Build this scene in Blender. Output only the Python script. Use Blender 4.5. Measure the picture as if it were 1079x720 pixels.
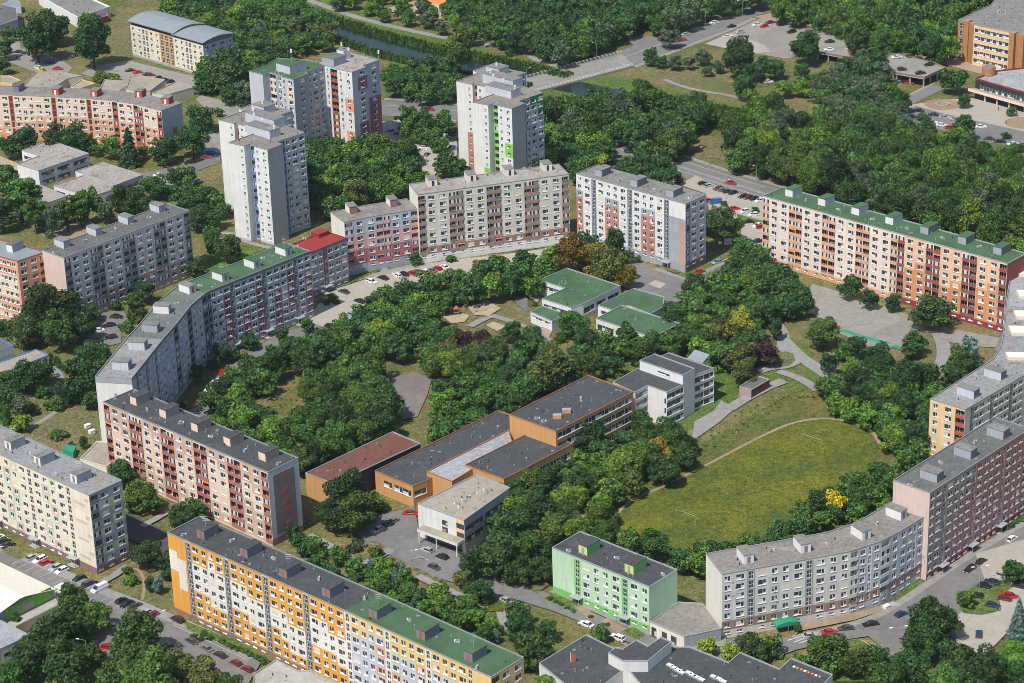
import bpy, math, random
from mathutils import Vector
R=math.radians
random.seed(7)
# ------------------------------------------------------------------ camera, sky, sun, exposure
scn=bpy.context.scene
for o in list(bpy.data.objects): bpy.data.objects.remove(o)
C=scn.collection
F_PX=2574.9; PITCH=.418565; ROLL=-.0307018; HC=332.45; CX,CY=539.5,360.0
_fw=Vector((0,math.cos(PITCH),-math.sin(PITCH))); _rt=Vector((1,0,0)); _up=_rt.cross(_fw)
_R=math.cos(ROLL)*_rt+math.sin(ROLL)*_up; _U=-math.sin(ROLL)*_rt+math.cos(ROLL)*_up
cd=bpy.data.cameras.new('camera'); cam=bpy.data.objects.new('camera',cd); C.objects.link(cam)
from mathutils import Matrix
m=Matrix((_R,_U,-_fw)).transposed().to_4x4(); m.translation=Vector((0,0,HC)); cam.matrix_world=m
cd.sensor_width=36; cd.lens=F_PX/1079*36; cd.clip_start=1; cd.clip_end=9000
scn.camera=cam
SUN_EL=57.0; SUN_AZ=231.0   # direction towards the sun, degrees counter-clockwise from +X
w=bpy.data.worlds.new('World'); scn.world=w; w.use_nodes=True
sky=w.node_tree.nodes.new('ShaderNodeTexSky'); sky.sky_type='NISHITA'; sky.sun_disc=False
sky.sun_elevation=R(SUN_EL); sky.sun_rotation=R(90-SUN_AZ)
bg=w.node_tree.nodes['Background']; bg.inputs[1].default_value=.12
w.node_tree.links.new(sky.outputs[0],bg.inputs[0])
sl=bpy.data.lights.new('sun','SUN'); sl.energy=4.7; sl.angle=R(.5); sl.color=(1,.95,.87)
so=bpy.data.objects.new('sun',sl); C.objects.link(so)
sd=Vector((math.cos(R(SUN_EL))*math.cos(R(SUN_AZ)),math.cos(R(SUN_EL))*math.sin(R(SUN_AZ)),math.sin(R(SUN_EL))))
so.rotation_euler=sd.to_track_quat('Z','Y').to_euler(); so.location=(0,500,400)
scn.view_settings.view_transform='Standard'; scn.view_settings.look='None'
scn.view_settings.exposure=0.05; scn.view_settings.gamma=1
scn.cycles.filter_width=.85; scn.render.resolution_x=1024; scn.render.resolution_y=683

# haze: the air itself, one closed box round camera and scene
_hm=bpy.data.meshes.new('haze'); _x0,_x1,_y0,_y1,_z0,_z1=-6100,6100,-400,9100,-1.0,HC+12
_hm.from_pydata([(_x0,_y0,_z0),(_x1,_y0,_z0),(_x1,_y1,_z0),(_x0,_y1,_z0),(_x0,_y0,_z1),(_x1,_y0,_z1),(_x1,_y1,_z1),(_x0,_y1,_z1)],[],[(3,2,1,0),(4,5,6,7),(0,1,5,4),(1,2,6,5),(2,3,7,6),(3,0,4,7)])
_ho=bpy.data.objects.new('haze',_hm); C.objects.link(_ho); _ho['kind']='stuff'; _ho['label']='thin bluish summer haze over the whole estate'; _ho['category']='haze'
_hmt=bpy.data.materials.new('haze_air'); _hmt.use_nodes=True; _nt=_hmt.node_tree; _nt.nodes.remove(_nt.nodes['Principled BSDF']); _pv=_nt.nodes.new('ShaderNodeVolumePrincipled')
_pv.inputs['Color'].default_value=(.78,.88,1,1); _pv.inputs['Density'].default_value=.000035; _pv.inputs['Anisotropy'].default_value=.2; _nt.links.new(_pv.outputs[0],_nt.nodes['Material Output'].inputs['Volume']); _hm.materials.append(_hmt)
# ------------------------------------------------------------------ survey: photo point on the plane z -> place on the ground plan
def W(px,py,z=0.0):
    d=_fw*F_PX+_R*(px-CX)-_U*(py-CY); t=(z-HC)/d.z
    return Vector((d.x*t,d.y*t))
def Ws(pts,z=0.0): return [W(x,y,z) for x,y in pts]
GA=R(-42.7); GU=Vector((math.cos(GA),math.sin(GA))); GV=Vector((-GU.y,GU.x))

# ------------------------------------------------------------------ materials
_m={}
def mat(name,col,rough=.85,var=.10,scale=.35,metal=0,spec=.3,kind=None,col2=None,objrand=0,bump=0):
    if name in _m: return _m[name]
    mt=bpy.data.materials.new(name); mt.use_nodes=True; nt=mt.node_tree; b=nt.nodes['Principled BSDF']
    b.inputs['Roughness'].default_value=rough; b.inputs['Metallic'].default_value=metal; b.inputs['Specular IOR Level'].default_value=spec
    N=lambda t:nt.nodes.new(t); L=nt.links.new
    geo=N('ShaderNodeNewGeometry'); pos=geo.outputs['Position']
    def noise(sc,det=4,vec=None,rough_=.6):
        n=N('ShaderNodeTexNoise'); n.inputs['Scale'].default_value=sc; n.inputs['Detail'].default_value=det; n.inputs['Roughness'].default_value=rough_
        L(vec or pos,n.inputs['Vector']); return n.outputs['Fac']
    def ramp(fac,stops):
        r=N('ShaderNodeValToRGB'); e=r.color_ramp.elements
        while len(e)<len(stops): e.new(.5)
        for i,(p,c) in enumerate(stops): e[i].position=p; e[i].color=(*c,1) if len(c)==3 else c
        L(fac,r.inputs[0]); return r.outputs['Color']
    def mix(f,a,c,mode='MIX'):
        x=N('ShaderNodeMix'); x.data_type='RGBA'; x.blend_type=mode
        if isinstance(f,(int,float)): x.inputs[0].default_value=f
        else: L(f,x.inputs[0])
        for k,v in ((6,a),(7,c)):
            if isinstance(v,tuple): x.inputs[k].default_value=(*v[:3],1)
            else: L(v,x.inputs[k])
        return x.outputs[2]
    def sc_(c,k): return tuple(min(1,max(0,v*k)) for v in c[:3])
    c=tuple(col)
    out=ramp(noise(scale,5),[(.3,sc_(c,1-var)),(.7,sc_(c,1+var))])
    if kind=='plaster':   # rain streaks and panel joints
        mp=N('ShaderNodeMapping'); mp.inputs['Scale'].default_value=(1.3,1.3,.06); L(pos,mp.inputs[0])
        st=noise(1.2,3,mp.outputs[0]); out=mix(ramp(st,[(.42,(0,0,0)),(.75,(.5,.5,.5))]),out,sc_(c,.68)); sx=N('ShaderNodeSeparateXYZ'); L(pos,sx.inputs[0]); dv=N('ShaderNodeMath'); dv.operation='DIVIDE'; dv.inputs[1].default_value=2.8; L(sx.outputs[2],dv.inputs[0]); fr_=N('ShaderNodeMath'); fr_.operation='FRACT'; L(dv.outputs[0],fr_.inputs[0]); out=mix(ramp(fr_.outputs[0],[(0,(.28,.28,.28)),(.03,(0,0,0))]),out,sc_(c,.6))
    if kind in('plaster','old'):
        rv=N('ShaderNodeMapRange'); k_=.04 if kind=='plaster' else .09; rv.inputs[3].default_value=1-k_; rv.inputs[4].default_value=1+k_; L(geo.outputs['Random Per Island'],rv.inputs[0]); hv=N('ShaderNodeHueSaturation'); L(out,hv.inputs['Color']); L(rv.outputs[0],hv.inputs['Value']); out=hv.outputs[0]
    if kind=='old':       # unrenovated panels
        mp=N('ShaderNodeMapping'); mp.inputs['Scale'].default_value=(.9,.9,.07); L(pos,mp.inputs[0])
        st=noise(1.0,4,mp.outputs[0]); out=mix(ramp(st,[(.4,(0,0,0)),(.75,(.6,.6,.6))]),out,col2 or sc_(c,.6))
    if kind=='patch':     # flat roof: strips, patches and stains
        v=N('ShaderNodeTexVoronoi'); v.inputs['Scale'].default_value=.16; v.distance='CHEBYCHEV'; L(pos,v.inputs['Vector'])
        out=mix(.5,out,ramp(v.outputs['Color'],[(0,sc_(c,.45)),(1,sc_(c,1.6))]))
        br=N('ShaderNodeMapping'); br.inputs['Rotation'].default_value=(0,0,R(42.7)); L(pos,br.inputs[0])
        wv=N('ShaderNodeTexWave'); wv.inputs['Scale'].default_value=.31; wv.inputs['Distortion'].default_value=.4; L(br.outputs[0],wv.inputs[0])
        out=mix(ramp(wv.outputs['Fac'],[(0,(.35,.35,.35)),(.08,(0,0,0))]),out,sc_(c,.6))
        n5=noise(.9,6,None,.75); out=mix(.6,out,ramp(n5,[(.3,sc_(c,.45)),(.7,sc_(c,1.7))])); n6=noise(.35,6,None,.8); out=mix(ramp(n6,[(.60,(0,0,0)),(.66,(.6,.6,.6))]),out,sc_(c,.45))
        s2=noise(.16,6,None,.7); out=mix(ramp(s2,[(.56,(0,0,0)),(.66,(.75,.75,.75))]),out,col2 or sc_(c,.7))
    if kind=='grass':
        n1=noise(.035,5); n2=noise(.5,4,None,.8); n3=noise(3.0,3)
        out=mix(ramp(n1,[(.38,(0,0,0)),(.62,(1,1,1))]),out,col2)
        out=mix(.85,out,ramp(n2,[(.3,(.2,.2,.2)),(.5,(.5,.5,.5)),(.72,(.85,.85,.85))]),'OVERLAY')
        n4=noise(.11,6,None,.75); out=mix(ramp(n4,[(.5,(0,0,0)),(.64,(.55,.55,.55))]),out,sc_(col2,1.25))
        out=mix(.7,out,ramp(n3,[(.32,(.16,.16,.16)),(.68,(.95,.95,.95))]),'OVERLAY'); n8=noise(1.1,6,None,.85); out=mix(.8,out,ramp(n8,[(.35,(.2,.2,.2)),(.68,(.85,.85,.85))]),'OVERLAY')
    if kind=='road':
        n2=noise(.12,4); n3=noise(2.5,3)
        v=N('ShaderNodeTexVoronoi'); v.inputs['Scale'].default_value=.07; L(pos,v.inputs['Vector'])
        out=mix(.45,out,ramp(v.outputs['Color'],[(0,sc_(c,.4)),(1,sc_(c,1.7))])); vc=N('ShaderNodeTexVoronoi'); vc.feature='DISTANCE_TO_EDGE'; vc.inputs['Scale'].default_value=.13; L(pos,vc.inputs['Vector']); out=mix(ramp(vc.outputs['Distance'],[(0,(.6,.6,.6)),(.025,(0,0,0))]),out,sc_(c,.45))
        out=mix(ramp(n2,[(.45,(0,0,0)),(.7,(.6,.6,.6))]),out,col2 or sc_(c,1.3))
        out=mix(.35,out,ramp(n3,[(.3,(.3,.3,.3)),(.7,(.8,.8,.8))]),'OVERLAY'); n7=noise(.45,8,None,.8); out=mix(.55,out,ramp(n7,[(.3,sc_(c,.6)),(.7,sc_(c,1.45))]))
    if kind=='slabs':
        br=N('ShaderNodeTexBrick'); br.inputs['Scale'].default_value=1; br.inputs['Brick Width'].default_value=3; br.inputs['Row Height'].default_value=3; br.inputs['Mortar Size'].default_value=.05; br.offset=0
        mp=N('ShaderNodeMapping'); mp.inputs['Rotation'].default_value=(0,0,R(42.7)); L(pos,mp.inputs[0]); L(mp.outputs[0],br.inputs[0])
        br.inputs['Color1'].default_value=(*sc_(c,.93),1); br.inputs['Color2'].default_value=(*sc_(c,1.07),1); br.inputs['Mortar'].default_value=(*sc_(c,.5),1)
        out=mix(.6,out,br.outputs[0]); out=mix(ramp(noise(.15,5),[(.45,(0,0,0)),(.7,(.6,.6,.6))]),out,col2 or sc_(c,.7)); out=mix(.45,out,ramp(noise(.6,8,None,.8),[(.3,sc_(c,.65)),(.7,sc_(c,1.3))]))
    if kind=='brick':
        br=N('ShaderNodeTexNoise'); br.inputs['Scale'].default_value=1.4; L(pos,br.inputs[0])
        out=mix(.5,out,ramp(br.outputs['Fac'],[(.35,sc_(c,.7)),(.65,sc_(c,1.25))]))
    if kind=='seam':
        mp=N('ShaderNodeMapping'); mp.inputs['Rotation'].default_value=(0,0,R(42.7)); L(pos,mp.inputs[0])
        wv=N('ShaderNodeTexWave'); wv.inputs['Scale'].default_value=.5; L(mp.outputs[0],wv.inputs[0])
        out=mix(ramp(wv.outputs['Fac'],[(0,(.7,.7,.7)),(.1,(0,0,0))]),out,sc_(c,.75))
    if objrand:
        oi=N('ShaderNodeObjectInfo'); hs=N('ShaderNodeHueSaturation'); L(out,hs.inputs['Color'])
        mr=N('ShaderNodeMapRange'); mr.inputs[3].default_value=1-objrand; mr.inputs[4].default_value=1+objrand; L(oi.outputs['Random'],mr.inputs[0]); L(mr.outputs[0],hs.inputs['Value'])
        mh=N('ShaderNodeMath'); mh.operation='MULTIPLY'; mh.inputs[1].default_value=7.31; L(oi.outputs['Random'],mh.inputs[0])
        mf=N('ShaderNodeMath'); mf.operation='FRACT'; L(mh.outputs[0],mf.inputs[0])
        m2=N('ShaderNodeMapRange'); m2.inputs[3].default_value=.47; m2.inputs[4].default_value=.53; L(mf.outputs[0],m2.inputs[0]); L(m2.outputs[0],hs.inputs['Hue'])
        out=hs.outputs[0]
    L(out,b.inputs['Base Color'])
    if bump:
        bp=N('ShaderNodeBump'); bp.inputs['Strength'].default_value=bump; bp.inputs['Distance'].default_value=.5
        L(noise(1.2,5),bp.inputs['Height']); L(bp.outputs[0],b.inputs['Normal'])
    _m[name]=mt; return mt
def P(name,col,**k): return mat(name,col,kind='plaster',var=.05,**k)
def leafmat(name,col,col2):
    mt=bpy.data.materials.new(name); mt.use_nodes=True; nt=mt.node_tree; b=nt.nodes['Principled BSDF']; N=nt.nodes.new; L=nt.links.new
    b.inputs['Roughness'].default_value=.6; b.inputs['Specular IOR Level'].default_value=.25
    tc=N('ShaderNodeTexCoord'); oi=N('ShaderNodeObjectInfo')
    ad=N('ShaderNodeVectorMath'); ad.operation='ADD'; L(tc.outputs['Object'],ad.inputs[0]); L(oi.outputs['Location'],ad.inputs[1])
    n=N('ShaderNodeTexNoise'); n.inputs['Scale'].default_value=.55; n.inputs['Detail'].default_value=5; L(ad.outputs[0],n.inputs[0])
    r=N('ShaderNodeValToRGB'); r.color_ramp.elements[0].position=.33; r.color_ramp.elements[1].position=.68
    r.color_ramp.elements[0].color=(*[c*.8 for c in col],1); r.color_ramp.elements[1].color=(*col2,1); L(n.outputs['Fac'],r.inputs[0])
    hs=N('ShaderNodeHueSaturation'); L(r.outputs[0],hs.inputs['Color'])
    mr=N('ShaderNodeMapRange'); mr.inputs[3].default_value=.75; mr.inputs[4].default_value=1.3; L(oi.outputs['Random'],mr.inputs[0]); L(mr.outputs[0],hs.inputs['Value'])
    mh=N('ShaderNodeMath'); mh.operation='MULTIPLY'; mh.inputs[1].default_value=7.31; L(oi.outputs['Random'],mh.inputs[0])
    mf=N('ShaderNodeMath'); mf.operation='FRACT'; L(mh.outputs[0],mf.inputs[0])
    m2=N('ShaderNodeMapRange'); m2.inputs[3].default_value=.475; m2.inputs[4].default_value=.52; L(mf.outputs[0],m2.inputs[0]); L(m2.outputs[0],hs.inputs['Hue'])
    ge=N('ShaderNodeNewGeometry'); m5=N('ShaderNodeMapRange'); m5.inputs[3].default_value=.45; m5.inputs[4].default_value=1.65; L(ge.outputs['Random Per Island'],m5.inputs[0]); h2=N('ShaderNodeHueSaturation'); L(hs.outputs[0],h2.inputs['Color']); L(m5.outputs[0],h2.inputs['Value']); hs=h2
    L(hs.outputs[0],b.inputs['Base Color'])
    tr=N('ShaderNodeBsdfTranslucent'); L(hs.outputs[0],tr.inputs[0]); mx=N('ShaderNodeMixShader'); mx.inputs[0].default_value=.35
    L(b.outputs[0],mx.inputs[1]); L(tr.outputs[0],mx.inputs[2]); L(mx.outputs[0],nt.nodes['Material Output'].inputs[0])
    return mt
M={}
def d(k,m): M[k]=m; return m
d('white',P('white_plaster',(.72,.72,.70))); d('cream',P('cream_plaster',(.74,.66,.52))); d('warmwhite',P('warm_white_plaster',(.76,.72,.64)))
d('grey',P('grey_plaster',(.36,.38,.42))); d('lgrey',P('light_grey_plaster',(.52,.54,.58))); d('dgrey',P('dark_grey_plaster',(.20,.21,.24)))
d('bluegrey',P('blue_grey_plaster',(.42,.46,.54))); d('salmon',P('salmon_plaster',(.50,.22,.17))); d('redpanel',P('red_balcony_panel',(.42,.16,.13))); d('pinkpale',P('pale_pink_plaster',(.70,.50,.42)))
d('peach',P('peach_plaster',(.80,.62,.50))); d('apricot',P('apricot_plaster',(.70,.38,.23))); d('orange',P('orange_plaster',(.76,.36,.07)))
d('deeporange',P('deep_orange_plaster',(.74,.26,.10))); d('ochre',P('ochre_plaster',(.76,.52,.22))); d('brickred',P('brick_red_plaster',(.45,.10,.06)))
d('redbrown',P('red_brown_plaster',(.30,.09,.07))); d('maroon',P('maroon_plaster',(.26,.05,.055))); d('mauve',P('mauve_plinth',(.27,.17,.16)))
d('pink',P('pink_plaster',(.60,.38,.38))); d('rose',P('deep_rose_plaster',(.42,.14,.17))); d('raspberry',P('raspberry_plaster',(.34,.11,.14)))
d('mint',P('mint_plaster',(.50,.70,.48))); d('green',P('mid_green_plaster',(.20,.52,.16))); d('lime',P('lime_green_plaster',(.24,.60,.06)))
d('limeyel',P('lime_yellow_plaster',(.58,.72,.20))); d('darkgreen',P('dark_green_plaster',(.05,.24,.12))); d('blue',P('blue_plaster',(.12,.22,.52)))
d('yellowc',P('sand_yellow_plaster',(.78,.56,.32))); d('orangebox',P('orange_cladding',(.60,.32,.13))); d('coral',P('coral_plaster',(.78,.34,.22)))
d('oldtan',mat('old_tan_panel',(.66,.63,.57),kind='old',var=.08,col2=(.48,.45,.34))); d('oldgrey',mat('old_grey_panel',(.62,.61,.58),kind='old',var=.08,col2=(.46,.43,.34)))
d('brown',mat('brown_loggia_panel',(.34,.22,.17),kind='old',var=.1)); d('pinkgrey',P('pink_grey_plaster',(.38,.30,.29))); d('paleside',P('pale_pink_end_wall',(.66,.52,.46)))
d('greengrey',P('pale_green_spot',(.50,.62,.42))); d('mauvespot',P('grey_mauve_spot',(.56,.48,.41)))
d('brick',mat('orange_brick',(.42,.21,.09),kind='brick')); d('darkbrick',mat('dark_red_brick',(.16,.07,.06),kind='brick'))
d('rimorange',mat('orange_brown_flashing',(.34,.16,.08),rough=.6,var=.1)); d('rimgrey',mat('grey_roof_flashing',(.26,.27,.28),rough=.6,var=.1)); d('concrete',mat('concrete',(.34,.33,.31),kind='road',col2=(.26,.25,.23)))
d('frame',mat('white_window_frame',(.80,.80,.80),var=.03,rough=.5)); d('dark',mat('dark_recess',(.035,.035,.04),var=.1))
d('glass',mat('window_glass',(.045,.055,.07),rough=.08,var=.3,scale=.6,spec=.8)); d('curtain',mat('pale_curtain_behind_glass',(.62,.62,.60),rough=.35,var=.15,scale=.9))
d('metal',mat('galvanised_metal',(.42,.44,.46),metal=.3,rough=.5,var=.08)); d('shut',mat('cream_roller_blind',(.66,.60,.50),var=.05,rough=.6)); d('brownframe',mat('brown_window_frame',(.14,.08,.05),var=.05))
d('awn',mat('orange_awning',(.70,.25,.08),var=.05)); d('gflow',mat('balcony_clutter',(.22,.24,.16),var=.6,scale=2.5))
# roofs
d('rgrey',mat('grey_roof_felt',(.19,.185,.175),kind='patch',col2=(.27,.26,.24))); d('rdark',mat('dark_roof_felt',(.060,.064,.068),kind='patch',col2=(.095,.098,.10)))
d('rgreen',mat('green_roof_membrane',(.062,.125,.062),kind='seam',var=.22,scale=.12)); d('rred',mat('red_roof_membrane',(.28,.035,.035),kind='seam',var=.1))
d('rrust',mat('grey_roof_with_rusty_patches',(.24,.24,.24),kind='patch',col2=(.24,.11,.07))); d('rlight',mat('pale_roof_gravel',(.30,.28,.25),kind='patch',col2=(.24,.11,.08)))
d('rmoss',mat('grey_roof_with_dry_moss',(.24,.25,.25),kind='patch',col2=(.30,.19,.07))); d('rtan',mat('tan_gravel_roof',(.30,.27,.22),kind='road',col2=(.24,.21,.17)))
d('rbrown',mat('brown_red_roof',(.15,.065,.047),kind='patch',col2=(.13,.07,.06))); d('rmid',mat('mid_grey_roof_felt',(.115,.118,.113),kind='patch',col2=(.17,.165,.155)))
d('rblue',mat('blue_grey_sheet_roof',(.24,.275,.30),kind='seam',rough=.6,var=.12)); d('rcream',mat('cream_sheet_roof',(.75,.70,.60),kind='seam',rough=.6,var=.03)); d('rgreygreen',mat('grey_green_roof',(.12,.145,.13),kind='patch',col2=(.17,.19,.175)))
d('rsilver',mat('silver_grey_roof',(.30,.31,.32),kind='patch',col2=(.25,.25,.25))); d('rold',mat('weathered_brown_grey_roof',(.205,.19,.17),kind='patch',col2=(.30,.285,.26)))
# ground
d('grass',mat('dry_summer_grass',(.080,.105,.030),kind='grass',col2=(.165,.14,.062),rough=.95,spec=.1,bump=.3))
d('field',mat('meadow_grass',(.062,.092,.022),kind='grass',col2=(.128,.130,.016),rough=.95,spec=.1,bump=.6))
d('rough',mat('unmown_grass',(.07,.10,.025),kind='grass',col2=(.12,.115,.035),rough=.95,spec=.1,bump=.6))
d('lawn',mat('green_lawn',(.07,.12,.025),kind='grass',col2=(.10,.13,.035),rough=.95,spec=.1,bump=.4))
d('scrub',mat('dry_scrub_ground',(.17,.13,.07),kind='grass',col2=(.11,.12,.05),rough=.95,spec=.1,bump=.4))
d('asphalt',mat('asphalt',(.165,.162,.158),kind='road',col2=(.22,.21,.195))); d('shadowasph',mat('asphalt_painted_shadow',(.06,.062,.07),kind='road',col2=(.08,.08,.085)))
d('oldasph',mat('pale_worn_asphalt',(.24,.23,.21),kind='road',col2=(.31,.29,.25))); d('pave',mat('concrete_paving',(.37,.34,.29),kind='slabs',col2=(.27,.245,.21)))
d('path',mat('footpath_asphalt',(.24,.235,.225),kind='road',col2=(.29,.28,.26))); d('dirt',mat('dry_earth',(.27,.20,.13),kind='road',col2=(.33,.26,.17)))
d('sand',mat('sand',(.38,.31,.21),var=.15)); d('plaza',mat('pink_paving',(.33,.25,.21),kind='slabs',col2=(.26,.20,.17)))
d('kerb',mat('kerb_stone',(.40,.39,.37),var=.1)); d('paint',mat('road_paint',(.42,.42,.40),var=.2,rough=.8)); d('court',mat('sports_court_surface',(.17,.15,.145),kind='road',col2=(.22,.20,.19)))
d('turf',mat('green_court_paint',(.03,.26,.15),var=.1))
wm=mat('canal_water',(.012,.026,.014),rough=.12,var=.3,scale=.2,spec=.35); d('water',wm)

# ------------------------------------------------------------------ mesh helper
class MB:
    def __init__(s): s.v=[]; s.f=[]; s.i=[]; s.m=[]
    def mi(s,m):
        m=M[m] if isinstance(m,str) else m
        if m not in s.m: s.m.append(m)
        return s.m.index(m)
    def face(s,pts,m):
        k=len(s.v); s.v+= [tuple(p) for p in pts]; s.f.append(tuple(range(k,k+len(pts)))); s.i.append(s.mi(m)); return s
    def prism(s,pts,z0,z1,m,mtop=None,bottom=True):   # pts ccw
        n=len(pts)
        for a in range(n):
            p,q=pts[a],pts[(a+1)%n]; s.face([(p[0],p[1],z0),(q[0],q[1],z0),(q[0],q[1],z1),(p[0],p[1],z1)],m)
        s.face([(p[0],p[1],z1) for p in pts],mtop or m)
        if bottom: s.face([(p[0],p[1],z0) for p in reversed(pts)],m)
        return s
    def box(s,x0,x1,y0,y1,z0,z1,m,mtop=None): return s.prism([(x0,y0),(x1,y0),(x1,y1),(x0,y1)],z0,z1,m,mtop)
    def tube(s,p,q,r0,r1,m,n=6):
        p,q=Vector(p),Vector(q); a=(q-p).normalized(); t=Vector((0,0,1)) if abs(a.z)<.9 else Vector((1,0,0)); u=a.cross(t).normalized(); v=a.cross(u)
        P0=[p+(u*math.cos(k*2*math.pi/n)+v*math.sin(k*2*math.pi/n))*r0 for k in range(n)]; P1=[q+(u*math.cos(k*2*math.pi/n)+v*math.sin(k*2*math.pi/n))*r1 for k in range(n)]
        for k in range(n): s.face([P0[k],P0[(k+1)%n],P1[(k+1)%n],P1[k]],m)
        s.face(P1,m); s.face(P0[::-1],m); return s
    def mesh(s,name):
        me=bpy.data.meshes.new(name); me.from_pydata(s.v,[],s.f); 
        for m_ in s.m: me.materials.append(m_)
        me.polygons.foreach_set('material_index',s.i); me.update(); return me
    def build(s,name,parent=None,loc=(0,0,0)):
        o=bpy.data.objects.new(name,s.mesh(name)); C.objects.link(o); o.location=loc
        if parent: o.parent=parent
        return o
def tag(o,label=None,cat=None,group=None,kind=None):
    if label: o['label']=label
    if cat: o['category']=cat
    if group: o['group']=group
    if kind: o['kind']=kind
    return o
def empty(name,loc,rz=0): 
    o=bpy.data.objects.new(name,None); C.objects.link(o); o.location=loc; o.rotation_euler=(0,0,rz); o.empty_display_size=.5; return o
def inst(name,me,parent,loc=(0,0,0),rz=0,sc=None):
    o=bpy.data.objects.new(name,me); C.objects.link(o); o.parent=parent; o.location=loc; o.rotation_euler=(0,0,rz)
    if sc: o.scale=sc
    return o
def area(p): return sum(p[i][0]*p[(i+1)%len(p)][1]-p[(i+1)%len(p)][0]*p[i][1] for i in range(len(p)))/2
def ccw(p): return p if area(p)>0 else p[::-1]
def offset(poly,dd):  # ccw polygon, positive = inward
    out=[]; n=len(poly)
    for i in range(n):
        a,b,c=Vector(poly[i-1][:2]),Vector(poly[i][:2]),Vector(poly[(i+1)%n][:2])
        e0=(b-a).normalized(); e1=(c-b).normalized(); n0=Vector((-e0.y,e0.x)); n1=Vector((-e1.y,e1.x)); s=n0+n1
        k=max(.35,1+n0.dot(n1)); out.append(b+s*(dd/k))
    return out
LV=[0.0]
def sheet(name,px,m,z,raw=False,label=None):
    p=ccw(px if raw else Ws(px)); return tag(MB().face([(q[0],q[1],z) for q in p],m).build(name),kind='structure')
def ribbon(name,pts,wd,m,z,closed=False):
    """strip of constant width along points on the plan"""
    P_=[Vector(p) for p in pts]; b=MB(); L_=[];Rr=[]
    for i,p in enumerate(P_):
        a=P_[i-1] if i>0 or closed else p; c=P_[(i+1)%len(P_)] if i<len(P_)-1 or closed else p
        t=(c-a).normalized(); n=Vector((-t.y,t.x)); L_.append(p+n*wd/2); Rr.append(p-n*wd/2)
    k=len(P_) if closed else len(P_)-1
    for i in range(k):
        j=(i+1)%len(P_); b.face([(*Rr[i],z),(*Rr[j],z),(*L_[j],z),(*L_[i],z)],m)
    return b
def smooth(pts,n=6):
    P_=[Vector(p) for p in pts]; out=[]
    for i in range(len(P_)-1):
        p0=P_[max(0,i-1)];p1=P_[i];p2=P_[i+1];p3=P_[min(len(P_)-1,i+2)]
        for k in range(n):
            t=k/n; out.append(.5*((2*p1)+(p2-p0)*t+(2*p0-5*p1+4*p2-p3)*t*t+(3*p1-p0-3*p2+p3)*t**3))
    out.append(P_[-1]); return out

# ------------------------------------------------------------------ windows, loggias, stair windows (meshes shared by all copies)
_wm={}
def window_mesh(w,h,v,frame='frame'):
    k=('w',round(w,2),round(h,2),v,frame)
    if k in _wm: return _wm[k]
    b=MB(); f=.07; x0,x1=-w/2,w/2
    if v==5: # closed roller blind
        b.box(x0,x1,-.10,.02,0,h,'shut')
    else:
        for a in ((x0,x1,0,f),(x0,x1,h-f,h),(x0,x0+f,f,h-f),(x1-f,x1,f,h-f)): b.box(a[0],a[1],-.05,.05,a[2],a[3],frame)
        mx=x0+w*(.5 if w<1.8 else .62); b.box(mx-.05,mx+.05,-.05,.05,f,h-f,frame)
        def pane(a,c,z0,z1,m): b.face([(a,0,z0),(c,0,z0),(c,0,z1),(a,0,z1)],m)
        rr=random.Random(hash((w,h,v))&0xffff)
        for (a,c,q) in ((x0+f,mx-.05,0),(mx+.05,x1-f,1)):
            t=[0,.25,0,.5,1.0][v] if q==0 else [.25,0,.6,0,.35][v]
            if w<1.3: t=0 if v<4 else .4
            zc=f+(h-2*f)*(1-t)
            t=float(t)
            if t>=.99: pane(a,c,f,h-f,'curtain')
            elif t<=.01: pane(a,c,f,h-f,'glass')
            else:
                zc=f+(h-2*f)*t; pane(a,c,f,zc,'curtain'); pane(a,c,zc,h-f,'glass')
    b.box(x0-.06,x1+.06,-.24,-.052,-.10,.0,frame)     # sill
    _wm[k]=b.mesh('window'); return _wm[k]
def stair_mesh(w,h,frame):
    k=('s',round(w,2),round(h,2),frame)
    if k in _wm: return _wm[k]
    b=MB(); f=.07; n=3
    for a in ((-w/2,w/2,0,f),(-w/2,w/2,h-f,h),(-w/2,-w/2+f,f,h-f),(w/2-f,w/2,f,h-f),(-.04,.04,f,h-f),(-w/2+f,-.04,h*.5-.05,h*.5+.05),(.04,w/2-f,h*.5-.05,h*.5+.05)): b.box(a[0],a[1],-.04,.04,a[2],a[3],frame)
    b.face([(-w/2,0,0),(w/2,0,0),(w/2,0,h),(-w/2,0,h)],'glass')
    _wm[k]=b.mesh('stair_window'); return _wm[k]
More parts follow.
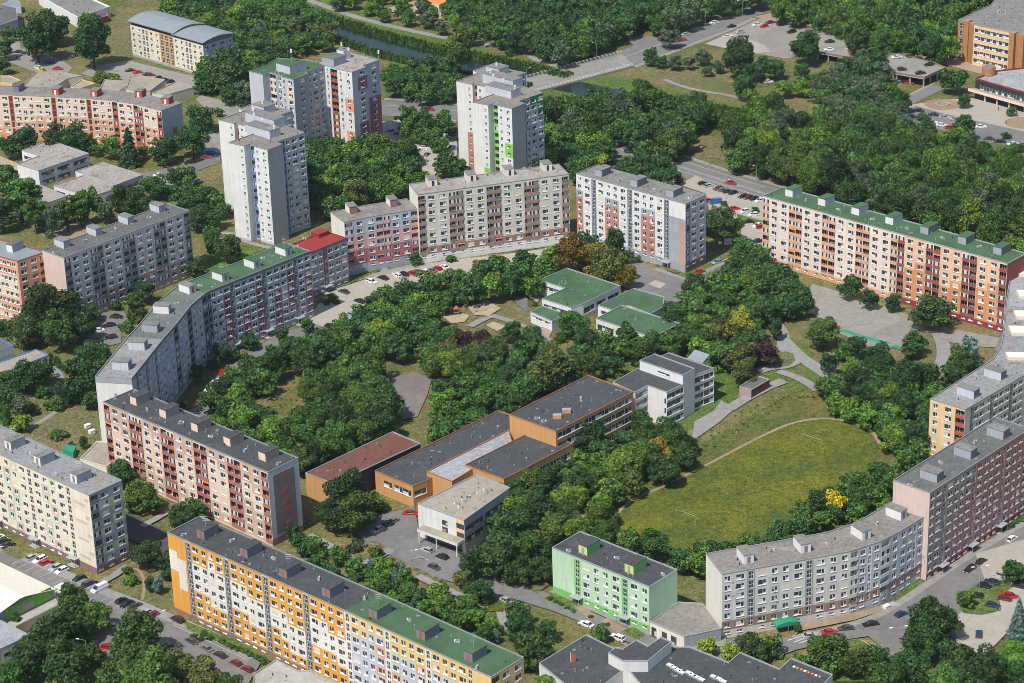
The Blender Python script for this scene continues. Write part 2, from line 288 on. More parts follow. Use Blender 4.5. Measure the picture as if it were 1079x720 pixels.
def loggia_mesh(w,h,v,panel,wallm,dep):
    k=('l',round(w,2),round(h,2),v,panel,wallm)
    if k in _wm: return _wm[k]
    b=MB(); x0,x1=-w/2,w/2
    def q(a,c,z0,z1,y,m): b.face([(a,y,z0),(c,y,z0),(c,y,z1),(a,y,z1)],m)
    # back wall with door and window
    q(x0,x1,0,h,dep-.01,wallm); b.box(x0+.25,x0+1.05,dep-.09,dep-.02,.1,h-.45,'frame'); q(x0+.35,x0+.95,.3,h-.55,dep-.10,'glass')
    if w>1.7: b.box(x0+1.06,x1-.15,dep-.08,dep-.02,.95,h-.45,'frame'); q(x0+1.16,x1-.25,1.05,h-.55,dep-.09,'curtain' if v==1 else 'glass')
    b.box(x0-.04,x1+.04,-.14,-.03,-.12,1.02,panel)       # parapet, proud of the wall
    if v in(2,5): # glazed in
        b.box(x0,x1,-.02,.03,h-.12,h,'frame'); nn=3
        for i in range(nn+1): xx=x0+.04+(x1-x0-.08)*i/nn; b.box(xx-.04,xx+.04,-.02,.03,1.03,h-.12,'frame')
        for i in range(nn): a=x0+.08+(x1-x0-.08)*i/nn; q(a,a+(x1-x0)/nn-.12,1.03,h-.12,.0,'curtain' if (i+v)%3==0 else 'glass')
    if v==3: b.box(x0+.2,x1-.2,-.30,-.15,1.02,1.22,'gflow')
    if v==4: b.box(x0+.3,x1-.4,.35,.8,0,1.35,'gflow')
    if v==6: b.face([(x0,-.16,h-.5),(x1,-.16,h-.5),(x1,.0,h-.05),(x0,.0,h-.05)],'awn')
    _wm[k]=b.mesh('balcony'); return _wm[k]
BW={'w':3.4,'n':2.7,'s':1.9,'l':2.35,'b':6.0,'e':1.0}
CAMG=Vector((0,0,HC))
class Building:
    def __init__(s,name,label,cat,poly,z,group=None,base=0.0):
        s.n=len(poly); s.poly=[Vector(p[:2]) for p in poly]; s.z=z; s.o=Vector((s.poly[0].x,s.poly[0].y)); s.base=base
        s.e=tag(empty(name,(s.o.x,s.o.y,base)),label,cat,group); s.wall=MB(); s.items=[]; s.done=set(); s.L=[p-s.o for p in s.poly]
    def edge(s,i,bays=None,floors=0,fh=2.8,top=.45,wall='white',pat=None,cols=None,basecol=None,panel='brickred',strip='dgrey',frame='frame',sframe='frame',logwall=None,basewin=True,attic=None,z1=None,dark=0,ww=2.25,nw=1.6,basepat=None,wh=1.5,door=None,ribbon=None):
        """one straight wall, edge i of the plan: blank, or a grid of bays and floors with real openings"""
        s.done.add(i); A=s.L[i]; B=s.L[(i+1)%s.n]; Ln=(B-A).length; t=(B-A)/Ln; nrm=Vector((t.y,-t.x)); b=s.wall; rz=math.atan2(t.y,t.x)
        Z=z1 or s.z
        def pt(u,z,dd=0): q=A+t*u-nrm*dd; return (q.x,q.y,z)
        def quad(u0,u1,z0,z1_,m,dd=0):
            if u1-u0>1e-4 and z1_-z0>1e-4: b.face([pt(u0,z0,dd),pt(u1,z0,dd),pt(u1,z1_,dd),pt(u0,z1_,dd)],m)
        if ribbon:   # rows of long ribbon windows: [(u0,u1)], sills per floor
            n,zb,fh,wh_,spans,rf=ribbon
            zs=[zb+k*fh for k in range(n)]; zp=0
            for zz in zs:
                quad(0,Ln,zp,zz,wall); up=0
                for (a,c) in spans:
                    a*=Ln;c*=Ln; quad(up,a,zz,zz+wh_,wall); up=c
                    nb=max(1,int((c-a)/3.0)); 
                    for j in range(nb):
                        u0=a+(c-a)*j/nb;u1=a+(c-a)*(j+1)/nb
                        for q in ([pt(u0,zz),pt(u1,zz),pt(u1,zz,.15),pt(u0,zz,.15)],[pt(u0,zz+wh_,.15),pt(u1,zz+wh_,.15),pt(u1,zz+wh_),pt(u0,zz+wh_)]): b.face(q,wall)
                        s.items.append(('window',window_mesh(u1-u0-.02,wh_,random.choice([0,1,2,3,2]),rf),pt((u0+u1)/2,zz,.1),rz))
                    b.face([pt(a,zz),pt(a,zz,.15),pt(a,zz+wh_,.15),pt(a,zz+wh_)],wall); b.face([pt(c,zz,.15),pt(c,zz),pt(c,zz+wh_),pt(c,zz+wh_,.15)],wall)
                quad(up,Ln,zz,zz+wh_,wall); zp=zz+wh_
            quad(0,Ln,zp,Z,wall); return s
        if not bays: 
            bc=basecol; 
            if bc: quad(0,Ln,0,2.2,bc); quad(0,Ln,2.2,Z,wall)
            else: quad(0,Ln,0,Z,wall)
            return s
        toks=[]
        for c in bays.split():
            k=c[0]; wd=float(c[1:]) if len(c)>1 else BW[k]; toks.append((k,wd))
        sc=Ln/sum(x[1] for x in toks); base=Z-top-floors*fh; u=0; cols=cols or {}
        basecol=basecol or wall
        for bi,(k,wd) in enumerate(toks):
            cw=wd*sc; u0,u1=u,u+cw; u=u1; um=(u0+u1)/2
            for fl in range(-1,floors+1):
                if fl==-1: z1_,z0=Z,Z-top; m=attic or None
                elif fl==floors: z1_,z0=base,0; m=(cols.get(basepat[bi],basecol) if basepat else basecol)
                else: z1_=Z-top-fl*fh; z0=z1_-fh; m=None
                if m is None:
                    ch='.'; r_=max(0,fl)
                    if pat:
                        row=pat[min(r_,len(pat)-1)]; ch=row[bi] if bi<len(row) else '.'
                    m=cols.get(ch,wall)
                hole=None; typ=None
                if 0<=fl<floors:
                    if k in'wn':
                        w_=min((ww if k=='w' else nw),cw*.8); hole=(um-w_/2,um+w_/2,z0+.75,z0+.75+wh,.15); v=random.choices([0,1,2,3,4,5],[6,5,6,4,3,1.2])[0]; typ=('window',window_mesh(w_,wh,v,frame),hole)
                    elif k=='s':
                        w_=cw*.62; hole=(um-w_/2,um+w_/2,z0+.35,z0+2.55,.12); typ=('stair_window',stair_mesh(w_,2.2,sframe),hole); m=cols.get(ch,strip) if ch!='.' else strip
                    elif k=='l':
                        w_=cw-.28; dep=1.15; hole=(um-w_/2,um+w_/2,z0+.05,z0+2.62,dep); v=random.choices([0,1,2,3,4,5,6],[5,3,4,2,2,3,.7])[0]
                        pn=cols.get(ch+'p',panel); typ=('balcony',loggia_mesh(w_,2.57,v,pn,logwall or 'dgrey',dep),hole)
                elif fl==floors and basewin and k in'wnl' and base>1.0:
                    w_=min(1.6,cw*.6); hz=min(.7,base*.4); zb=base-hz-.45; hole=(um-w_/2,um+w_/2,zb,zb+hz,.15); typ=('window',window_mesh(w_,hz,random.choice([1,4,2]),frame),hole)
                if fl==floors and k=='s' and base>1.8 and door:
                    w_=min(cw*.9,1.7); hole=(um-w_/2,um+w_/2,.12,2.2 if base>2.3 else base-.1,.5); typ=('entrance_door',None,hole)
                if not hole: quad(u0,u1,z0,z1_,m); continue
                a,c,p,q,dp=hole
                quad(u0,a,z0,z1_,m); quad(c,u1,z0,z1_,m); quad(a,c,z0,p,m); quad(a,c,q,z1_,m)
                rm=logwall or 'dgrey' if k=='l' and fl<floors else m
                b.face([pt(a,p),pt(c,p),pt(c,p,dp),pt(a,p,dp)],rm); b.face([pt(a,q,dp),pt(c,q,dp),pt(c,q),pt(a,q)],rm)
                b.face([pt(a,p),pt(a,p,dp),pt(a,q,dp),pt(a,q)],rm); b.face([pt(c,p,dp),pt(c,p),pt(c,q),pt(c,q,dp)],rm)
                if typ[0]=='entrance_door':
                    k2=('d',round(c-a,2),round(q-p,2))
                    if k2 not in _wm:
                        dm=MB(); W_=c-a; H_=q-p; dm.box(-W_/2,W_/2,-.03,.03,0,H_,'frame')
                        dm.face([(-W_/2+.12,-.04,.15),(-.05,-.04,.15),(-.05,-.04,H_-.12),(-W_/2+.12,-.04,H_-.12)],'glass'); dm.face([(.05,-.04,.15),(W_/2-.12,-.04,.15),(W_/2-.12,-.04,H_-.12),(.05,-.04,H_-.12)],'glass'); _wm[k2]=dm.mesh('entrance_door')
                    s.items.append(('entrance_door',_wm[k2],pt(um,p,.3),rz))
                    cm=MB(); cm.box(-1.8,1.8,-1.7,0,2.45,2.6,'metal'); cm.box(-1.75,-1.65,-1.65,-1.55,0,2.45,'metal'); cm.box(1.65,1.75,-1.65,-1.55,0,2.45,'metal'); cm.box(-1.8,1.8,-1.9,0,0,.14,'concrete')
                    if 'canopy' not in _wm: _wm['canopy']=cm.mesh('entrance_canopy')
                    s.items.append(('entrance_canopy',_wm['canopy'],pt(um,0,-.02),rz))
                else: s.items.append((typ[0],typ[1],pt((a+c)/2,p,0 if typ[0]=='balcony' else .1),rz))
        return s
    def finish(s,wall='white',roof='rgrey',rim='rimgrey',splits=None,rimh=.12,sink=.25,roofgeo=True):
        for i in range(s.n):
            if i not in s.done: s.edge(i,wall=wall)
        s.wall.build('wall',s.e)
        if roofgeo:
            P0=offset(s.L,-.06); P1=offset(s.L,.18); b=MB(); z=s.z
            for i in range(s.n):
                j=(i+1)%s.n; o0,o1,i0,i1=P0[i],P0[j],P1[i],P1[j]
                b.face([(*o0,z-.12),(*o1,z-.12),(*o1,z+rimh),(*o0,z+rimh)],rim); b.face([(*o0,z+rimh),(*o1,z+rimh),(*i1,z+rimh),(*i0,z+rimh)],rim)
                b.face([(*i0,z+rimh),(*i1,z+rimh),(*i1,z-sink),(*i0,z-sink)],rim); b.face([(*o0,z-.12),(*s.L[i],z-.12),(*s.L[j],z-.12),(*o1,z-.12)],rim)
            b.build('roof_edge',s.e)
            q=P1
            if splits:   # [(material, [vertex ids])]
                rb=MB()
                for mt,ids in splits: rb.face([(*q[k],z-sink+.01) for k in ids],mt)
                rb.build('roof',s.e)
            else:
                MB().face([(*p,z-sink+.01) for p in q],roof).build('roof',s.e)
        if roofgeo and area(s.L)>350:
            rr_=random.Random(int(abs(s.o.x)*7)); b=MB(); xs=[q.x for q in s.L]; ys=[q.y for q in s.L]; n=0; t_=0; zz=s.z-sink
            while n<area(s.L)/22 and t_<900:
                t_+=1; q=(rr_.uniform(min(xs),max(xs)),rr_.uniform(min(ys),max(ys))); ip=offset(s.L,.8); c_=False
                for k in range(len(ip)):
                    x1,y1=ip[k]; x2,y2=ip[k-1]
                    if (y1>q[1])!=(y2>q[1]) and q[0]<(x2-x1)*(q[1]-y1)/(y2-y1)+x1: c_=not c_
                if not c_: continue
                n+=1; h_=rr_.uniform(.3,.8); w_=rr_.uniform(.10,.26)
                if rr_.random()<.75: b.tube((q[0],q[1],zz),(q[0],q[1],zz+h_),w_*.7,w_*.7,'metal' if rr_.random()<.6 else 'dark',6)
                else: b.box(q[0]-w_*2,q[0]+w_*2,q[1]-w_,q[1]+w_,zz,zz+h_*.6,'rimgrey')
            tag(b.build('small_roof_pipes',s.e),kind='stuff')
        cam_l=CAMG-Vector((s.o.x,s.o.y,0)); from collections import defaultdict
        g=defaultdict(list)
        for it in s.items: g[it[0]].append(it)
        for k,lst in g.items():
            lst.sort(key=lambda it:(Vector(it[2])-cam_l).length)
            for it in lst[:100]: inst(k,it[1],s.e,it[2],it[3])
            rest=lst[100:]
            if rest:
                b=MB()
                for _,me,loc,rz in rest:
                    mt=Matrix.Translation(loc)@Matrix.Rotation(rz,4,'Z'); k0=len(b.v); b.v+=[tuple(mt@v.co) for v in me.vertices]
                    mm=[b.mi(x) for x in me.materials]
                    for p in me.polygons: b.f.append(tuple(k0+x for x in p.vertices)); b.i.append(mm[p.material_index])
                tag(b.build(k,s.e),kind='stuff')
        return s
    def local(s,p): return p-s.o
    def boxpart(s,name,org,ax,lu,lv,z0,z1,m,mtop=None,ov=0):
        """box in plan: org world corner, ax unit vector; spans lu along ax and lv to its left"""
        a=s.local(org); n=Vector((-ax.y,ax.x)); p=[a,a+ax*lu,a+ax*lu+n*lv,a+n*lv]; b=MB(); b.prism(p,z0,z1,m)
        if mtop: b.prism(offset(p,-ov),z1,z1+.12,mtop)
        return b.build(name,s.e)
    def huts(s,pts,ax,wall='grey',top='rgrey',side=1,lu=2.9,lv=5.2,h=2.6,door='brickred',front=None,ant=0):
        """lift houses on the roof; pts are their nearest bottom corners"""
        for i,(px,py) in enumerate(pts):
            z=s.z-.25; c=W(px,py,z); n=Vector((-ax.y,ax.x)); org=c-ax*lu if side>0 else c
            a=s.local(org); p=[a,a+ax*lu,a+ax*lu+n*lv,a+n*lv]; b=MB(); fm=front or wall
            ms=[fm,wall,wall,wall] if side>0 else [fm,wall,wall,fm if front else wall]
            ms=[fm,wall,wall,wall]
            for k in range(4): q,r=p[k],p[(k+1)%4]; b.face([(q.x,q.y,z),(r.x,r.y,z),(r.x,r.y,z+h),(q.x,q.y,z+h)],ms[k])
            b.prism(offset(p,-.12),z+h,z+h+.14,top); o=b.build('lift_house',s.e)
            if door:
                dm=MB(); x=a+ax*(lu*.5-.45); w_=ax*.9; f=n*-.04; dm.prism([x+f,x+w_+f,x+w_-f*.2,x-f*.2],z+.15,z+2.1,door); dm.build('door',o)
            if ant and i%2==0:
                am=MB(); cc=a+ax*lu*.5+n*lv*.4; am.tube((cc.x,cc.y,z+h+.14),(cc.x,cc.y,z+h+3.6),.06,.04,'metal',5)
                for kz in (2.0,2.6,3.2): am.tube((cc.x-.7,cc.y,z+h+kz),(cc.x+.7,cc.y,z+h+kz),.03,.03,'metal',4)
                am.build('antenna',s.e)
    def vents(s,pts,ax=None):
        if 'vent' not in _wm:
            b=MB(); b.box(-.6,.6,-.35,.35,0,.35,'metal'); b.box(-.45,-.05,-.25,.25,.35,.75,'metal'); b.box(.1,.5,-.25,.25,.35,.65,'rimgrey'); b.box(.75,1.1,-.2,.15,0,.5,'frame'); _wm['vent']=b.mesh('roof_vent')
        for px,py in pts:
            c=s.local(W(px,py,s.z)); inst('roof_vent',_wm['vent'],s.e,(c.x,c.y,s.z-.24),random.uniform(0,3))
    def dishes(s,i,fr,m='frame'):
        """satellite dishes on wall i at (u fraction, height)"""
        if 'dish' not in _wm:
            b=MB(); n=10; c=Vector((0,-.75,.1)); 
            pts=[Vector((.42*math.cos(k*2*math.pi/n),-.80-.12*math.sin(k*2*math.pi/n),.1+.42*math.sin(k*2*math.pi/n))) for k in range(n)]
            ctr=Vector((0,-.66,.08))
            for k in range(n): b.face([ctr,pts[k],pts[(k+1)%n]],'frame'); b.face([ctr+Vector((0,.03,0)),pts[(k+1)%n]+Vector((0,.03,0)),pts[k]+Vector((0,.03,0))],'metal')
            b.tube((0,0,0),(0,-.66,.08),.03,.03,'metal',5); b.tube((0,-.8,-.3),(0,-1.2,.1),.015,.015,'metal',4); _wm['dish']=b.mesh('satellite_dish')
        A=s.L[i]; B=s.L[(i+1)%s.n]; t=(B-A).normalized(); nn=Vector((t.y,-t.x))
        for u,z in fr:
            q=A+(B-A)*u+nn*.02; inst('satellite_dish',_wm['dish'],s.e,(q.x,q.y,z),math.atan2(t.y,t.x))
def block_poly(front,z,depth=11.7):
    f=Ws(front,z); n=len(f); back=[]
    for i in range(n):
        a=f[max(0,i-1)];c=f[min(n-1,i+1)]; t0=(f[i]-f[i-1]).normalized() if i>0 else (f[1]-f[0]).normalized(); t1=(f[i+1]-f[i]).normalized() if i<n-1 else t0
        n0=Vector((-t0.y,t0.x)); n1=Vector((-t1.y,t1.x)); s_=n0+n1; back.append(f[i]+s_*(depth/max(.5,1+n0.dot(n1))))
    return f+back[::-1]
def axis(a,b): return (b-a).normalized()
for k_,c_ in (('pinkside',(.62,.43,.33)),('warmpeach',(.80,.66,.57)),('apricotlight',(.80,.50,.34)),('rosedull',(.46,.22,.21)),('yellowpale',(.60,.50,.34)),('blueedge',(.16,.30,.55)),('deepapr',(.66,.29,.13)),('stripe',(.58,.30,.25)),('endpanel',(.24,.18,.17))): d(k_,P(k_+'_plaster',c_))
# ================================================================== GROUND
tag(MB().face([(-6000,-300,0),(6000,-300,0),(6000,9000,0),(-6000,9000,0)],'grass').build('ground'),kind='structure')
Z=[.004]
def S(name,px,m,z=None):
    Z[0]+=.0041; return sheet(name,px,m,z or Z[0])
def path(name,px,wd,m,sm=5):
    Z[0]+=.0041; p=smooth(Ws(px),sm) if sm else Ws(px); return tag(ribbon(name,p,wd,m,Z[0]).build(name),kind='structure')
def kerb(px,h=.13,wd=.22,sm=0,closed=False):
    p=smooth(Ws(px),4) if sm else Ws(px); P0=[Vector(q) for q in p]; b=MB()
    for i in range(len(P0)-(0 if closed else 1)):
        a,c=P0[i],P0[(i+1)%len(P0)]; t=(c-a).normalized(); n=Vector((-t.y,t.x))*wd/2; b.prism([a-n,c-n,c+n,a+n],.0,h,'kerb')
    return tag(b.build('kerb'),kind='structure')
# grass tones
S('unmown_grass',[(285,430),(330,390),(372,372),(395,375),(372,392),(345,405),(315,420),(300,440)],'rough')
S('dry_lawn',[(560,395),(600,380),(700,380),(790,372),(850,360),(880,430),(810,405),(780,430),(720,455),(650,520),(600,520)],'lawn')
S('meadow',[(640,470),(720,480),(775,447),(840,410),(870,408),(905,425),(940,445),(955,480),(930,520),(880,560),(830,575),(760,592),(690,585),(650,560),(640,540)],'rough')
S('playing_field',[(652,548),(660,530),(690,514),(740,492),(800,463),(840,446),(870,443),(897,447),(915,456),(922,475),(915,495),(893,520),(880,535),(850,550),(810,568),(770,580),(730,588),(690,586),(665,575)],'field')
path('running_track',[(648,552),(652,540),(668,526),(700,512),(750,487),(800,461),(835,446),(868,441),(897,445),(917,453),(927,468)],1.1,'dirt')
S('dry_lawn',[(20,470),(35,420),(110,410),(105,466),(85,484),(60,480)],'scrub'); path('footpath',[(20,458),(40,446),(56,436),(72,426)],1.8,'path')
S('dry_lawn',[(140,565),(110,610),(175,645),(190,600),(180,575)],'scrub'); path('dirt_path',[(128,605),(145,600),(152,615),(150,632)],.9,'dirt')
S('dry_lawn',[(850,300),(880,315),(1055,345),(1050,380),(985,410),(960,400),(900,372),(860,368),(835,345)],'scrub')
S('dry_lawn',[(470,300),(520,310),(560,325),(560,350),(500,360),(460,330)],'scrub')
S('river_bank',[(270,-20),(345,0),(430,32),(555,62),(640,80),(760,104),(860,130),(860,165),(740,150),(600,112),(470,84),(360,50),(262,18)],'lawn')
S('dry_bank',[(690,70),(720,70),(800,100),(850,112),(850,122),(745,105),(680,86)],'scrub')
S('dry_lawn',[(118,20),(138,25),(136,60),(118,64),(112,50)],'scrub')
S('dry_lawn',[(560,140),(640,160),(660,170),(700,172),(735,188),(715,200),(660,185),(560,175)],'scrub')
S('dry_verge',[(640,140),(720,160),(800,178),(900,208),(960,228),(1079,262),(1130,272),(1130,235),(1079,228),(900,180),(800,150),(720,140)],'scrub')
# canal
water=S('canal_water',[(300,6),(345,22),(400,40),(450,53),(510,65),(560,75),(610,86),(680,101),(740,114),(800,130),(860,148),(860,160),(800,143),(740,129),(680,116),(610,100),(560,90),(510,80),(450,68),(400,56),(345,38),(300,22)],'water')
path('canal_path',[(290,-8),(320,-1),(345,7.5),(372,17),(405,26),(440,34),(475,41),(510,47),(545,51.5),(556,55),(564,62),(580,67.5),(600,74)],4.2,'path')
path('dirt_path',[(345,47),(368,52),(395,59),(420,64),(445,69)],1.6,'dirt'); path('footpath',[(700,84),(722,92),(745,97),(765,100),(800,109),(845,120),(880,125),(930,133),(975,141),(1000,151),(1040,160),(1079,170),(1110,178)],2.4,'path')
# main roads
S('main_road',[(330,96),(405,106),(482,112.5),(560,127),(647,147),(720,167),(770,184),(815,197),(870,214),(960,240),(960,262),(870,236),(806,214),(760,199.5),(722,187),(665,171),(640,164),(560,144),(482,128),(405,122),(330,115)],'asphalt')
path('median_strip',[(560,135),(647,155.5),(720,177),(806,204.5),(870,224)],1.6,'path',0); path('pavement',[(405,104.5),(482,110.5),(560,125),(647,144.5),(720,164.5),(770,181.5),(815,194.5),(870,211)],2.4,'path',0)
for pts in ([(405,111),(482,117),(560,130.5)],[(647,150),(720,170.5),(806,197.5)],[(647,161.5),(722,182),(806,209)]): path('lane_marking',pts,.3,'paint',0)
S('side_road',[(535,105),(563,93),(612,86),(668,69),(720,48.5),(767,30.5),(795,17.5),(840,5),(870,-10),(830,-12),(800,4),(780,12),(720,34.5),(707,41),(680,38),(660,40),(668,48),(640,61),(598,76.5),(550,84)],'asphalt')
path('pavement',[(668,71),(720,50.5),(767,32.5),(795,19.5)],3,'path',0); path('lane_marking',[(640,67),(690,49),(760,23)],.3,'paint',0)
S('car_park',[(743,46.5),(771,34),(800,20),(812,17),(850,27),(895,33),(896,62),(862,56),(828,62),(790,56)],'oldasph'); S('plaza',[(795,18),(812,14),(885,32),(887,40),(850,30),(812,22)],'plaza')
S('car_park',[(743,46.5),(771,35),(806,48),(812,55),(790,57)],'pave')
S('plaza',[(935,54),(955,56),(982,65),(1040,80),(1079,88),(1079,78),(1030,68),(1005,62),(985,55),(975,60)],'plaza'); S('forecourt',[(985,122),(960,120),(950,112),(1000,105),(1026,104),(1079,118),(1110,124),(1110,150),(1079,146),(1030,139),(1000,130)],'pave')
S('car_park',[(952,118),(965,112),(990,119),(1030,128),(1079,139),(1110,146),(1110,160),(1079,156),(1036,150),(1000,140),(960,128)],'asphalt')
path('ramp_road',[(950,111),(962,105),(976,98),(990,91)],7,'asphalt',0); path('ramp_wall',[(946,107),(957,101),(985,87.5)],1.6,'plaza',0); path('lane_marking',[(962,123),(990,130),(1030,139)],.3,'paint',0)
for x,y in ((993,110.5),(1078,130)): 
    c=W(x,y); Z[0]+=.0041; tag(MB().face([(c.x+7.5*math.cos(k*.2618),c.y+7.5*math.sin(k*.2618),Z[0]) for k in range(24)],'dirt').build('flower_bed'),kind='structure')
# upper left
S('street',[(13,20),(25,22),(20,40),(22,52),(45,56),(66,64),(76,72),(70,80),(50,80),(30,74),(10,66),(5,55),(14,45)],'oldasph'); path('footpath',[(62,66),(72,62),(78,58)],2,'path')
S('car_park',[(85,78),(100,70),(120,67),(137,64),(150,68),(213,83),(215,92),(180,96),(120,90)],'oldasph')
S('street',[(206,105),(212,101),(262,113),(258,127),(225,122),(214,113)],'oldasph'); S('street',[(140,185),(175,178),(198,172),(213,166),(232,162),(232,172),(205,181),(195,190),(180,200),(165,196)],'asphalt')
S('car_park',[(210,138),(232,142),(240,165),(215,165)],'oldasph'); S('yard',[(0,165),(25,175),(20,190),(0,195)],'sand'); S('yard',[(10,225),(60,250),(95,255),(100,235),(60,225)],'dirt')
S('yard',[(150,190),(180,184),(182,200),(160,205)],'oldasph')
# between grey block and long block
S('car_park',[(90,350),(103,333),(128,325),(136,338),(128,350),(128,362),(100,368)],'asphalt'); path('footpath',[(98,328),(118,322),(140,316),(165,302),(190,290),(203,282)],2.4,'path'); path('footpath',[(228,250),(240,246),(262,256),(285,262)],2.6,'path')
path('footpath',[(50,385),(60,392),(64,400)],2.5,'path')
# inner street of the ring
S('street',[(197,446),(205,425),(218,405),(232,393),(248,383),(262,372),(285,358),(300,350),(322,345),(340,337),(352,345),(335,358),(310,368),(290,375),(268,385),(250,395),(245,402),(232,412),(222,430),(214,448)],'asphalt')
S('car_park',[(322,338),(340,316),(352,306),(376,298),(400,290),(440,280),(480,274),(530,269),(580,262),(604,259),(606,272),(582,278),(540,284),(490,292),(440,300),(410,312),(395,326),(385,345),(360,350),(340,345)],'pave')
path('pavement',[(346,305),(380,294),(420,284),(480,271),(540,264),(600,256)],2.6,'path'); path('footpath',[(403,283),(408,289)],3,'path',0); path('footpath',[(484,266),(492,273)],3,'path',0)
S('lawn_strip',[(362,303),(402,285),(400,281),(365,294)],'lawn'); S('lawn_strip',[(413,281),(484,270),(482,265),(445,267),(412,276)],'scrub'); S('lawn_strip',[(503,266),(600,253),(598,247),(505,261)],'scrub')
S('street',[(600,262),(625,255),(660,272),(690,284),(722,294),(748,283),(768,272),(790,262),(803,252),(806,285),(800,300),(770,300),(745,310),(725,322),(700,318),(672,310),(650,300),(610,282)],'asphalt')
S('car_park',[(733,186),(760,199),(806,213),(806,256),(790,262),(775,255),(760,240),(748,225),(744,205),(715,195)],'pave'); S('parking_bay',[(690,296),(702,300),(695,305),(683,300)],'pave')
S('lawn_strip',[(750,215),(775,232),(782,236),(780,252),(765,258),(747,250)],'lawn'); S('lawn_strip',[(776,226),(806,234),(806,240),(778,232)],'lawn'); S('lawn_strip',[(698,272),(725,284),(712,289),(690,280)],'scrub'); S('lawn_strip',[(668,262),(684,269),(676,274),(664,268)],'scrub')
path('pavement',[(690,284),(722,295),(750,284),(775,270)],2.2,'path',0)
S('street',[(845,318),(856,300),(880,307),(1000,347),(1060,358),(1062,368),(985,352),(960,348),(950,362),(930,372),(905,362),(880,350),(857,332),(842,330)],'oldasph')
S('sports_court',[(852,326),(868,322),(960,347),(955,368),(928,364),(888,348)],'oldasph'); path('green_court_edge',[(887,348.5),(905,355),(937,363)],2.2,'turf',0); path('green_court_edge',[(940,365),(950,368)],2.2,'turf',0)
S('street',[(985,348),(1062,360),(1062,368),(1030,366),(990,360)],'oldasph'); path('footpath',[(1062,352),(1058,362),(1054,372)],4,'court',0)
path('footpath',[(987,350),(993,362),(994,378),(989,388),(980,396),(972,404)],4.5,'path'); path('dirt_path',[(1000,372),(1012,367),(1040,364)],1.2,'dirt')
# park paths by the purple tree
path('footpath',[(798,392),(812,388),(828,386),(840,380),(838,374),(826,368),(826,358),(822,348),(815,340)],4.4,'path'); path('footpath',[(826,360),(840,374),(855,385),(872,396),(888,404),(905,412)],5,'path')
path('footpath',[(820,392),(838,398),(850,404),(862,412)],3.4,'path'); path('footpath',[(872,378),(882,372),(892,370),(905,378)],2,'path'); path('footpath',[(824,346),(818,352),(830,362)],3,'path')
c=W(829,379); S('flower_bed',[(812,384),(818,375),(828,371),(836,374),(838,381),(832,386),(822,388)],'scrub'); kerb([(812,385.5),(822,388.8),(833,387),(839.5,381),(837,373.5),(829,370)],sm=1)
S('yard',[(727,475),(732,445),(752,434),(760,423),(775,431),(758,446),(735,462),(730,475)],'path'); S('yard',[(695,462),(675,462),(690,452),(706,456)],'path'); path('footpath',[(768,432),(785,421),(808,409),(826,402)],4,'path',0)
S('sports_court',[(412,400),(435,393),(455,400),(450,418),(440,440),(425,443),(414,425)],'court'); path('footpath',[(470,402),(480,410)],2,'path',0); S('yard',[(515,420),(520,425),(512,430),(508,426)],'path')
# playgrounds
S('sand_pit',[(466,334),(480,330),(495,333),(490,340),(476,342)],'sand'); S('sand_pit',[(493,325),(512,317),(528,326),(515,334),(500,333)],'sand'); S('sand_pit',[(512,344),(520,340),(534,345),(524,350)],'sand'); S('sand_pit',[(555,312),(565,306),(572,312),(566,320)],'plaza')
path('footpath',[(495,345),(508,338),(520,334),(540,340)],3.0,'path',0); S('yard',[(540,312),(556,316),(556,330),(545,322)],'asphalt'); path('footpath',[(535,338),(560,348),(580,360)],2,'path')
S('yard',[(575,342),(582,350),(578,358),(568,350)],'plaza')
# school forecourt and lanes
S('street',[(375,562),(398,545),(425,538),(436,533),(442,562),(470,575),(490,590),(520,602),(540,612),(575,626),(660,662),(700,678),(690,690),(640,668),(585,646),(540,632),(500,622),(455,608),(420,590),(395,580)],'asphalt')
S('lawn_strip',[(378,585),(388,572),(398,572),(411,580),(400,590),(388,592)],'scrub'); S('lawn_strip',[(405,590),(412,586),(448,604),(466,612),(455,620),(425,604)],'scrub'); kerb([(412,585),(448,602),(470,612)])
path('footpath',[(385,595),(400,587),(412,580)],3,'path',0); path('footpath',[(440,608),(470,622),(505,638),(525,642),(530,655),(540,668),(555,680)],2.4,'path'); S('lawn_strip',[(502,636),(515,629),(537,637),(530,647),(515,645)],'field'); S('lawn_strip',[(540,612),(548,608),(580,617),(565,627)],'scrub')
path('lane_marking',[(437,590),(442,587),(452,592)],.25,'paint',0); 
S('pavement',[(578,625),(590,620),(690,662),(684,672),(660,662)],'path'); S('lawn_strip',[(573,632),(584,626),(609,638),(604,644)],'lawn'); S('flower_bed',[(604,640),(614,640),(629,650),(623,656)],'dirt'); S('flower_bed',[(633,656),(640,653),(660,664),(652,669)],'dirt'); S('lawn_strip',[(655,667),(668,662),(680,670),(672,676)],'lawn'); kerb([(566,630),(600,650),(650,675),(668,684)])
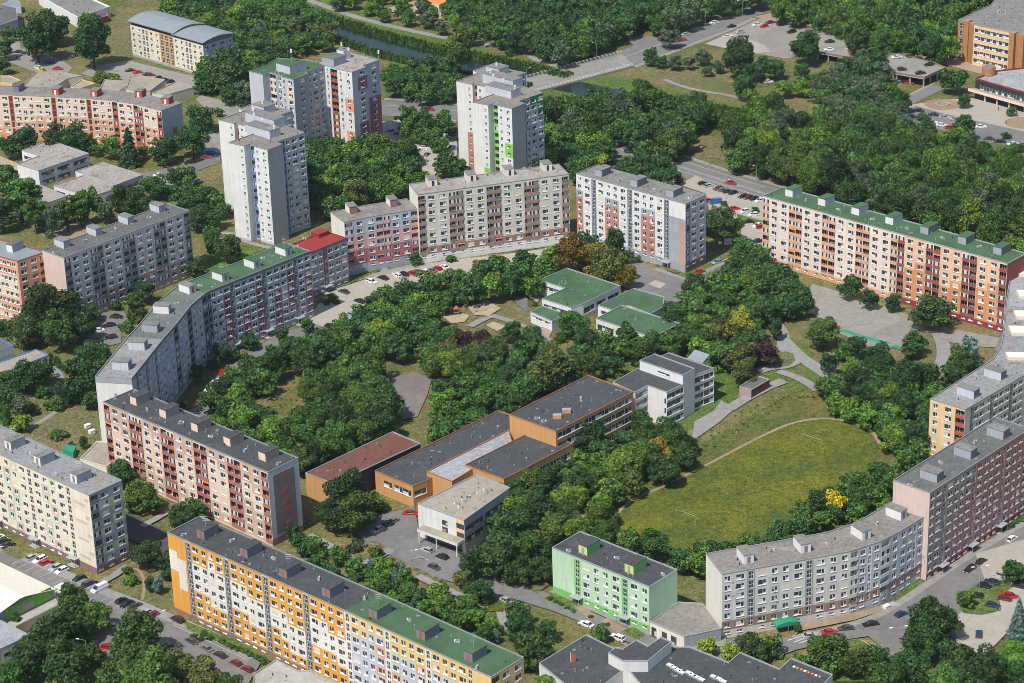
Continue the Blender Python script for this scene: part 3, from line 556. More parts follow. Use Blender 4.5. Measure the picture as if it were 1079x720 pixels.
# right hand street
S('street',[(700,690),(730,670),(765,675),(800,676),(840,672),(880,664),(920,650),(950,634),(980,612),(1010,592),(1045,570),(1085,545),(1110,530),(1110,600),(1085,610),(1060,640),(1040,665),(1020,690),(990,690),(945,697),(915,672),(880,677),(840,686),(800,700)],'asphalt')
S('flower_bed',[(835,672),(845,666),(900,655),(930,645),(934,638),(890,650),(845,660)],'dirt'); S('lawn_strip',[(952,630),(982,611),(978,606),(950,620)],'lawn'); S('flower_bed',[(1010,593),(1050,570),(1050,564),(1012,583)],'scrub'); S('lawn_strip',[(1058,560),(1079,549),(1079,541),(1056,552)],'lawn')
path('pavement',[(836,674),(885,663),(925,650),(955,632),(990,608),(1030,582),(1079,552)],2.4,'path'); kerb([(838,676.5),(886,665.5),(927,652),(957,634),(992,610),(1032,584),(1079,555)],sm=1)
S('car_park',[(1004,655),(1020,640),(1045,640),(1060,625),(1079,610),(1110,590),(1110,650),(1079,650),(1040,690),(1010,690)],'pave'); S('car_park',[(1028,585),(1079,570),(1110,560),(1110,620),(1079,625),(1040,620)],'pave')
S('lawn_strip',[(1006,632),(1025,620),(1045,612),(1060,613),(1068,620),(1052,630),(1055,645),(1035,650),(1015,648)],'lawn'); kerb([(1056,646),(1035,651),(1014,648.5),(1005,638),(1004,630)],sm=1)
S('lawn_strip',[(880,678),(905,675),(925,688),(942,700),(940,720),(880,720),(870,690)],'lawn'); S('dirt_patch',[(925,705),(945,700),(950,720),(930,722)],'dirt'); kerb([(880,677.5),(905,674),(927,688),(946,700)],sm=1)
# left lower street and parking
S('street',[(-40,560),(0,578),(40,597),(105,625),(160,645),(190,655),(240,680),(275,700),(262,722),(200,745),(120,720),(105,690),(60,650),(20,612),(-40,600)],'asphalt')
path('pavement',[(-20,568),(15,584),(60,603),(103,622),(150,640),(182,654),(225,672),(268,694)],3.4,'path',0); S('verge',[(0,572),(12,577),(32,588),(22,592),(2,583)],'scrub')
for i in range(22):
    x=26+i*7.6; y=590+i*3.32+ (0 if x<170 else 2)
    if x>172: break
    a=W(x,y); n=Vector((math.cos(R(227)),math.sin(R(227)))); Z[0]+=.0003; tag(ribbon('bay_line',[a,a+n*4.8],.13,'paint',Z[0]).build('bay_line'),kind='structure')
Z[0]+=.005
path('lane_marking',[(182,660),(225,680),(260,697)],.2,'paint',0); path('footpath',[(108,615),(122,607),(134,598)],2.5,'path',0)
S('lawn_strip',[(198,665),(240,683),(272,697),(280,694),(235,672),(192,655)],'lawn'); S('yard',[(60,640),(75,648),(50,668),(30,676),(28,664)],'pave'); S('lawn_strip',[(0,690),(10,686),(20,700),(0,712)],'field')
S('street',[(130,540),(176,562),(183,590),(170,585),(128,566)],'shadowasph'); path('footpath',[(150,556),(165,548),(178,540)],2.4,'path',0)  # dark sheet puts the cream block's cast shadow into the ground colour
path('footpath',[(325,566),(345,576),(365,588),(385,597)],3.0,'path',0); path('zebra',[(830,677),(845,672)],.5,'paint',0); path('zebra',[(836,679),(850,674)],.5,'paint',0); path('zebra',[(842,680),(855,675.5)],.5,'paint',0)
S('yard',[(690,686),(730,668),(765,670),(765,690),(730,690)],'oldasph'); S('yard',[(108,500),(120,478),(104,470),(86,484)],'concrete')
S('lawn',[(195,300),(235,255),(280,265),(295,258),(240,300)],'lawn'); S('yard',[(400,12),(440,18),(520,36),(540,50),(560,50),(530,30),(470,8),(440,2)],'sand')
S('car_park',[(400,130),(440,125),(480,128),(482,165),(468,172),(452,195),(440,170),(420,155),(400,160)],'pave')

def bays(x,y,x2,y2,n,ln,side=1):
    a,c=W(x,y),W(x2,y2); t=(c-a).normalized(); nn=Vector((-t.y,t.x))*side; st=(c-a).length/n; Z[0]+=.0041
    for i in range(n+1):
        q=a+t*st*i; tag(ribbon('bay_line',[q,q+nn*ln],.12,'paint',Z[0]).build('bay_line'),kind='structure')
bays(410,293,474,281,15,4.8); bays(498,278,536,273,8,4.8); bays(737,190,804,209,19,4.6,-1); bays(750,210,803,226,12,4.4); bays(128,627,165,645,9,4.8,-1); bays(972,119,1012,130,9,4.5,-1); bays(795,27,838,36,12,4.6)
# ================================================================== BUILDINGS
BLK='panel apartment blocks'
# 1 orange block in the foreground
p=block_poly([(176.2,561.2),(362.5,643.2),(517.5,713.8)],24)
g=Building('apartment_block','long orange and cream foreground block, its roof half dark and half green','apartment block',p,24,BLK)
c1={'O':'orange','c':'warmwhite','y':'ochre','g':'lgrey','r':'coral','m':'mauve','w':'warmwhite'}
#        b    s wnnw   s wnnw   s wnnw   s wn   (split)
A_=['Os'+'OOOO'+'s'+'OOOO'+'s'+'OOOO'+'s'+'OOOO'+'s'+'Oy',
    'Os'+'OOcO'+'s'+'OOOO'+'s'+'OOOO'+'s'+'OOOO'+'s'+'cO',
    'Os'+'cccc'+'s'+'ccOO'+'s'+'OOOO'+'s'+'ccOO'+'s'+'cc',
    'Os'+'cccc'+'s'+'cccc'+'s'+'ccOO'+'s'+'cccc'+'s'+'cc',
    'Os'+'cccc'+'s'+'cccc'+'s'+'cccc'+'s'+'cccc'+'s'+'cc',
    'Os'+'OOcc'+'s'+'OOcc'+'s'+'Occc'+'s'+'OOOc'+'s'+'Oc',
    'Os'+'OOOO'+'s'+'OOOO'+'s'+'OOcc'+'s'+'OOOO'+'s'+'OO',
    'Os'+'OOOO'+'s'+'OOOO'+'s'+'OOOO'+'s'+'OOOO'+'s'+'OO']
g.edge(0,'b6.6 s w n n w s w n n w s w n n w s w n n w',8,pat=[r.replace('s','.') for r in A_],cols=c1,wall='warmwhite',basecol='mauve',strip='dgrey',top=.45,door=1)
B_=['.yyyy.yyyy.yyyyyy']+['.yygg.yyyy.yyyyyy']+['.gggr.gggr.gggryy','.gggg.gggg.ggggyy','.gggr.rggr.rggryy','.gggg.gggg.ggggyy','.gggr.rggr.rggryy','.OOgg.gggg.ggggyy']
g.edge(1,'s w n n w s w n n w s w n n w s b6',8,pat=B_,cols=c1,wall='lgrey',basecol='mauve',strip='warmwhite',top=.45,door=1)
g.edge(2,'l w w',8,wall='yellowc',basecol='mauve',panel='ochre')
g.finish(wall='warmwhite',splits=[('rdark',[0,1,4,5]),('rgreen',[1,2,3,4])],rimh=.1)
ax=axis(p[0],p[2])
g.huts([(215.5,569.5),(261,588.7),(302.5,610.5),(348,631)],ax,'dgrey','rdark',ant=1); g.huts([(397.5,653.5),(448,676),(498,699)],ax,'dgrey','rgreen',ant=1)
g.vents([(193,564),(244,570),(289,589),(336,610),(384,631),(432,654),(483,676),(502,704)])
# tri-colour patch on the blank bay
b=MB(); a0=g.L[0]; n_=Vector((ax.y,-ax.x))*.015
for (u0,u1,z0,z1) in ((.06,3.3,13.2,19.2),(3.3,6.5,8.0,17.4)):
    q0=a0+ax*u0+n_*(1 if u0<1 else 1.6); q1=a0+ax*u1+n_*(1 if u0<1 else 1.6); b.face([(*q0,z0),(*q1,z0),(*q1,z1),(*q0,z1)],'warmwhite')
b.build('painted_stripe',g.e)
# 2 cream block lower left
p=block_poly([(-47,457.3),(93.6,522.3)],24.8)
g=Building('apartment_block','cream block with pale green and mauve bands at the left edge','apartment block',p,24.8,BLK)
cc={'m':'mauvespot','g':'greengrey','c':'cream'}
pt_=[]
for k in range(8):
    sec=['..g.','.m..','.g..','..m.','..g.','.m..','.g..','..m.'][k]; pt_.append(sec+'.'+sec+'.'+sec+'.'+sec+'.'+'.')
g.edge(0,'w n n w s w n n w s w n n w s b6.6',8,pat=[q.replace('.','c') for q in pt_],cols=cc,wall='cream',basecol='mauve',strip='grey',door=1)
g.edge(1,'l w w',8,wall='grey',cols=cc,pat=['...','.gg','...','..g','.g.','...','.gg','...'],basecol='mauve',panel='dgrey')
g.finish(wall='cream',roof='rmoss'); ax=axis(p[0],p[1]); g.huts([(12,475),(43,491.5),(81.5,510.5)],ax,'grey','rgrey',front='warmwhite',door='dgrey',ant=1); g.vents([(28,478),(60,500)])
g.dishes(1,[(.3,19.5),(.3,17),(.9,8),(.5,5)])
nb=Vector((ax.y,-ax.x))*.015; b=MB(); L_=(p[1]-p[0]).length
for k in range(4):
    z=20.3-k*5.6; q0=g.L[0]+ax*(L_-7.0)+nb; q1=g.L[0]+ax*(L_-2.2)+nb; b.face([(*q0,z),(*q1,z),(*q1,z+.9),(*q0,z+.9)],'mauvespot')
    z2=z+1.9; q0=g.L[0]+ax*(L_-2.6)+nb; q1=g.L[0]+ax*(L_-.6)+nb; b.face([(*q0,z2),(*q1,z2),(*q1,z2+1.0),(*q0,z2+1.0)],'mauvespot')
b.build('painted_stripe',g.e)
# 3 salmon block
p=block_poly([(108.5,423.8),(282,498)],23.6)
g=Building('apartment_block','salmon and cream block with red loggia panels and red squares on its grey end wall','apartment block',p,23.6,BLK)
cc={'s':'pinkpale','c':'peach','o':'apricot'}
pt_=['sssssssssssssssssss'.replace('s','s')]*8
pt_=['.ss..ss..ss..ss..ss..','.ss..cs..ss..cs..ss..','.cs..cc..sc..cc..cs..','.cc..cc..cc..cc..cc..','.cc..cc..cc..cc..sc..','.cc..sc..cc..cc..ss..','.sc..ss..sc..sc..ss..','.ss..ss..ss..ss..ss..']
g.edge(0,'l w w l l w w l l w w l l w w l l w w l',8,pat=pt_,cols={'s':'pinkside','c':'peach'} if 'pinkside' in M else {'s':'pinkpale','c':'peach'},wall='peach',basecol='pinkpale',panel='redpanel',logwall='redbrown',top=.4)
g.edge(1,wall='lgrey',basecol='mauve'); g.finish(wall='peach',roof='rdark'); ax=axis(p[0],p[1])
g.huts([(144,428),(175,441.5),(208.5,456),(243,471),(280,487)],ax,'pinkgrey','rdark',front='peach',door=None); g.vents([(122,416),(155,432),(190,446),(223,460),(258,475),(293,489)])
e0,e1=g.L[1],g.L[2]; t=(e1-e0).normalized(); nn=Vector((t.y,-t.x)); b=MB()
def slab(b,u0,u1,z0,z1,o,m):
    q=[e0+t*u0,e0+t*u1]; a,c=q[0]+nn*.0,q[1]+nn*.0; b.prism([a+nn*o,c+nn*o,c+nn*.005,a+nn*.005],z0,z1,m)
slab(b,1.8,9.8,3.0,21.8,.06,'endpanel'); b.build('end_wall_panel',g.e)
b=MB()
for z in (18.2,14.6,11.4,8.2,3.9)[1:4]: slab(b,5.3,7.0,z,z+1.7,.10,'brickred')
slab(b,5.1,6.9,19.2,20.9,.10,'mauve'); slab(b,5.5,7.2,4.0,5.8,.10,'mauve'); b.build('red_square_panel',g.e)
# 4 long bent block
fr=[(138.7,399),(172,357),(187,340),(201,322),(217.5,308),(227,304),(326.8,264.6)]
p=block_poly(fr,24.5); n=len(fr)
g=Building('apartment_block','long bent block with white end wall, grey-green roof and red painted bays','apartment block',p,24.5,BLK)
for i,by in enumerate(['b3 s1.2 n n s1.2 n n s1.2 n n','n n l','n n l','n n l','l n']):
    g.edge(i,by,8,wall='bluegrey',strip='maroon',basecol='grey',panel='dgrey',attic='dgrey',top=1.0,fh=2.7)
pt_=['.......................']*8
sec=['..r','..r','..r','..r','..r']
rows=[]
for k in range(8):
    r='nnxnnnrxnnnnxnn'
    rows.append(''.join([ '.' , 'r' if k>=1 else '.', 's', '.', 'r' if k>=4 else '.', '.', 'r' if k>=1 else '.', 's', '.', 'r' if k>=3 else '.','.','r' if 1<=k<=5 else '.','s','.','r' if k>=2 else '.']))
g.edge(5,'w w s w w w w s w w w w s w w',8,pat=[q.replace('s','.') for q in rows],cols={'r':'raspberry'},wall='bluegrey',strip='dgrey',basecol='grey',attic='dgrey',top=1.0,fh=2.7,door=1)
g.edge(2*n-1,wall='white'); ids=list(range(2*n))
g.finish(wall='white',splits=[('rrust',[0,1,2*n-2,2*n-1]),('rgreygreen',[1,2,2*n-3,2*n-2]),('rgreygreen',[2,3,2*n-4,2*n-3]),('rgreygreen',[3,4,2*n-5,2*n-4]),('rgreen',[4,5,2*n-6,2*n-5]),('rgreen',[5,6,2*n-7,2*n-6])])
b=MB(); q0,q1=g.L[2*n-1],g.L[0]; t=(q1-q0).normalized(); nn=Vector((t.y,-t.x)); b.prism([q0,q0+nn*.08,q1+nn*.08,q1][::-1],22.6,24.36,'grey'); b.build('grey_band',g.e)
a5=axis(p[5],p[6]); g.huts([(234.5,297.5),(268,283.8),(301,270.5)],a5,'white','rgreen',side=-1,front='lgrey',door='dgrey',ant=1)
g.huts([(200,310.5)],axis(p[4],p[5]),'white','rgrey',side=-1,front='lgrey'); g.huts([(178,331)],axis(p[2],p[3]),'white','rgrey',side=-1,front='lgrey')
g.huts([(166,351)],axis(p[1],p[2]),'grey','rgrey',side=-1); g.huts([(152.5,369.5),(135.5,390.5)],axis(p[0],p[1]),'lgrey','rgrey',side=-1,front='grey',door='dgrey',lu=3.4)
g.vents([(212,301),(278,272),(185,320),(311,260)]); g.dishes(5,[(.15,8),(.3,9),(.45,14),(.55,11),(.68,12),(.2,5),(.8,10)])
# 4b red roofed section
p=block_poly([(327,266.5),(365.5,251)],17.0,11.0)
g=Building('apartment_block','low grey block section under a bright red roof','apartment block',p,17.0,BLK)
g.edge(0,'w n s w w w',5,wall='grey',strip='maroon',basecol='dgrey',attic='dgrey',top=.9,door=1); g.finish(wall='white',roof='rred',rim='rred')
g.huts([(336,251.5)],axis(p[0],p[1]),'rred','rred',side=-1,h=1.4,lu=5,lv=4,door=None); g.vents([(322,252)])
# 5 grey block on the left
p=block_poly([(67,272),(199.3,222)],25.0)
g=Building('apartment_block','dull grey block with dark glazed loggias, dark flat roof and white left end wall','apartment block',p,25.0,BLK)
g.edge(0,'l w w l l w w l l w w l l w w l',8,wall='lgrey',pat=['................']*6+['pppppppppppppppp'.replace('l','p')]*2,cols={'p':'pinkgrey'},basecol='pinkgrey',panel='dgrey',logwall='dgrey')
g.edge(3,wall='paleside'); g.finish(wall='white',roof='rmid'); ax=axis(p[0],p[1])
g.huts([(67.5,262.5),(101.5,249.5),(135,237.3),(168,225)],ax,'lgrey','rgrey',side=-1,front='grey',door=None); g.vents([(89,254),(122,241),(156,229),(57,267)])
g.dishes(0,[(.08,17),(.28,20),(.3,12),(.33,8),(.5,14),(.62,10),(.72,15),(.86,19),(.9,11),(.16,9)])
# 6 small orange block
f=Ws([(-30,262.5),(18,275.5),(47.2,265.8)],24); a=axis(f[1],f[2]); L_=11.7; f2=f[1]+a*L_; t=axis(f[0],f[1]); p=[f[0],f[1],f2,f2-t*(f[1]-f[0]).length]
g=Building('apartment_block','orange plastered block with a blue-grey roof cut by the left edge of the picture','apartment block',p,24,BLK)
g.edge(0,'w n n w s w n n w n b1.4',8,wall='apricot',pat=['......................']*2+['cccccccccc.']*3+['...........']*3,cols={'c':'peach'},basecol='apricot',strip='apricot'); g.edge(1,'w w l',8,wall='apricot',basecol='apricot',panel='deeporange'); g.finish(wall='apricot',roof='rblue',rim='redbrown'); g.huts([(13.5,266.5)],t,'grey','rmid',front='white',door=None)
# 7 upper left curved block
p=block_poly([(-32,99),(0,99.8),(35,101.2),(82,103.2),(117.5,106),(140,109.5),(170,116.8)],19.5)
g=Building('apartment_block','curved cream block with salmon lower floors and red lift houses, upper left','apartment block',p,19.5,BLK)
cc={'s':'apricot','c':'peach','r':'deeporange'}
def P7(s,k0): return [('.'*len(s)) if k<k0 else 's'*len(s) for k in range(6)]
for i,(by,k0) in enumerate([('w n n',5),('w s w n n',4),('w w s w n n',3),('w s w n n',3),('l w w',3),('l l w w l',3)]):
    g.edge(i,by,6,pat=P7(by.split(),k0),cols=cc,wall='peach',basecol='deeporange',strip='brickred',panel='brickred',sframe='redbrown',top=.4,door=1)
g.edge(6,wall='bluegrey',basecol='brickred'); g.finish(wall='peach',roof='rold')
ax=axis(p[3],p[4]); g.huts([(62,100.5),(102.5,102.5),(149.5,103),(178,110.3)],ax,'brickred','rgrey',side=1,h=2.6,lu=3.2,lv=4.4,door='frame',front='brickred'); g.huts([(20,97.5)],ax,'dgrey','rmid',door=None)
e=g.L[6:8]; t=(e[1]-e[0]).normalized(); nn=Vector((t.y,-t.x)); b=MB(); q0=e[0]+t*3; q1=e[0]+t*10.5; q2=e[0]+t*5.5; q3=e[0]+t*8
for a_,c_,z0,z1,o in ((q0,q1,2.2,7.0,.05),(q2,q3,7.0,10.5,.05)): b.prism([a_+nn*o,c_+nn*o,c_+nn*.005,a_+nn*.005],z0,z1,'mauve')
b.build('painted_stepped_panel',g.e)
# 8 arched roof block
f=Ws([(137,26),(186,41),(213.8,47.8)],15.0); t=axis(f[0],f[2]); n_=Vector((-t.y,t.x)); D=17.5; Ltot=(f[2]-f[0]).length
p=[f[0],f[0]+t*Ltot,f[0]+t*Ltot+n_*D,f[0]+n_*D]
g=Building('apartment_house','cream apartment house under two overlapping arched grey sheet roofs','apartment house',p,15.0)
us=Ltot*.62
pt_=['......ooo......']*5
g.edge(0,'n n s1.6 s1.6 n n s2.2 s2.2 s2.2 n n s1.6 s1.6 n n',5,pat=['......ooo......']*5,cols={'o':'orangebox'},wall='cream',basecol='grey',strip='cream',fh=2.7,top=.5)
g.edge(1,'n w w n',5,wall='bluegrey',fh=2.7,top=.5); g.edge(3,wall='cream'); g.finish(wall='cream',roofgeo=False)
def vault(u0,u1,zb,sag,ov,nm):
    b=MB(); N_=12
    q=[]
    for k in range(N_+1):
        v=-ov+(D+2*ov)*k/N_; z=zb+sag*math.sin(math.pi*k/N_)
        q.append((v,z))
    def w3(u,v,z): s_=g.L[0]+t*u+n_*v; return (s_.x,s_.y,z)
    for k in range(N_):
        (v0,z0),(v1,z1)=q[k],q[k+1]
        b.face([w3(u0,v0,z0),w3(u1,v0,z0),w3(u1,v1,z1),w3(u0,v1,z1)],'rblue'); b.face([w3(u0,v0,z0-.25),w3(u0,v1,z1-.25),w3(u1,v1,z1-.25),w3(u1,v0,z0-.25)],'metal')
        for u_ in (u0,u1): b.face([w3(u_,v0,z0-.25),w3(u_,v1,z1-.25),w3(u_,v1,z1),w3(u_,v0,z0)],'metal')
    b.build(nm,g.e)
    b=MB()
    for k in range(1,N_-1):   # recessed attic storey under the vault
        (v0,z0),(v1,z1)=q[k],q[k+1]
        for u_ in (u0+.6,u1-.6): b.face([w3(u_,v0,15),w3(u_,v1,15),w3(u_,v1,z1-.26),w3(u_,v0,z0-.26)],'dgrey')
    v0=q[1][0]+.2; b.face([w3(u0+.6,v0,15),w3(u1-.6,v0,15),w3(u1-.6,v0,q[1][1]-.05),w3(u0+.6,v0,q[1][1]-.05)],'glass'); b.face([w3(0,0,15),w3(Ltot,0,15),w3(Ltot,D,15),w3(0,D,15)],'rgrey') if u0<1 else None
    b.build('attic_storey',g.e)
vault(-.8,us,16.9,1.9,.8,'roof'); vault(us-1.5,Ltot+.8,16.3,1.4,.8,'roof')
g.vents([]); 
# 9/10/11 towers built on the same stepped plan
def tower(name,label,ref,z,bay,walls,roof,rot=GA,pans=None,floors=13,plan=None,extra=None):
    U_=Vector((math.cos(rot),math.sin(rot))); V_=Vector((-U_.y,U_.x)); r0=W(*ref,z); p=[r0+U_*u+V_*v for u,v in plan]
    g=Building(name,label,'apartment tower',p,z,'apartment towers'); return g,U_,V_,r0
PL=[(-17.5,-3.2),(-9.9,-2.4),(-9.9,.6),(-6.9,.9),(-6.9,-.3),(0,0),(-.2,7.8),(-4.0,8.0),(-3.3,21.8),(-13,22.6),(-25.3,23.5),(-25.3,36.5),(-44,34.5),(-44,26),(-40.2,25),(-40,12),(-32,12.6),(-32,14),(-30,14.2),(-30,13.0),(-17.5,14.6)]
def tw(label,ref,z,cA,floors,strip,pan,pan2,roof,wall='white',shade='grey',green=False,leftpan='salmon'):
    g,U_,V_,r0=tower('apartment_tower',label,ref,z,None,None,roof,plan=PL)
    k=dict(top=.5,fh=2.78,basecol='lgrey')
    q=['.']*floors
    g.edge(0,'b3.2 n1.8',floors,wall=wall,pat=(['..']*9+['.g']*5) if green else None,cols={'g':'lime'},nw=1.0,wh=1.0,**k)
    g.edge(2,'l',floors,wall='grey',panel=pan,logwall='grey',**k)
    g.edge(4,'n w',floors,wall=wall,pat=(['..']*5+['.g']*2+['..']*7) if green else None,cols={'g':'lime'},nw=1.0,wh=1.2,ww=1.5,**k)
    g.edge(5,wall=shade,basecol='grey');  # white tower's side away from the sun: its shade is put into the colour
    g.edge(7,'b1.1 l n1.9 w w2.6',floors,wall='bluegrey',panel=pan2,strip='bluegrey',logwall='grey',pat=(['g..gg','.g..g','....g']+['.g...']*6+['gg.g.']*5) if green else None,cols={'g':'darkgreen'},**k)
    g.edge(15,'b3 n2',floors,wall=wall,nw=1.0,wh=1.0,pat=(['..']*7+['.r']*7) if green else None,cols={'r':'salmon'},**k)
    g.edge(17,'l',floors,wall='grey',panel=leftpan,**k); g.edge(19,'n w n n',floors,wall='white',nw=1.0,wh=1.1,ww=1.5,**k)
    g.edge(9,wall='grey'); g.edge(10,'w w w',floors,wall='bluegrey',**k)
    g.finish(wall=wall,roof=roof,rimh=.1)
    def bx(u,v,lu,lv,h,w_,m2): 
        o=g.boxpart('lift_house',r0+U_*u+V_*v,U_,lu,lv,z-.24,z+h,w_,m2,.1); return o
    bx(-31,17.5,16,5.6,3.4,'lgrey','rgrey'); bx(-22,9.2,13.5,5.4,2.8,'lgrey','rgrey') ; bx(-38,27,7,6,2.6,'lgrey','rgrey')
    for u,v,h in ((-14,11,7),(-22,14,6.5),(-9,12,5),(-29,20,5.5),(-35,30,4.5)):
        c=g.local(r0+U_*u+V_*v); b=MB(); b.tube((c.x,c.y,z+2),(c.x,c.y,z+h),.09,.05,'metal',6)
        for dz in (.4,.9,1.5): b.box(c.x-.35,c.x+.35,c.y-.12,c.y+.12,z+h-dz-.5,z+h-dz-.15,'frame')
        b.build('antenna_mast',g.e)
    return g
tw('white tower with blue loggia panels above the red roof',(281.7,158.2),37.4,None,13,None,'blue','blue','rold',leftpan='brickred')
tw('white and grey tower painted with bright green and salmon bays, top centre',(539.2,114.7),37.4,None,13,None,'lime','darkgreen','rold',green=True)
# tower 2: green roofed half and grey half
PL2=[(-22.3,-3.3),(-14.6,-3.0),(-14.6,.8),(-6.9,.8),(-6.9,-.3),(0,0),(-.8,9.2),(-3.2,9.4),(-3.6,20.6),(4.2,20.6),(4.2,20.0),(11.8,20.9),(11.7,29.2),(9.4,29.3),(9.2,39),(-8.5,39.2),(-8.6,22),(-16.6,21),(-26,15.5),(-22,5)]
r0=W(309,84,36.4); p=[r0+GU*u+GV*v for u,v in PL2]; g=Building('apartment_tower','paired grey tower, one half green roofed, the other with dark red and salmon painted bays','apartment tower',p,36.4,'apartment towers')
k=dict(top=.5,fh=2.75,basecol='lgrey')
g.edge(0,wall='lgrey'); g.edge(2,'l n',13,wall='grey',panel='peach',**k); g.edge(4,'n w',13,wall='lgrey',pat=['..','.y','.y']+['..']*10,cols={'y':'peach'},nw=1.0,**k)
g.edge(5,'b2 w b1',13,wall='grey',**k); g.edge(7,'w w w',13,wall='bluegrey',pat=['...']*5+['m..','mm.']*4,cols={'m':'mauvespot'},**k)
g.edge(8,'n1.6 l',13,wall='white',panel='brickred',nw=.9,**k); g.edge(10,'n w',13,wall='white',pat=['..']*4+['.r','.r','..','..','..','.r','.r','..'],cols={'r':'coral'},nw=1.0,ww=1.5,**k)
g.edge(11,'b2 w',13,wall='bluegrey',pat=['..','.r','.r']+['..']*5+['.r','.r','..'],cols={'r':'raspberry'},**k); g.edge(13,'s1.4 w',13,wall='bluegrey',strip='bluegrey',pat=['..']*5+['.r']*8,cols={'r':'raspberry'},**k)
q=range(20)
g.finish(wall='lgrey',splits=[('rgreen',[0,1,2,3,4,5,6,7,8,16,17,18,19]),('rlight',[8,9,10,11,12,13,14,15,16])],rimh=.1)
g.boxpart('lift_house',r0+GU*-14+GV*4,GU,8,9,36.2,39.6,'lgrey','rgreen',.1); g.boxpart('lift_house',r0+GU*-6.5+GV*22,GU,7,7,36.2,39.2,'grey','rmid',.1)
g.boxpart('lift_house',r0+GU*-7+GV*31,GU,4,4,36.2,39.8,'white','rgrey',.1)
for u,v,h in ((-5,32,6.5),(1,30,6),(10,38,4.5),(-9,8,9)):
    c=g.local(r0+GU*u+GV*v); b=MB(); b.tube((c.x,c.y,36),(c.x,c.y,36.4+h),.1,.06,'metal',6); b.box(c.x-.3,c.x+.3,c.y-.3,c.y+.3,36.4+h-1.5,36.4+h-.1,'frame'); b.build('antenna_mast',g.e)
# 12 pink block
p=block_poly([(362.6,234.3),(385,229.5),(440,220.3)],20.8)
g=Building('apartment_block','low pink block with deep rose lower floors and pink lift houses','apartment block',p,20.8,BLK)
PP={'g':'bluegrey','p':'pink','r':'rose','gp':'bluegrey','pp':'pink','rp':'rose'}
def rws(n): return ['g'*n,'g'*n,'p'*n,'p'*n,'r'*n,'r'*n]
pp=['gppggp','gppggp','pppppp','pppppp','rrrrrr','rrrrrr']
g.edge(0,'l w',6,pat=rws(2),cols=PP,wall='bluegrey',basecol='grey',logwall='pink'); g.edge(1,'w l l w w l',6,pat=['ggpggg']+pp[1:],cols=PP,wall='bluegrey',basecol='grey',logwall='pink',door=1)
g.edge(5,wall='warmwhite'); g.finish(wall='warmwhite',roof='rold'); ax=axis(p[1],p[2]); g.huts([(368.5,226),(411.5,218.6)],ax,'warmwhite','rgrey',side=-1,front='raspberry',door='dgrey',lu=3.0,lv=5)
g.vents([(392,219)])
# 13 tan-grey block
p=block_poly([(440,205.3),(540,191.7),(599.5,183.6)],26.7)
g=Building('apartment_block','unrenovated beige-grey block with brown loggia panels and white ground floor garages','apartment block',p,26.7,BLK)
cc={'b':'brown','bp':'brown'}
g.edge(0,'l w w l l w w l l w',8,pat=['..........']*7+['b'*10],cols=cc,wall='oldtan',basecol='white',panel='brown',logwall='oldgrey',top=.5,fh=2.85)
g.edge(1,'w l l w w l',8,pat=['......']*7+['b'*6],cols=cc,wall='oldtan',basecol='white',panel='brown',logwall='oldgrey',top=.5,fh=2.85); g.edge(5,wall='warmwhite'); g.edge(2,wall='oldgrey')
g.finish(wall='oldgrey',roof='rlight'); ax=axis(p[0],p[1]); g.huts([(452,197),(493,191.8),(533,186),(573,180.8)],ax,'oldgrey','rgrey',side=-1,front='warmwhite',door='dark',lu=3.2,lv=4.6); g.vents([(470,190),(512,184),(553,178)])
# 14 white/salmon/grey block
p=block_poly([(606.9,183),(722.3,215.1)],26.3)
g=Building('apartment_block','white and grey block with salmon painted bays and a salmon stripe beside the corner','apartment block',p,26.3,BLK)
rows=[]
for k in range(8): rows.append(''.join(['.' if k<2 else ('g' if k==2 else 's'),'.','.','.']+['.' if k<2 else ('g' if k==2 else 's')]*2+['.','.','.']+['.' if k<2 else ('g' if k==2 else 's')]*2+['.','.','.' if k<2 else 'g']))
rows=[r.replace('','') for r in rows]
g.edge(0,'n w s w n n w s w n n w s b6.2',8,pat=rows,cols={'s':'salmon','g':'grey'},wall='white',basecol='grey',strip='dgrey',door=1)
g.edge(1,'l2 w w',8,wall='lgrey',basecol='mauve',panel='dgrey'); g.finish(wall='white',roof='rgrey'); ax=axis(p[0],p[1])
g.huts([(634,187),(671.5,197.8),(709.5,208.8)],ax,'dgrey','rgrey',door=None,front='grey',lu=3.3,lv=5.4,ant=1); g.vents([(652,190),(690,200),(728,209)])  # darker hut walls put the shade of their long sides into the colour
L_=(p[1]-p[0]).length; nb=Vector((ax.y,-ax.x))*.03; q0=g.L[0]+ax*(L_-2.7); q1=g.L[0]+ax*(L_-.8); b=MB(); b.face([(*(q0+nb),2.6),(*(q1+nb),2.6),(*(q1+nb),19.4),(*(q0+nb),19.4)],'stripe'); b.build('painted_stripe',g.e)
g.dishes(0,[(.28,17),(.52,14),(.5,19),(.72,15)])
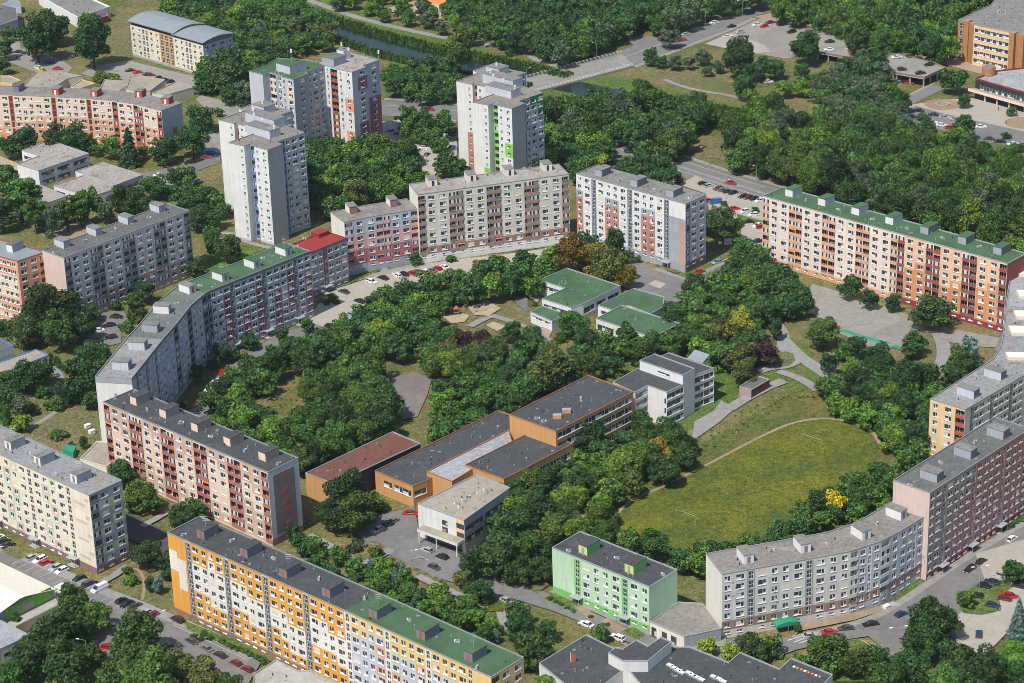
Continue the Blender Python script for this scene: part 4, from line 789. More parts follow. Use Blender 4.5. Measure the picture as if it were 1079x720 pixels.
# 15 long peach/orange block, green roof
p=block_poly([(804,206.7),(1061.5,278)],25.0)
g=Building('apartment_block','very long peach to orange block under a green roof with seven lift houses','apartment block',p,25.0,BLK)
bays=['l']+['w','w','l','l']*6+['w','w','l']
def col15(i,k):
    grp=(i-1)//4; j=(i-1)%4
    if i==0: return 'c'
    if grp<=3: 
        return 'R' if (grp==3 and j==3) else 'c'
    if bays[i]=='l': return 'R'
    st={4:3,5:4,6:3}.get(grp,3)+(0 if j else 1)
    return 'o' if k>=st else 'a'
rows=[''.join(col15(i,k) for i in range(len(bays))) for k in range(8)]
g.edge(0,' '.join(bays),8,pat=rows,cols={'c':'warmpeach' if 'warmpeach' in M else 'peach','a':'apricotlight' if 'apricotlight' in M else 'peach','o':'deepapr','R':'peach','M':'maroon','A':'apricot','Rp':'redbrown','cp':'apricot','ap':'redbrown','op':'redbrown'},wall='peach',basecol='apricot',basepat='A'*16+'M'*12,logwall='redbrown',panel='apricot')
g.edge(1,wall='redbrown'); g.finish(wall='peach',roof='rgreen',rim='metal'); ax=axis(p[0],p[1])
g.huts([(835,208.3),(869.5,217.8),(905,227.5),(941,237.5)],ax,'lgrey','rgreen',front='white',door=None,lu=3.2,lv=5.6); g.huts([(978,247.7),(1017.5,258.5),(1055,269.5)],ax,'dgrey','rgreen',front='grey',door=None,lu=3.2,lv=5.6)
g.vents([(849,211),(884,221),(920,231),(956,241),(993,251),(1031,260)])
b=MB(); L_=(p[1]-p[0]).length; nb=Vector((ax.y,-ax.x)); q0=g.L[0]+ax*(L_*.56)+nb*.02; q1=g.L[0]+ax*L_+nb*.02; zz=25-.45-22.4
# 16 sand coloured corner block joined to the curved white roof
f=[(980.1,420.3),(1017.2,431.8),(1079,395.6),(1125,368),(1160,330),(1165,290),(1112,270),(1066,281),(1060,318),(1058,345),(1055,364),(1047,378)]
p=Ws(f,18.2); g=Building('apartment_block','sand yellow corner block whose grey roof curves away to a terrace with cream rooflights','apartment block',p,18.2,BLK)
g.edge(0,'n w l',6,wall='yellowc',basecol='orange',panel='brickred',top=.6,fh=2.75); g.edge(1,'b3.4 s w w w s w w w s w w',6,wall='oldtan',basecol='oldgrey',strip='dgrey',top=.6,fh=2.75)
g.finish(wall='oldgrey',roof='rrust'); ax=axis(p[1],p[2]); g.huts([(1026,421),(1054.5,401.5)],ax,'lgrey','rgrey',side=-1,front='dgrey',door=None,lu=3,lv=6); g.vents([(1040,395),(1064,377)])
for i,(x,y,w_,d_) in enumerate([(1073,291,7,5),(1074,314,7,5),(1071,336,7,5),(1066,353,9,5.5),(1062,379,9,4)]):
    c=W(x,y,18.2); b=MB(); a=g.local(c); b.prism([(a.x,a.y),(a.x+w_,a.y-1),(a.x+w_,a.y+d_-1),(a.x,a.y+d_)],17.9,19.0,'cream','rcream'); b.build('rooflight',g.e)
b=MB(); a=[g.local(W(x,y,18.2)) for x,y in [(1066,286),(1160,294),(1158,330),(1063,322)]]; b.face([(q.x,q.y,18.0) for q in ccw(a)],'rsilver'); b.build('white_terrace_roof',g.e)
# 17 red-mauve block on the right
p=block_poly([(980,519.6),(1086,451.5)],27.2)
g=Building('apartment_block','tall red-mauve block with dark red stair strips at the right edge, many satellite dishes','apartment block',p,27.2,BLK)
bays='n w s w n n w s w n n w s w n n w'.split(); rows=[]
for k in range(9): rows.append(''.join('g' if i*.9+k*.0<3 and True else ('s' if (i>7 or k+i>8) else 'g') for i in range(len(bays))))
g.edge(0,' '.join(bays),9,pat=rows,cols={'g':'pinkgrey','s':'rosedull' if 'rosedull' in M else 'salmon'},wall='pinkgrey',basecol='maroon',strip='maroon',fh=2.75,door=1)
g.edge(3,wall='paleside'); g.finish(wall='paleside',roof='rmid'); ax=axis(p[0],p[1]); g.huts([(987,509.5),(1022.5,485),(1057,464)],ax,'grey','rgrey',side=-1,front='dgrey',door=None,lu=3.4,lv=5.4); g.vents([(992,488),(1027,466),(960,512)])
g.dishes(0,[(.08,19),(.1,14),(.16,21),(.2,9),(.24,16),(.3,22),(.33,13),(.38,24.5),(.43,10),(.47,22),(.5,17),(.56,20),(.6,24),(.64,12),(.7,18),(.76,22),(.82,15),(.88,20),(.93,11),(.13,5),(.27,6)])
# 18 curved pale block
fr=[(760.8,605.3),(849,589.8),(896.5,581),(929,570.2),(949,559.7),(980,541)]
p=block_poly(fr,19.4); n=len(fr)
g=Building('apartment_block','curved pale grey block with white lift houses and a green entrance canopy','apartment block',p,19.4,BLK)
cc={'b':'brown','g':'oldgrey'}
for i,by in enumerate(['n w s w n n w','s w n n','l n s1.4 n','l n','n n s1.4 n n']):
    m_=len(by.split()); g.edge(i,by,6,pat=['.'*m_]*5+['b'*m_],cols=cc,wall='oldgrey' if i<2 else 'lgrey',basecol='oldgrey' if i<2 else 'lgrey',panel='oldgrey',strip='metal' if i<2 else 'white',logwall='oldgrey',top=.45,fh=2.75)
g.edge(2*n-1,wall='warmwhite'); g.finish(wall='warmwhite',roof='rold'); 
g.huts([(783.8,595)],axis(p[0],p[1]),'white','rgrey',side=-1,front='white',door='dgrey',lu=2.8,lv=5.2); g.huts([(844,583.6)],axis(p[1],p[2]),'white','rgrey',side=-1,front='white',door='dgrey',lu=2.8,lv=5.2)
g.huts([(908.5,570)],axis(p[2],p[3]),'white','rgrey',side=-1,front='white',door='dgrey',lu=2.8,lv=5); g.huts([(949,549)],axis(p[4],p[5]),'white','rgrey',side=-1,front='lgrey',door='dgrey',lu=2.8,lv=5)
g.vents([(812,580),(872,574),(924,552)]); g.dishes(0,[(.12,16.5),(.13,12.5),(.6,13),(.62,10)]); g.dishes(4,[(.2,9),(.5,13),(.8,6),(.9,15)])
# green arched canopy
b=MB(); c=g.local(W(826,661,0)); ax=axis(p[0],p[1]); nn=Vector((ax.y,-ax.x))
N_=8
for k in range(N_):
    a0=math.pi*k/N_; a1=math.pi*(k+1)/N_
    q=[c+ax*(-3.4*math.cos(a0)),c+ax*(-3.4*math.cos(a1))]; z0,z1=2.3+.9*math.sin(a0),2.3+.9*math.sin(a1)
    b.face([(*q[0],z0),(*q[1],z1),(*(q[1]+nn*3),z1),(*(q[0]+nn*3),z0)][::-1],'turf'); b.face([(*(q[0]+nn*3),z0),(*(q[1]+nn*3),z1),(*(q[1]+nn*3),2.0),(*(q[0]+nn*3),2.0)],'turf')
for s_ in (-3.3,0,3.3): q=c+ax*s_+nn*2.9; b.tube((q.x,q.y,0),(q.x,q.y,2.3),.08,.08,'metal')
b.build('entrance_canopy',g.e)
# 19 green block
p=Ws([(581.7,577.2),(684,618.7)],14.2); ax=axis(*p); n_=Vector((-ax.y,ax.x)); p=[p[0],p[1],p[1]+n_*11.8,p[0]+n_*11.8]
g=Building('apartment_block','short mint green block with mid green base and two lime lift houses','apartment block',p,14.2,BLK)
g.edge(0,'b6.6 s w n n w s w n',4,wall='mint',basecol='green',strip='green',sframe='frame',top=.55,door=1); g.edge(1,wall='mint'); g.finish(wall='mint',roof='rdark',rim='metal')
g.huts([(618.7,586),(667.5,606)],ax,'green','rdark',front='limeyel',door='metal',lu=3.0,lv=5.4); g.vents([(600,581),(651,588),(699,606)])
# ------------------------------------------------------------------ low buildings
def low(name,label,cat,px,z,wall,roof,rim='metal',edges=None,group=None,zx=None,raw=False,**kw):
    p=ccw(px if raw else Ws(px,z)); g=Building(name,label,cat,p,z,group)
    for i,e_ in (edges or {}).items(): g.edge(i,**e_)
    g.finish(wall=wall,roof=roof,rim=rim,**kw); return g
RB=lambda n,zb,fh,wh,spans,rf='frame': dict(ribbon=(n,zb,fh,wh,spans,rf))
def srt(px,z): # report which edges face the camera (used to choose edges)
    return ccw(Ws(px,z))
low('shop_building','low flat shop with a pale cracked roof wedged between the green and the curved block','shop',[(684.5,655),(721,671),(760,662.5),(740,636),(715,634.5)],4.2,'warmwhite','rold',rim='metal',edges={0:dict(wall='warmwhite',**RB(1,.3,3,2.6,[(.05,.2),(.35,.5),(.62,.78)],'brownframe')),1:dict(wall='grey')})
low('sports_hall','school hall with a red-brown flat roof and orange plank walls','school building',[(321.8,498.8),(351.3,510),(443,467.5),(413.8,455)],8,'orangebox','rbrown',edges={0:dict(wall='orangebox',**RB(1,.8,3,3.5,[(.82,.95)])),1:dict(wall='dark',z1=8)})
low('school_wing','school wing with a dark roof and orange window walls','school building',[(395,496.3),(435,512.5),(450,506.5),(540,456),(538,437),(525,433)],7,'orangebox','rdark',rim='rimorange',edges={0:dict(wall='orangebox',**RB(1,3.2,3,1.9,[(.22,.45),(.5,.95)])),1:dict(wall='orangebox',**RB(1,3.2,3,1.9,[(.08,.95)]))})
low('school_wing','school wing with a pale grey roof between two dark roofed wings','school building',[(449.5,497),(476.3,507.5),(489,500),(540,467.5),(536,453)],8.3,'orangebox','rsilver',rim='rimorange')
low('school_wing','school wing with a dark roof left of the tall orange school block','school building',[(490,490),(531,505),(604,467.5),(564,453)],8.8,'orangebox','rdark',rim='rimorange',edges={0:dict(wall='orangebox',**RB(1,4.6,3,1.8,[(.02,.15)])),1:dict(wall='orangebox',**RB(2,1,3.6,2,[(.05,.95)]))})
g=low('school_entrance_building','white school building with a tan gravel roof and entrance canopy','school building',[(440,530.8),(489,548.3),(537.5,514),(501.7,500)],10.9,'white','rtan',edges={0:dict(wall='white',**RB(2,5.2,2.1,1.3,[(.52,.64)],'brownframe')),1:dict(wall='grey',**RB(2,3.2,3.3,1.9,[(.03,.4),(.45,.97)],'metal'))})
ax=axis(g.poly[0],g.poly[1]); nn=Vector((ax.y,-ax.x)); b=MB(); a=g.L[0]+ax*2.2; c=g.L[0]+ax*17; b.prism([a+nn*.05,a+nn*3.2,c+nn*3.2,c+nn*.05],4.0,4.9,'white','rtan')
for u in (2.6,9,16.4): q=g.L[0]+ax*u+nn*2.9; b.tube((q.x,q.y,0),(q.x,q.y,4.0),.2,.2,'white')
b.build('entrance_canopy',g.e); b=MB(); a=g.L[0]+ax*3; c=g.L[0]+ax*16; b.face([(*(a+nn*.03),.3),(*(c+nn*.03),.3),(*(c+nn*.03),3.4),(*(a+nn*.03),3.4)],'glass'); b.build('glazed_entrance',g.e)
b=MB(); L_=(g.poly[1]-g.poly[0]).length; a=g.L[0]+ax*(L_*.83); c=g.L[0]+ax*(L_*.995); nn=nn
for z0,z1,m_ in ((5,6.5,'glass'),(6.5,7.7,'yellowc'),(7.7,9.3,'glass'),(9.3,10.7,'yellowc'),(3.6,5,'yellowc')): b.face([(*(a+nn*.04),z0),(*(c+nn*.04),z0),(*(c+nn*.04),z1),(*(a+nn*.04),z1)],m_)
b.build('corner_glazing',g.e)
g.vents([(482,531),(492,524),(499,520),(512,517),(486,535),(489,528)])
g=low('school_block','tall orange school block with ribbon windows and a dark flat roof','school building',[(536.7,437),(585.8,454.7),(667.5,413),(620,395.5)],13.7,'orangebox','rdark',rim='rimorange',edges={0:dict(wall='orangebox'),1:dict(wall='orangebox',**RB(4,.9,3.3,1.9,[(.02,.34),(.36,.97)]))})
g.vents([(565,441),(572,444),(587,438),(597,433),(612,420)])
for x,y in ((587,440),(597,434)): c=g.local(W(x,y,13.7)); b=MB(); b.box(c.x-1.3,c.x+1.3,c.y-.7,c.y+.7,13.4,14.7,'orangebox','metal'); b.build('roof_outlet',g.e)
g=low('school_block','white school block with stepped dark roofs and long ribbon windows','school building',[(646,403),(668.8,413.8),(682.5,406.3),(702.5,413.3),(720.5,405),(719.5,396),(672.5,388)],12,'white','rdark',edges={0:dict(wall='white'),1:dict(wall='white',**RB(4,.6,2.9,1.8,[(.1,.95)])),2:dict(wall='white',**RB(3,1.6,3.3,1.5,[(.88,.97)],'brownframe')),3:dict(wall='white',**RB(4,.6,2.85,1.9,[(.02,.98)]))})
low('school_stair_tower','dark brown brick stair recess between the two white school blocks','school building',[(720,404),(729,400),(731.5,396),(721,395)],11.6,'darkbrick','rdark')
g2=low('school_block','raised white school block with a solar panel and a brown stair recess','school building',[(731,396.2),(752.5,388),(705,371.8),(690,378)],12,'white','rdark',edges={0:dict(wall='white',**RB(4,.6,2.85,1.9,[(.02,.98)]))})
low('school_attic','white upper school storey standing across the dark school roofs','school building',[(674,380),(719.5,395.8),(732,388.5),(690,373)],15,'white','rdark',edges={0:dict(wall='white',**RB(1,12.9,3,.8,[(.42,.7)]))})
b=MB(); a=W(724,381,13); b.prism([(a.x-3,a.y-3),(a.x+6,a.y-2),(a.x+6,a.y+3),(a.x-3,a.y+2)],12,12.2,'metal'); o=MB()
o.face([(-3,-2,.3),(3,-2,.3),(3,2,1.9),(-3,2,1.9)],'rblue'); o.face([(-3,-2,.2),(-3,2,1.8),(3,2,1.8),(3,-2,.2)],'metal')
for x,y,h in ((-2.5,-1.7,.4),(2.5,-1.7,.4),(-2.5,1.7,1.7),(2.5,1.7,1.7)): o.tube((x,y,-.3),(x,y,h),.06,.06,'metal')
s_=o.build('solar_panel',None,(W(736,379,12).x,W(736,379,12).y,12)); s_.rotation_euler.z=GA+math.pi/2*0; tag(s_,'tilted blue-grey solar panel array on the white school roof','solar panel')
g=low('garage','small dark brick garage with a tar roof by the meadow','garage',[(779,407.5),(791.7,411),(811,400),(797.5,396)],3.2,'darkbrick','rmid',rim='concrete',edges={0:dict(wall='pinkgrey')})
# kindergarten
KG='kindergarten pavilions'
low('kindergarten_pavilion','L-shaped white pavilion with a green roof, north-west one of the four','kindergarten',[(568.5,295.2),(595.3,303.8),(571,315),(601.7,324.5),(614,320.5),(654,301.2),(597.5,282.5)],5.6,'white','rgreen',edges={0:dict(wall='white',**RB(1,2.6,3,1.5,[(.1,.9)])),2:dict(wall='white',**RB(1,2.6,3,1.4,[(.05,.9)])),4:dict(wall='white',**RB(1,1.6,3,2.2,[(.03,.3),(.36,.6),(.66,.95)]))},group=KG)
low('kindergarten_pavilion','low green roofed annex half hidden by a round tree','kindergarten',[(559,328.8),(581.7,338.5),(597,331),(572.5,322.5)],4.0,'white','rgreen',edges={0:dict(wall='white',**RB(1,2.2,3,.9,[(.05,.95)]))},group=KG)
low('kindergarten_pavilion','green roofed pavilion behind the south-east one','kindergarten',[(630,322),(646,327),(662,322),(685,331),(698.5,324),(700,313),(668.3,304)],5.2,'white','rgreen',edges={0:dict(wall='white',**RB(1,2.4,3,1.4,[(.2,.8)]))},group=KG)
low('kindergarten_pavilion','green roofed pavilion with a colonnade, nearest one to the white school block','kindergarten',[(628,335.8),(688.3,355.8),(716.8,340.8),(655,321.7)],5.6,'white','rgreen',edges={0:dict(wall='white',**RB(1,2.0,3,1.8,[(.02,.3),(.34,.62),(.72,.95)])),1:dict(wall='dark')},group=KG)
# low school upper left (same frame as the towers)
r0=W(41,185,5); F_=lambda L: [r0+GU*u+GV*v for u,v in L]; LS='flat school pavilions'
low('school_pavilion','L-shaped two-storey white pavilion with red roof stains, upper left','school building',F_([(-25,11),(-14,11.3),(-13,-.5),(0,0),(0,25.5),(-26,26)]),7,'white','rlight',raw=True,edges={0:dict(wall='white',**RB(1,3.6,3,1.5,[(.1,.9)])),2:dict(wall='white'),3:dict(wall='lgrey',**RB(2,.6,3.3,1.8,[(.05,.3),(.36,.6),(.68,.95)],'dgrey'))},group=LS)
low('school_pavilion','smallest white flat roofed pavilion at the left of the school group','school building',F_([(-5,-11),(6.5,-12),(7.3,-5.8),(-5,-5)]),4.2,'white','rlight',raw=True,group=LS)
low('school_pavilion','white flat roofed pavilion nearest the grey block','school building',F_([(14,-3.6),(35.5,-2.8),(36.5,11.5),(14,11.3)]),5,'white','rlight',raw=True,edges={0:dict(wall='white',**RB(1,1.4,3,1.8,[(.05,.3),(.4,.9)]))},group=LS)
low('school_pavilion','white flat roofed pavilion at the right of the school group','school building',F_([(7.5,12.2),(33,12.2),(32.5,26),(8,25.6)]),5,'white','rlight',raw=True,edges={1:dict(wall='bluegrey',**RB(1,1.4,3,1.7,[(.1,.9)]))},group=LS)
low('school_pavilion','pale roofed pavilion behind poplars at the lower left of the school group','school building',F_([(8.8,-17.5),(27.6,-18.8),(27.3,-7.8),(8.9,-6.5)]),5,'white','rlight',raw=True,edges={1:dict(wall='white',**RB(1,1.4,3,1.7,[(.1,.9)]))},group=LS)
low('service_building','tan roofed building edged in blue at the left edge','service building',[(-30,410),(0,394.7),(50.6,374.3),(37.5,368.4),(-30,392)],5,'oldtan','rtan',rim='blueedge' if 'blueedge' in M else 'bluegrey',edges={})
low('service_building','dark roofed tan box with a blue edge above the lower tan roof','service building',[(-30,382),(0,370),(14,364.5),(0,357),(-30,364)],8,'oldtan','rmid',rim='blue')
# supermarket
z=7.0; f=Ws([(0,650),(57,621.3)],6.2); t=axis(f[0],f[1]); L_=(f[1]-f[0]).length; n_=Vector((-t.y,t.x)); D=42
g=Building('supermarket','cream arched-roof supermarket hall with a bright green banner','supermarket',[f[0]-t*8,f[1],f[1]+n_*D,f[0]-t*8+n_*D],6.2)
g.finish(wall='grey',roofgeo=False); b=MB(); LL=L_+8; pr=[(0,6.2),(LL*.3,7.7),(LL*.56,8.9),(LL*.62,8.8),(LL+.4,6.3)]
def s3(u,v,z): q=g.L[0]+t*u+n_*v; return (q.x,q.y,z)
for k in range(4):
    (u0,z0),(u1,z1)=pr[k],pr[k+1]; b.face([s3(u0,-.5,z0),s3(u1,-.5,z1),s3(u1,D,z1),s3(u0,D,z0)],'rcream'); b.face([s3(u0,-.5,z0-.3),s3(u0,D,z0-.3),s3(u1,D,z1-.3),s3(u1,-.5,z1-.3)],'metal'); b.face([s3(u0,-.5,z0-.3),s3(u1,-.5,z1-.3),s3(u1,-.5,z1),s3(u0,-.5,z0)],'metal')
b.build('roof',g.e); b=MB()
for k in range(4): (u0,z0),(u1,z1)=pr[k],pr[k+1]; b.face([s3(u0,0,6.1),s3(u1,0,6.1),s3(u1,0,max(6.1,z1-.3)),s3(u0,0,max(6.1,z0-.3))],'grey')
b.build('gable',g.e)
b=MB(); b.prism([g.L[0]+t*10+n_*-.3,g.L[0]+t*(LL-1.2)+n_*-.3,g.L[0]+t*(LL-1.2)+n_*-.05,g.L[0]+t*10+n_*-.05],4.4,7.6,'lime'); o=b.build('banner',g.e)
b=MB()
for (u,z_,w_) in ((11,6.4,4.2),(11,5.8,5.0),(11,5.2,4.4),(LL-5,6.2,2.6)):
    b.prism([g.L[0]+t*u+n_*-.36,g.L[0]+t*(u+w_)+n_*-.36,g.L[0]+t*(u+w_)+n_*-.31,g.L[0]+t*u+n_*-.31],z_,z_+.22,'mint')
b.build('faded_lettering_bar',o); b=MB(); b.prism([g.L[0]+t*(LL*.56)+n_*-.36,g.L[0]+t*(LL*.72)+n_*-.36,g.L[0]+t*(LL*.72)+n_*-.31,g.L[0]+t*(LL*.56)+n_*-.31],4.9,6.6,'mauvespot'); b.build('banner_picture',o)
g.boxpart('shop_front',g.poly[0]+t*10-n_*3.6,t,LL-8,3.55,0,3.6,'yellowpale' if 'yellowpale' in M else 'cream','concrete',-.1)
low('annex','grey flat roofed annex at the right of the cream supermarket','annex',[(63,638),(80.5,630.5),(59,622),(58,628)],3.6,'grey','rblue',rim='oldtan')
low('warehouse','grey roofed building in the lower left corner','shop',[(-30,700),(0,684),(31.5,669.5),(0,653.3),(-30,666)],5.5,'white','rsilver',edges={1:dict(wall='white',**RB(1,1.5,3,2,[(.1,.95)],'blue'))})
low('annex','low concrete roofed annex in front of the orange block at the bottom edge','annex',[(267.5,710),(291,695.5),(313,706.7),(328,707),(372,728),(340,755),(267,745)],5,'white','concrete',rim='concrete')
# bottom school
low('school_building','white school hall with a dark roof at the bottom edge, left part','school building',[(568,699),(618,669),(661,690),(660,704),(636,722),(612,735)],6.5,'white','rdark')
low('school_building','dark roofed school wing with rooflights at the bottom edge, right part','school building',[(664,690),(697,676),(712,682),(726.7,681.7),(768,698),(780,687.5),(821.7,705),(834,693.7),(877.5,711),(846,745),(700,750),(660,704)],6.5,'white','rdark')
g=low('school_building','raised white link with a red end wall on the bottom school roof','school building',[(641,688),(656,696.5),(683,696.5),(707.5,676.5),(697,671.5),(683,681),(671,674.5),(657,683.5),(649,682.5)],9.5,'white','rdark')
for k,(x,y) in enumerate([(706,701),(710,703.5),(714,706),(718,708.5),(726,709),(730,711.5),(734,713.5),(739,716),(752,713),(757,715),(762,718)]):
    c=W(x,y,6.6); b=MB(); b.box(-.9,.9,-.55,.55,-.2,.35,'metal','frame'); o=b.build('rooflight',None,(c.x,c.y,6.4)); o.rotation_euler.z=GA; tag(o,['first','second','third','fourth','fifth','sixth','seventh','eighth','ninth','tenth','eleventh'][k]+' white rooflight from the left on the dark bottom school roof','rooflight','rooflights on the school roof')
# top right
p=Ws([(1009.8,20.8),(1019.5,22.5),(1026.5,26.2),(1067,34.8),(1140,52),(1165,20),(1060,-16),(1044,5.3)],18.3)
g=Building('office_building','orange brick office building with white ribbon windows, top right corner','office building',p,18.3)
g.edge(0,'s1.5',5,wall='brick',strip='brick',fh=3.5); g.edge(1,wall='brick'); g.edge(2,wall='yellowc',**RB(5,1.5,3.4,1.7,[(.02,.97)])); g.edge(3,wall='brick'); g.finish(wall='brick',roof='rgrey',rim='concrete')
for i,(e,u0,w_) in enumerate([(1,-.4,3.6),(2,33.2,2.4),(2,36.6,2.0)]):
    L2=g.L[e]; t=(g.L[e+1]-L2); t.normalize() if hasattr(t,'normalize') else None
for (x,y) in ((1021,22.2),(1069,35),(1079,37)):
    c=W(x,y,18.3); o=g.boxpart('brick_pier',c-GU*1.2-GV*2.2,GU,2.4,3,0,18.9,'brick')
g.vents([(1054,12),(1060,14),(1040,18),(1070,22)])
p=Ws([(1028,83.5),(1079,97.8),(1125,110),(1140,80),(1079,72),(1048,75.5)],8.5); g=Building('pavilion','overhanging flat pavilion with a red fascia and beige balcony, right edge','pavilion',p,8.5)
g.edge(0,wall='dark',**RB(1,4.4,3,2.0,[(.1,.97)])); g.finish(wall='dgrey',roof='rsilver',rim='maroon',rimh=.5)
q=offset(g.L,-2.2); b=MB(); b.prism([q[0],q[1],q[2],g.L[2],g.L[1],g.L[0]],3.3,4.6,'peach','rtan'); b.build('balcony',g.e)
for u in (.2,.45,.7): c=g.L[0]+(g.L[1]-g.L[0])*u; b=MB(); b.tube((c.x,c.y-1.6,0),(c.x,c.y-1.6,3.3),.3,.3,'peach',8); b.build('pillar',g.e)
c=W(1042,79,8.5); b=MB(); b.tube((0,0,0),(0,0,3.6),2.9,2.9,'brick',20); b.face([(2.6*math.cos(k*.314),2.6*math.sin(k*.314),3.65) for k in range(20)],'rgrey'); o=b.build('brick_drum',g.e,(g.local(c).x,g.local(c).y+1,8.4))
def deck(label,px,z):
    p=ccw(Ws(px,z)); o=Vector((p[0].x,p[0].y)); e=tag(empty('parking_deck',(o.x,o.y,0)),label,'parking deck'); L=[q-o for q in p]
    b=MB(); b.prism(L,z-.6,z,'concrete','oldasph'); b.build('deck_slab',e)
    b=MB(); q=offset(L,-.1); q2=offset(L,.2)
    for i in range(len(L)): j=(i+1)%len(L); b.prism([q[i],q[j],q2[j],q2[i]],z+.0,z+.6,'mauve')
    b.build('parapet',e)
    for i in range(len(L)):
        a,c=L[i],L[(i+1)%len(L)]; n=int((c-a).length//7)+1
        for k in range(n):
            s_=a+(c-a)*(k/n); ctr=sum(L,Vector((0,0)))/len(L); s_=s_+(ctr-s_).normalized()*.8; b=MB(); b.box(s_.x-.3,s_.x+.3,s_.y-.3,s_.y+.3,0,z-.6,'concrete'); b.build('column',e)
deck('two-level car park deck beside the orange office building',[(932,64),(944,77.5),(974,82.5),(996.8,72),(982,66.5),(947,57.5),(937,58)],4.2)
deck('raised car park deck at the top right beyond the poplars',[(846,52),(862,55.5),(896,61.5),(888,38),(850,33)],3.6)
low('service_building','grey block house in the top left corner','house',[(-15,30),(0,27),(18.5,20.5),(17,8),(0,4),(-15,6)],6,'bluegrey','rmid',edges={1:dict(wall='bluegrey',nw=1.2,**RB(1,2.8,3,1.4,[(.3,.5)]))})
low('warehouse','large grey roofed warehouse with white edges at the top edge','warehouse',[(47.5,0),(81.7,19),(115.8,8),(98,0),(85,-8),(40,-6)],5,'white','rgrey',rim='frame',rimh=.6)
low('annex','small building with a dark red wall in front of the warehouse','annex',[(100,17),(103,19.5),(114,16.5),(112,13.5)],3.2,'maroon','maroon')
low('service_building','pale roofed low building at the top left edge','house',[(3,4),(22,6),(20,1),(8,0)],4,'bluegrey','rblue')
YG='low garages behind the curved block'
for px,zz,lb in [([(24,91),(52,95),(71,83),(86,80),(60,75),(38,76)],4,'widest tan roofed garage terrace behind the upper left block'),([(74,92),(82,94),(100,88),(86,84)],4,'small tan garage roof between two yellow edged ramps'),([(105,94),(124,97),(140,86),(110,84)],4,'tan garage roof with a yellow fascia in the middle of the terrace'),([(133,94),(150,97),(158,96),(174,84),(150,80),(137,81)],4.6,'large tan garage roof left of the yellow ramp'),([(0,87),(13,88),(22,85),(10,80),(0,80)],4,'yellow edged garage roof at the left edge'),([(160,98),(176,100),(204,92),(186,86)],3.6,'rightmost tan garage terrace roof')]:
    low('garage_terrace',lb,'garage',px,zz,'ochre' if ('small' in lb or 'left edge' in lb) else 'oldtan','rtan',rim='ochre' if 'small' in lb or 'left edge' in lb else 'concrete',group=YG)
low('kindergarten_pavilion','orange and white building among trees at the top edge','house',[(446,4),(462,6),(474,2),(474,-10),(450,-10)],4,'white','awn',rim='frame')
low('shed','green metal shed roof on the dry lawn','shed',[(66,473),(77,477),(80,470),(70,468.5)],2.2,'turf','turf',rim='turf',sink=.0,rimh=.03)
low('shop_building','low tan roofed annex at the foot of the white end wall','annex',[(84,484),(112,492),(125,480),(113,466),(102,465.5)],3.8,'warmwhite','rtan',rim='oldtan')
low('garage','tiny square brick outbuilding by the road','kiosk',[(708.5,183),(715,185),(717,182),(711,180.5)],3.0,'brick','rold')
# bridge over the canal
def bridge():
    a=[W(563,93.5),W(612,83),W(668,68)]; c=[W(598,77),W(640,62),W(662,55)]
    p=[W(556,101),W(668,71),W(655,57.5),W(543,87)]; o=p[0]; e=tag(empty('road_bridge',(o.x,o.y,0)),'flat concrete road bridge with white railings crossing the green canal','bridge'); L=[q-o for q in p]
    MB().prism(L,.10,.55,'concrete','oldasph').build('deck',e)
    for i,(x,y) in enumerate(((L[0],L[1]),(L[3],L[2]))):
        t=(y-x).normalized(); n=Vector((-t.y,t.x))*(.25 if i==0 else -.25); b=MB(); Ln=(y-x).length
        b.prism(ccw([x,y,y+n,x+n]),.55,.9,'concrete'); k=0
        while k<Ln: q=x+t*k+n*.5; b.tube((q.x,q.y,.9),(q.x,q.y,1.9),.05,.05,'frame',4); k+=2.5
        q0=x+n*.5;q1=y+n*.5; b.tube((q0.x,q0.y,1.9),(q1.x,q1.y,1.9),.06,.06,'frame',4); b.tube((q0.x,q0.y,1.4),(q1.x,q1.y,1.4),.04,.04,'frame',4); b.build('railing',e)
bridge()

b=MB(); a=W(835,702,6.6); c=W(867,714.5,6.6); t=(c-a).normalized(); n_=Vector((-t.y,t.x)); L_=(c-a).length
for k in range(int(L_/1.1)): q=a+t*k*1.1; b.prism([q,q+t*.7,q+t*.7+n_*.5,q+n_*.5],6.3,6.55,'awn' if k%3 else 'frame')
tag(b.build('rooftop_pipe_run'),'orange and white pipe run on the right end of the dark bottom school roof','pipe')
# ================================================================== TREES
import numpy as np
FOOT=[]
for o in list(bpy.data.objects):   # building footprints, so that no trunk stands inside a house
    if o.type=='MESH' and o.name.split('.')[0]=='roof' and o.parent:
        mw=o.parent.location; 
        for pl in o.data.polygons:
            FOOT.append([(mw.x+o.data.vertices[i].co.x,mw.y+o.data.vertices[i].co.y) for i in pl.vertices])
def inside(p,poly):
    c=False; n=len(poly); x,y=p[0],p[1]
    for i in range(n):
        x1,y1=poly[i][0],poly[i][1]; x2,y2=poly[i-1][0],poly[i-1][1]
        if (y1>y)!=(y2>y) and x<(x2-x1)*(y-y1)/(y2-y1)+x1: c=not c
    return c
def near_poly(p,poly,dd):
    if inside(p,poly): return True
    v=Vector(p[:2])
    for i in range(len(poly)):
        a=Vector(poly[i-1]); b=Vector(poly[i]); ab=b-a; t=max(0,min(1,(v-a).dot(ab)/max(1e-6,ab.length_squared)))
        if (a+ab*t-v).length<dd: return True
    return False
FB=[(min(q[0] for q in f)-6,max(q[0] for q in f)+6,min(q[1] for q in f)-6,max(q[1] for q in f)+6,f) for f in FOOT]
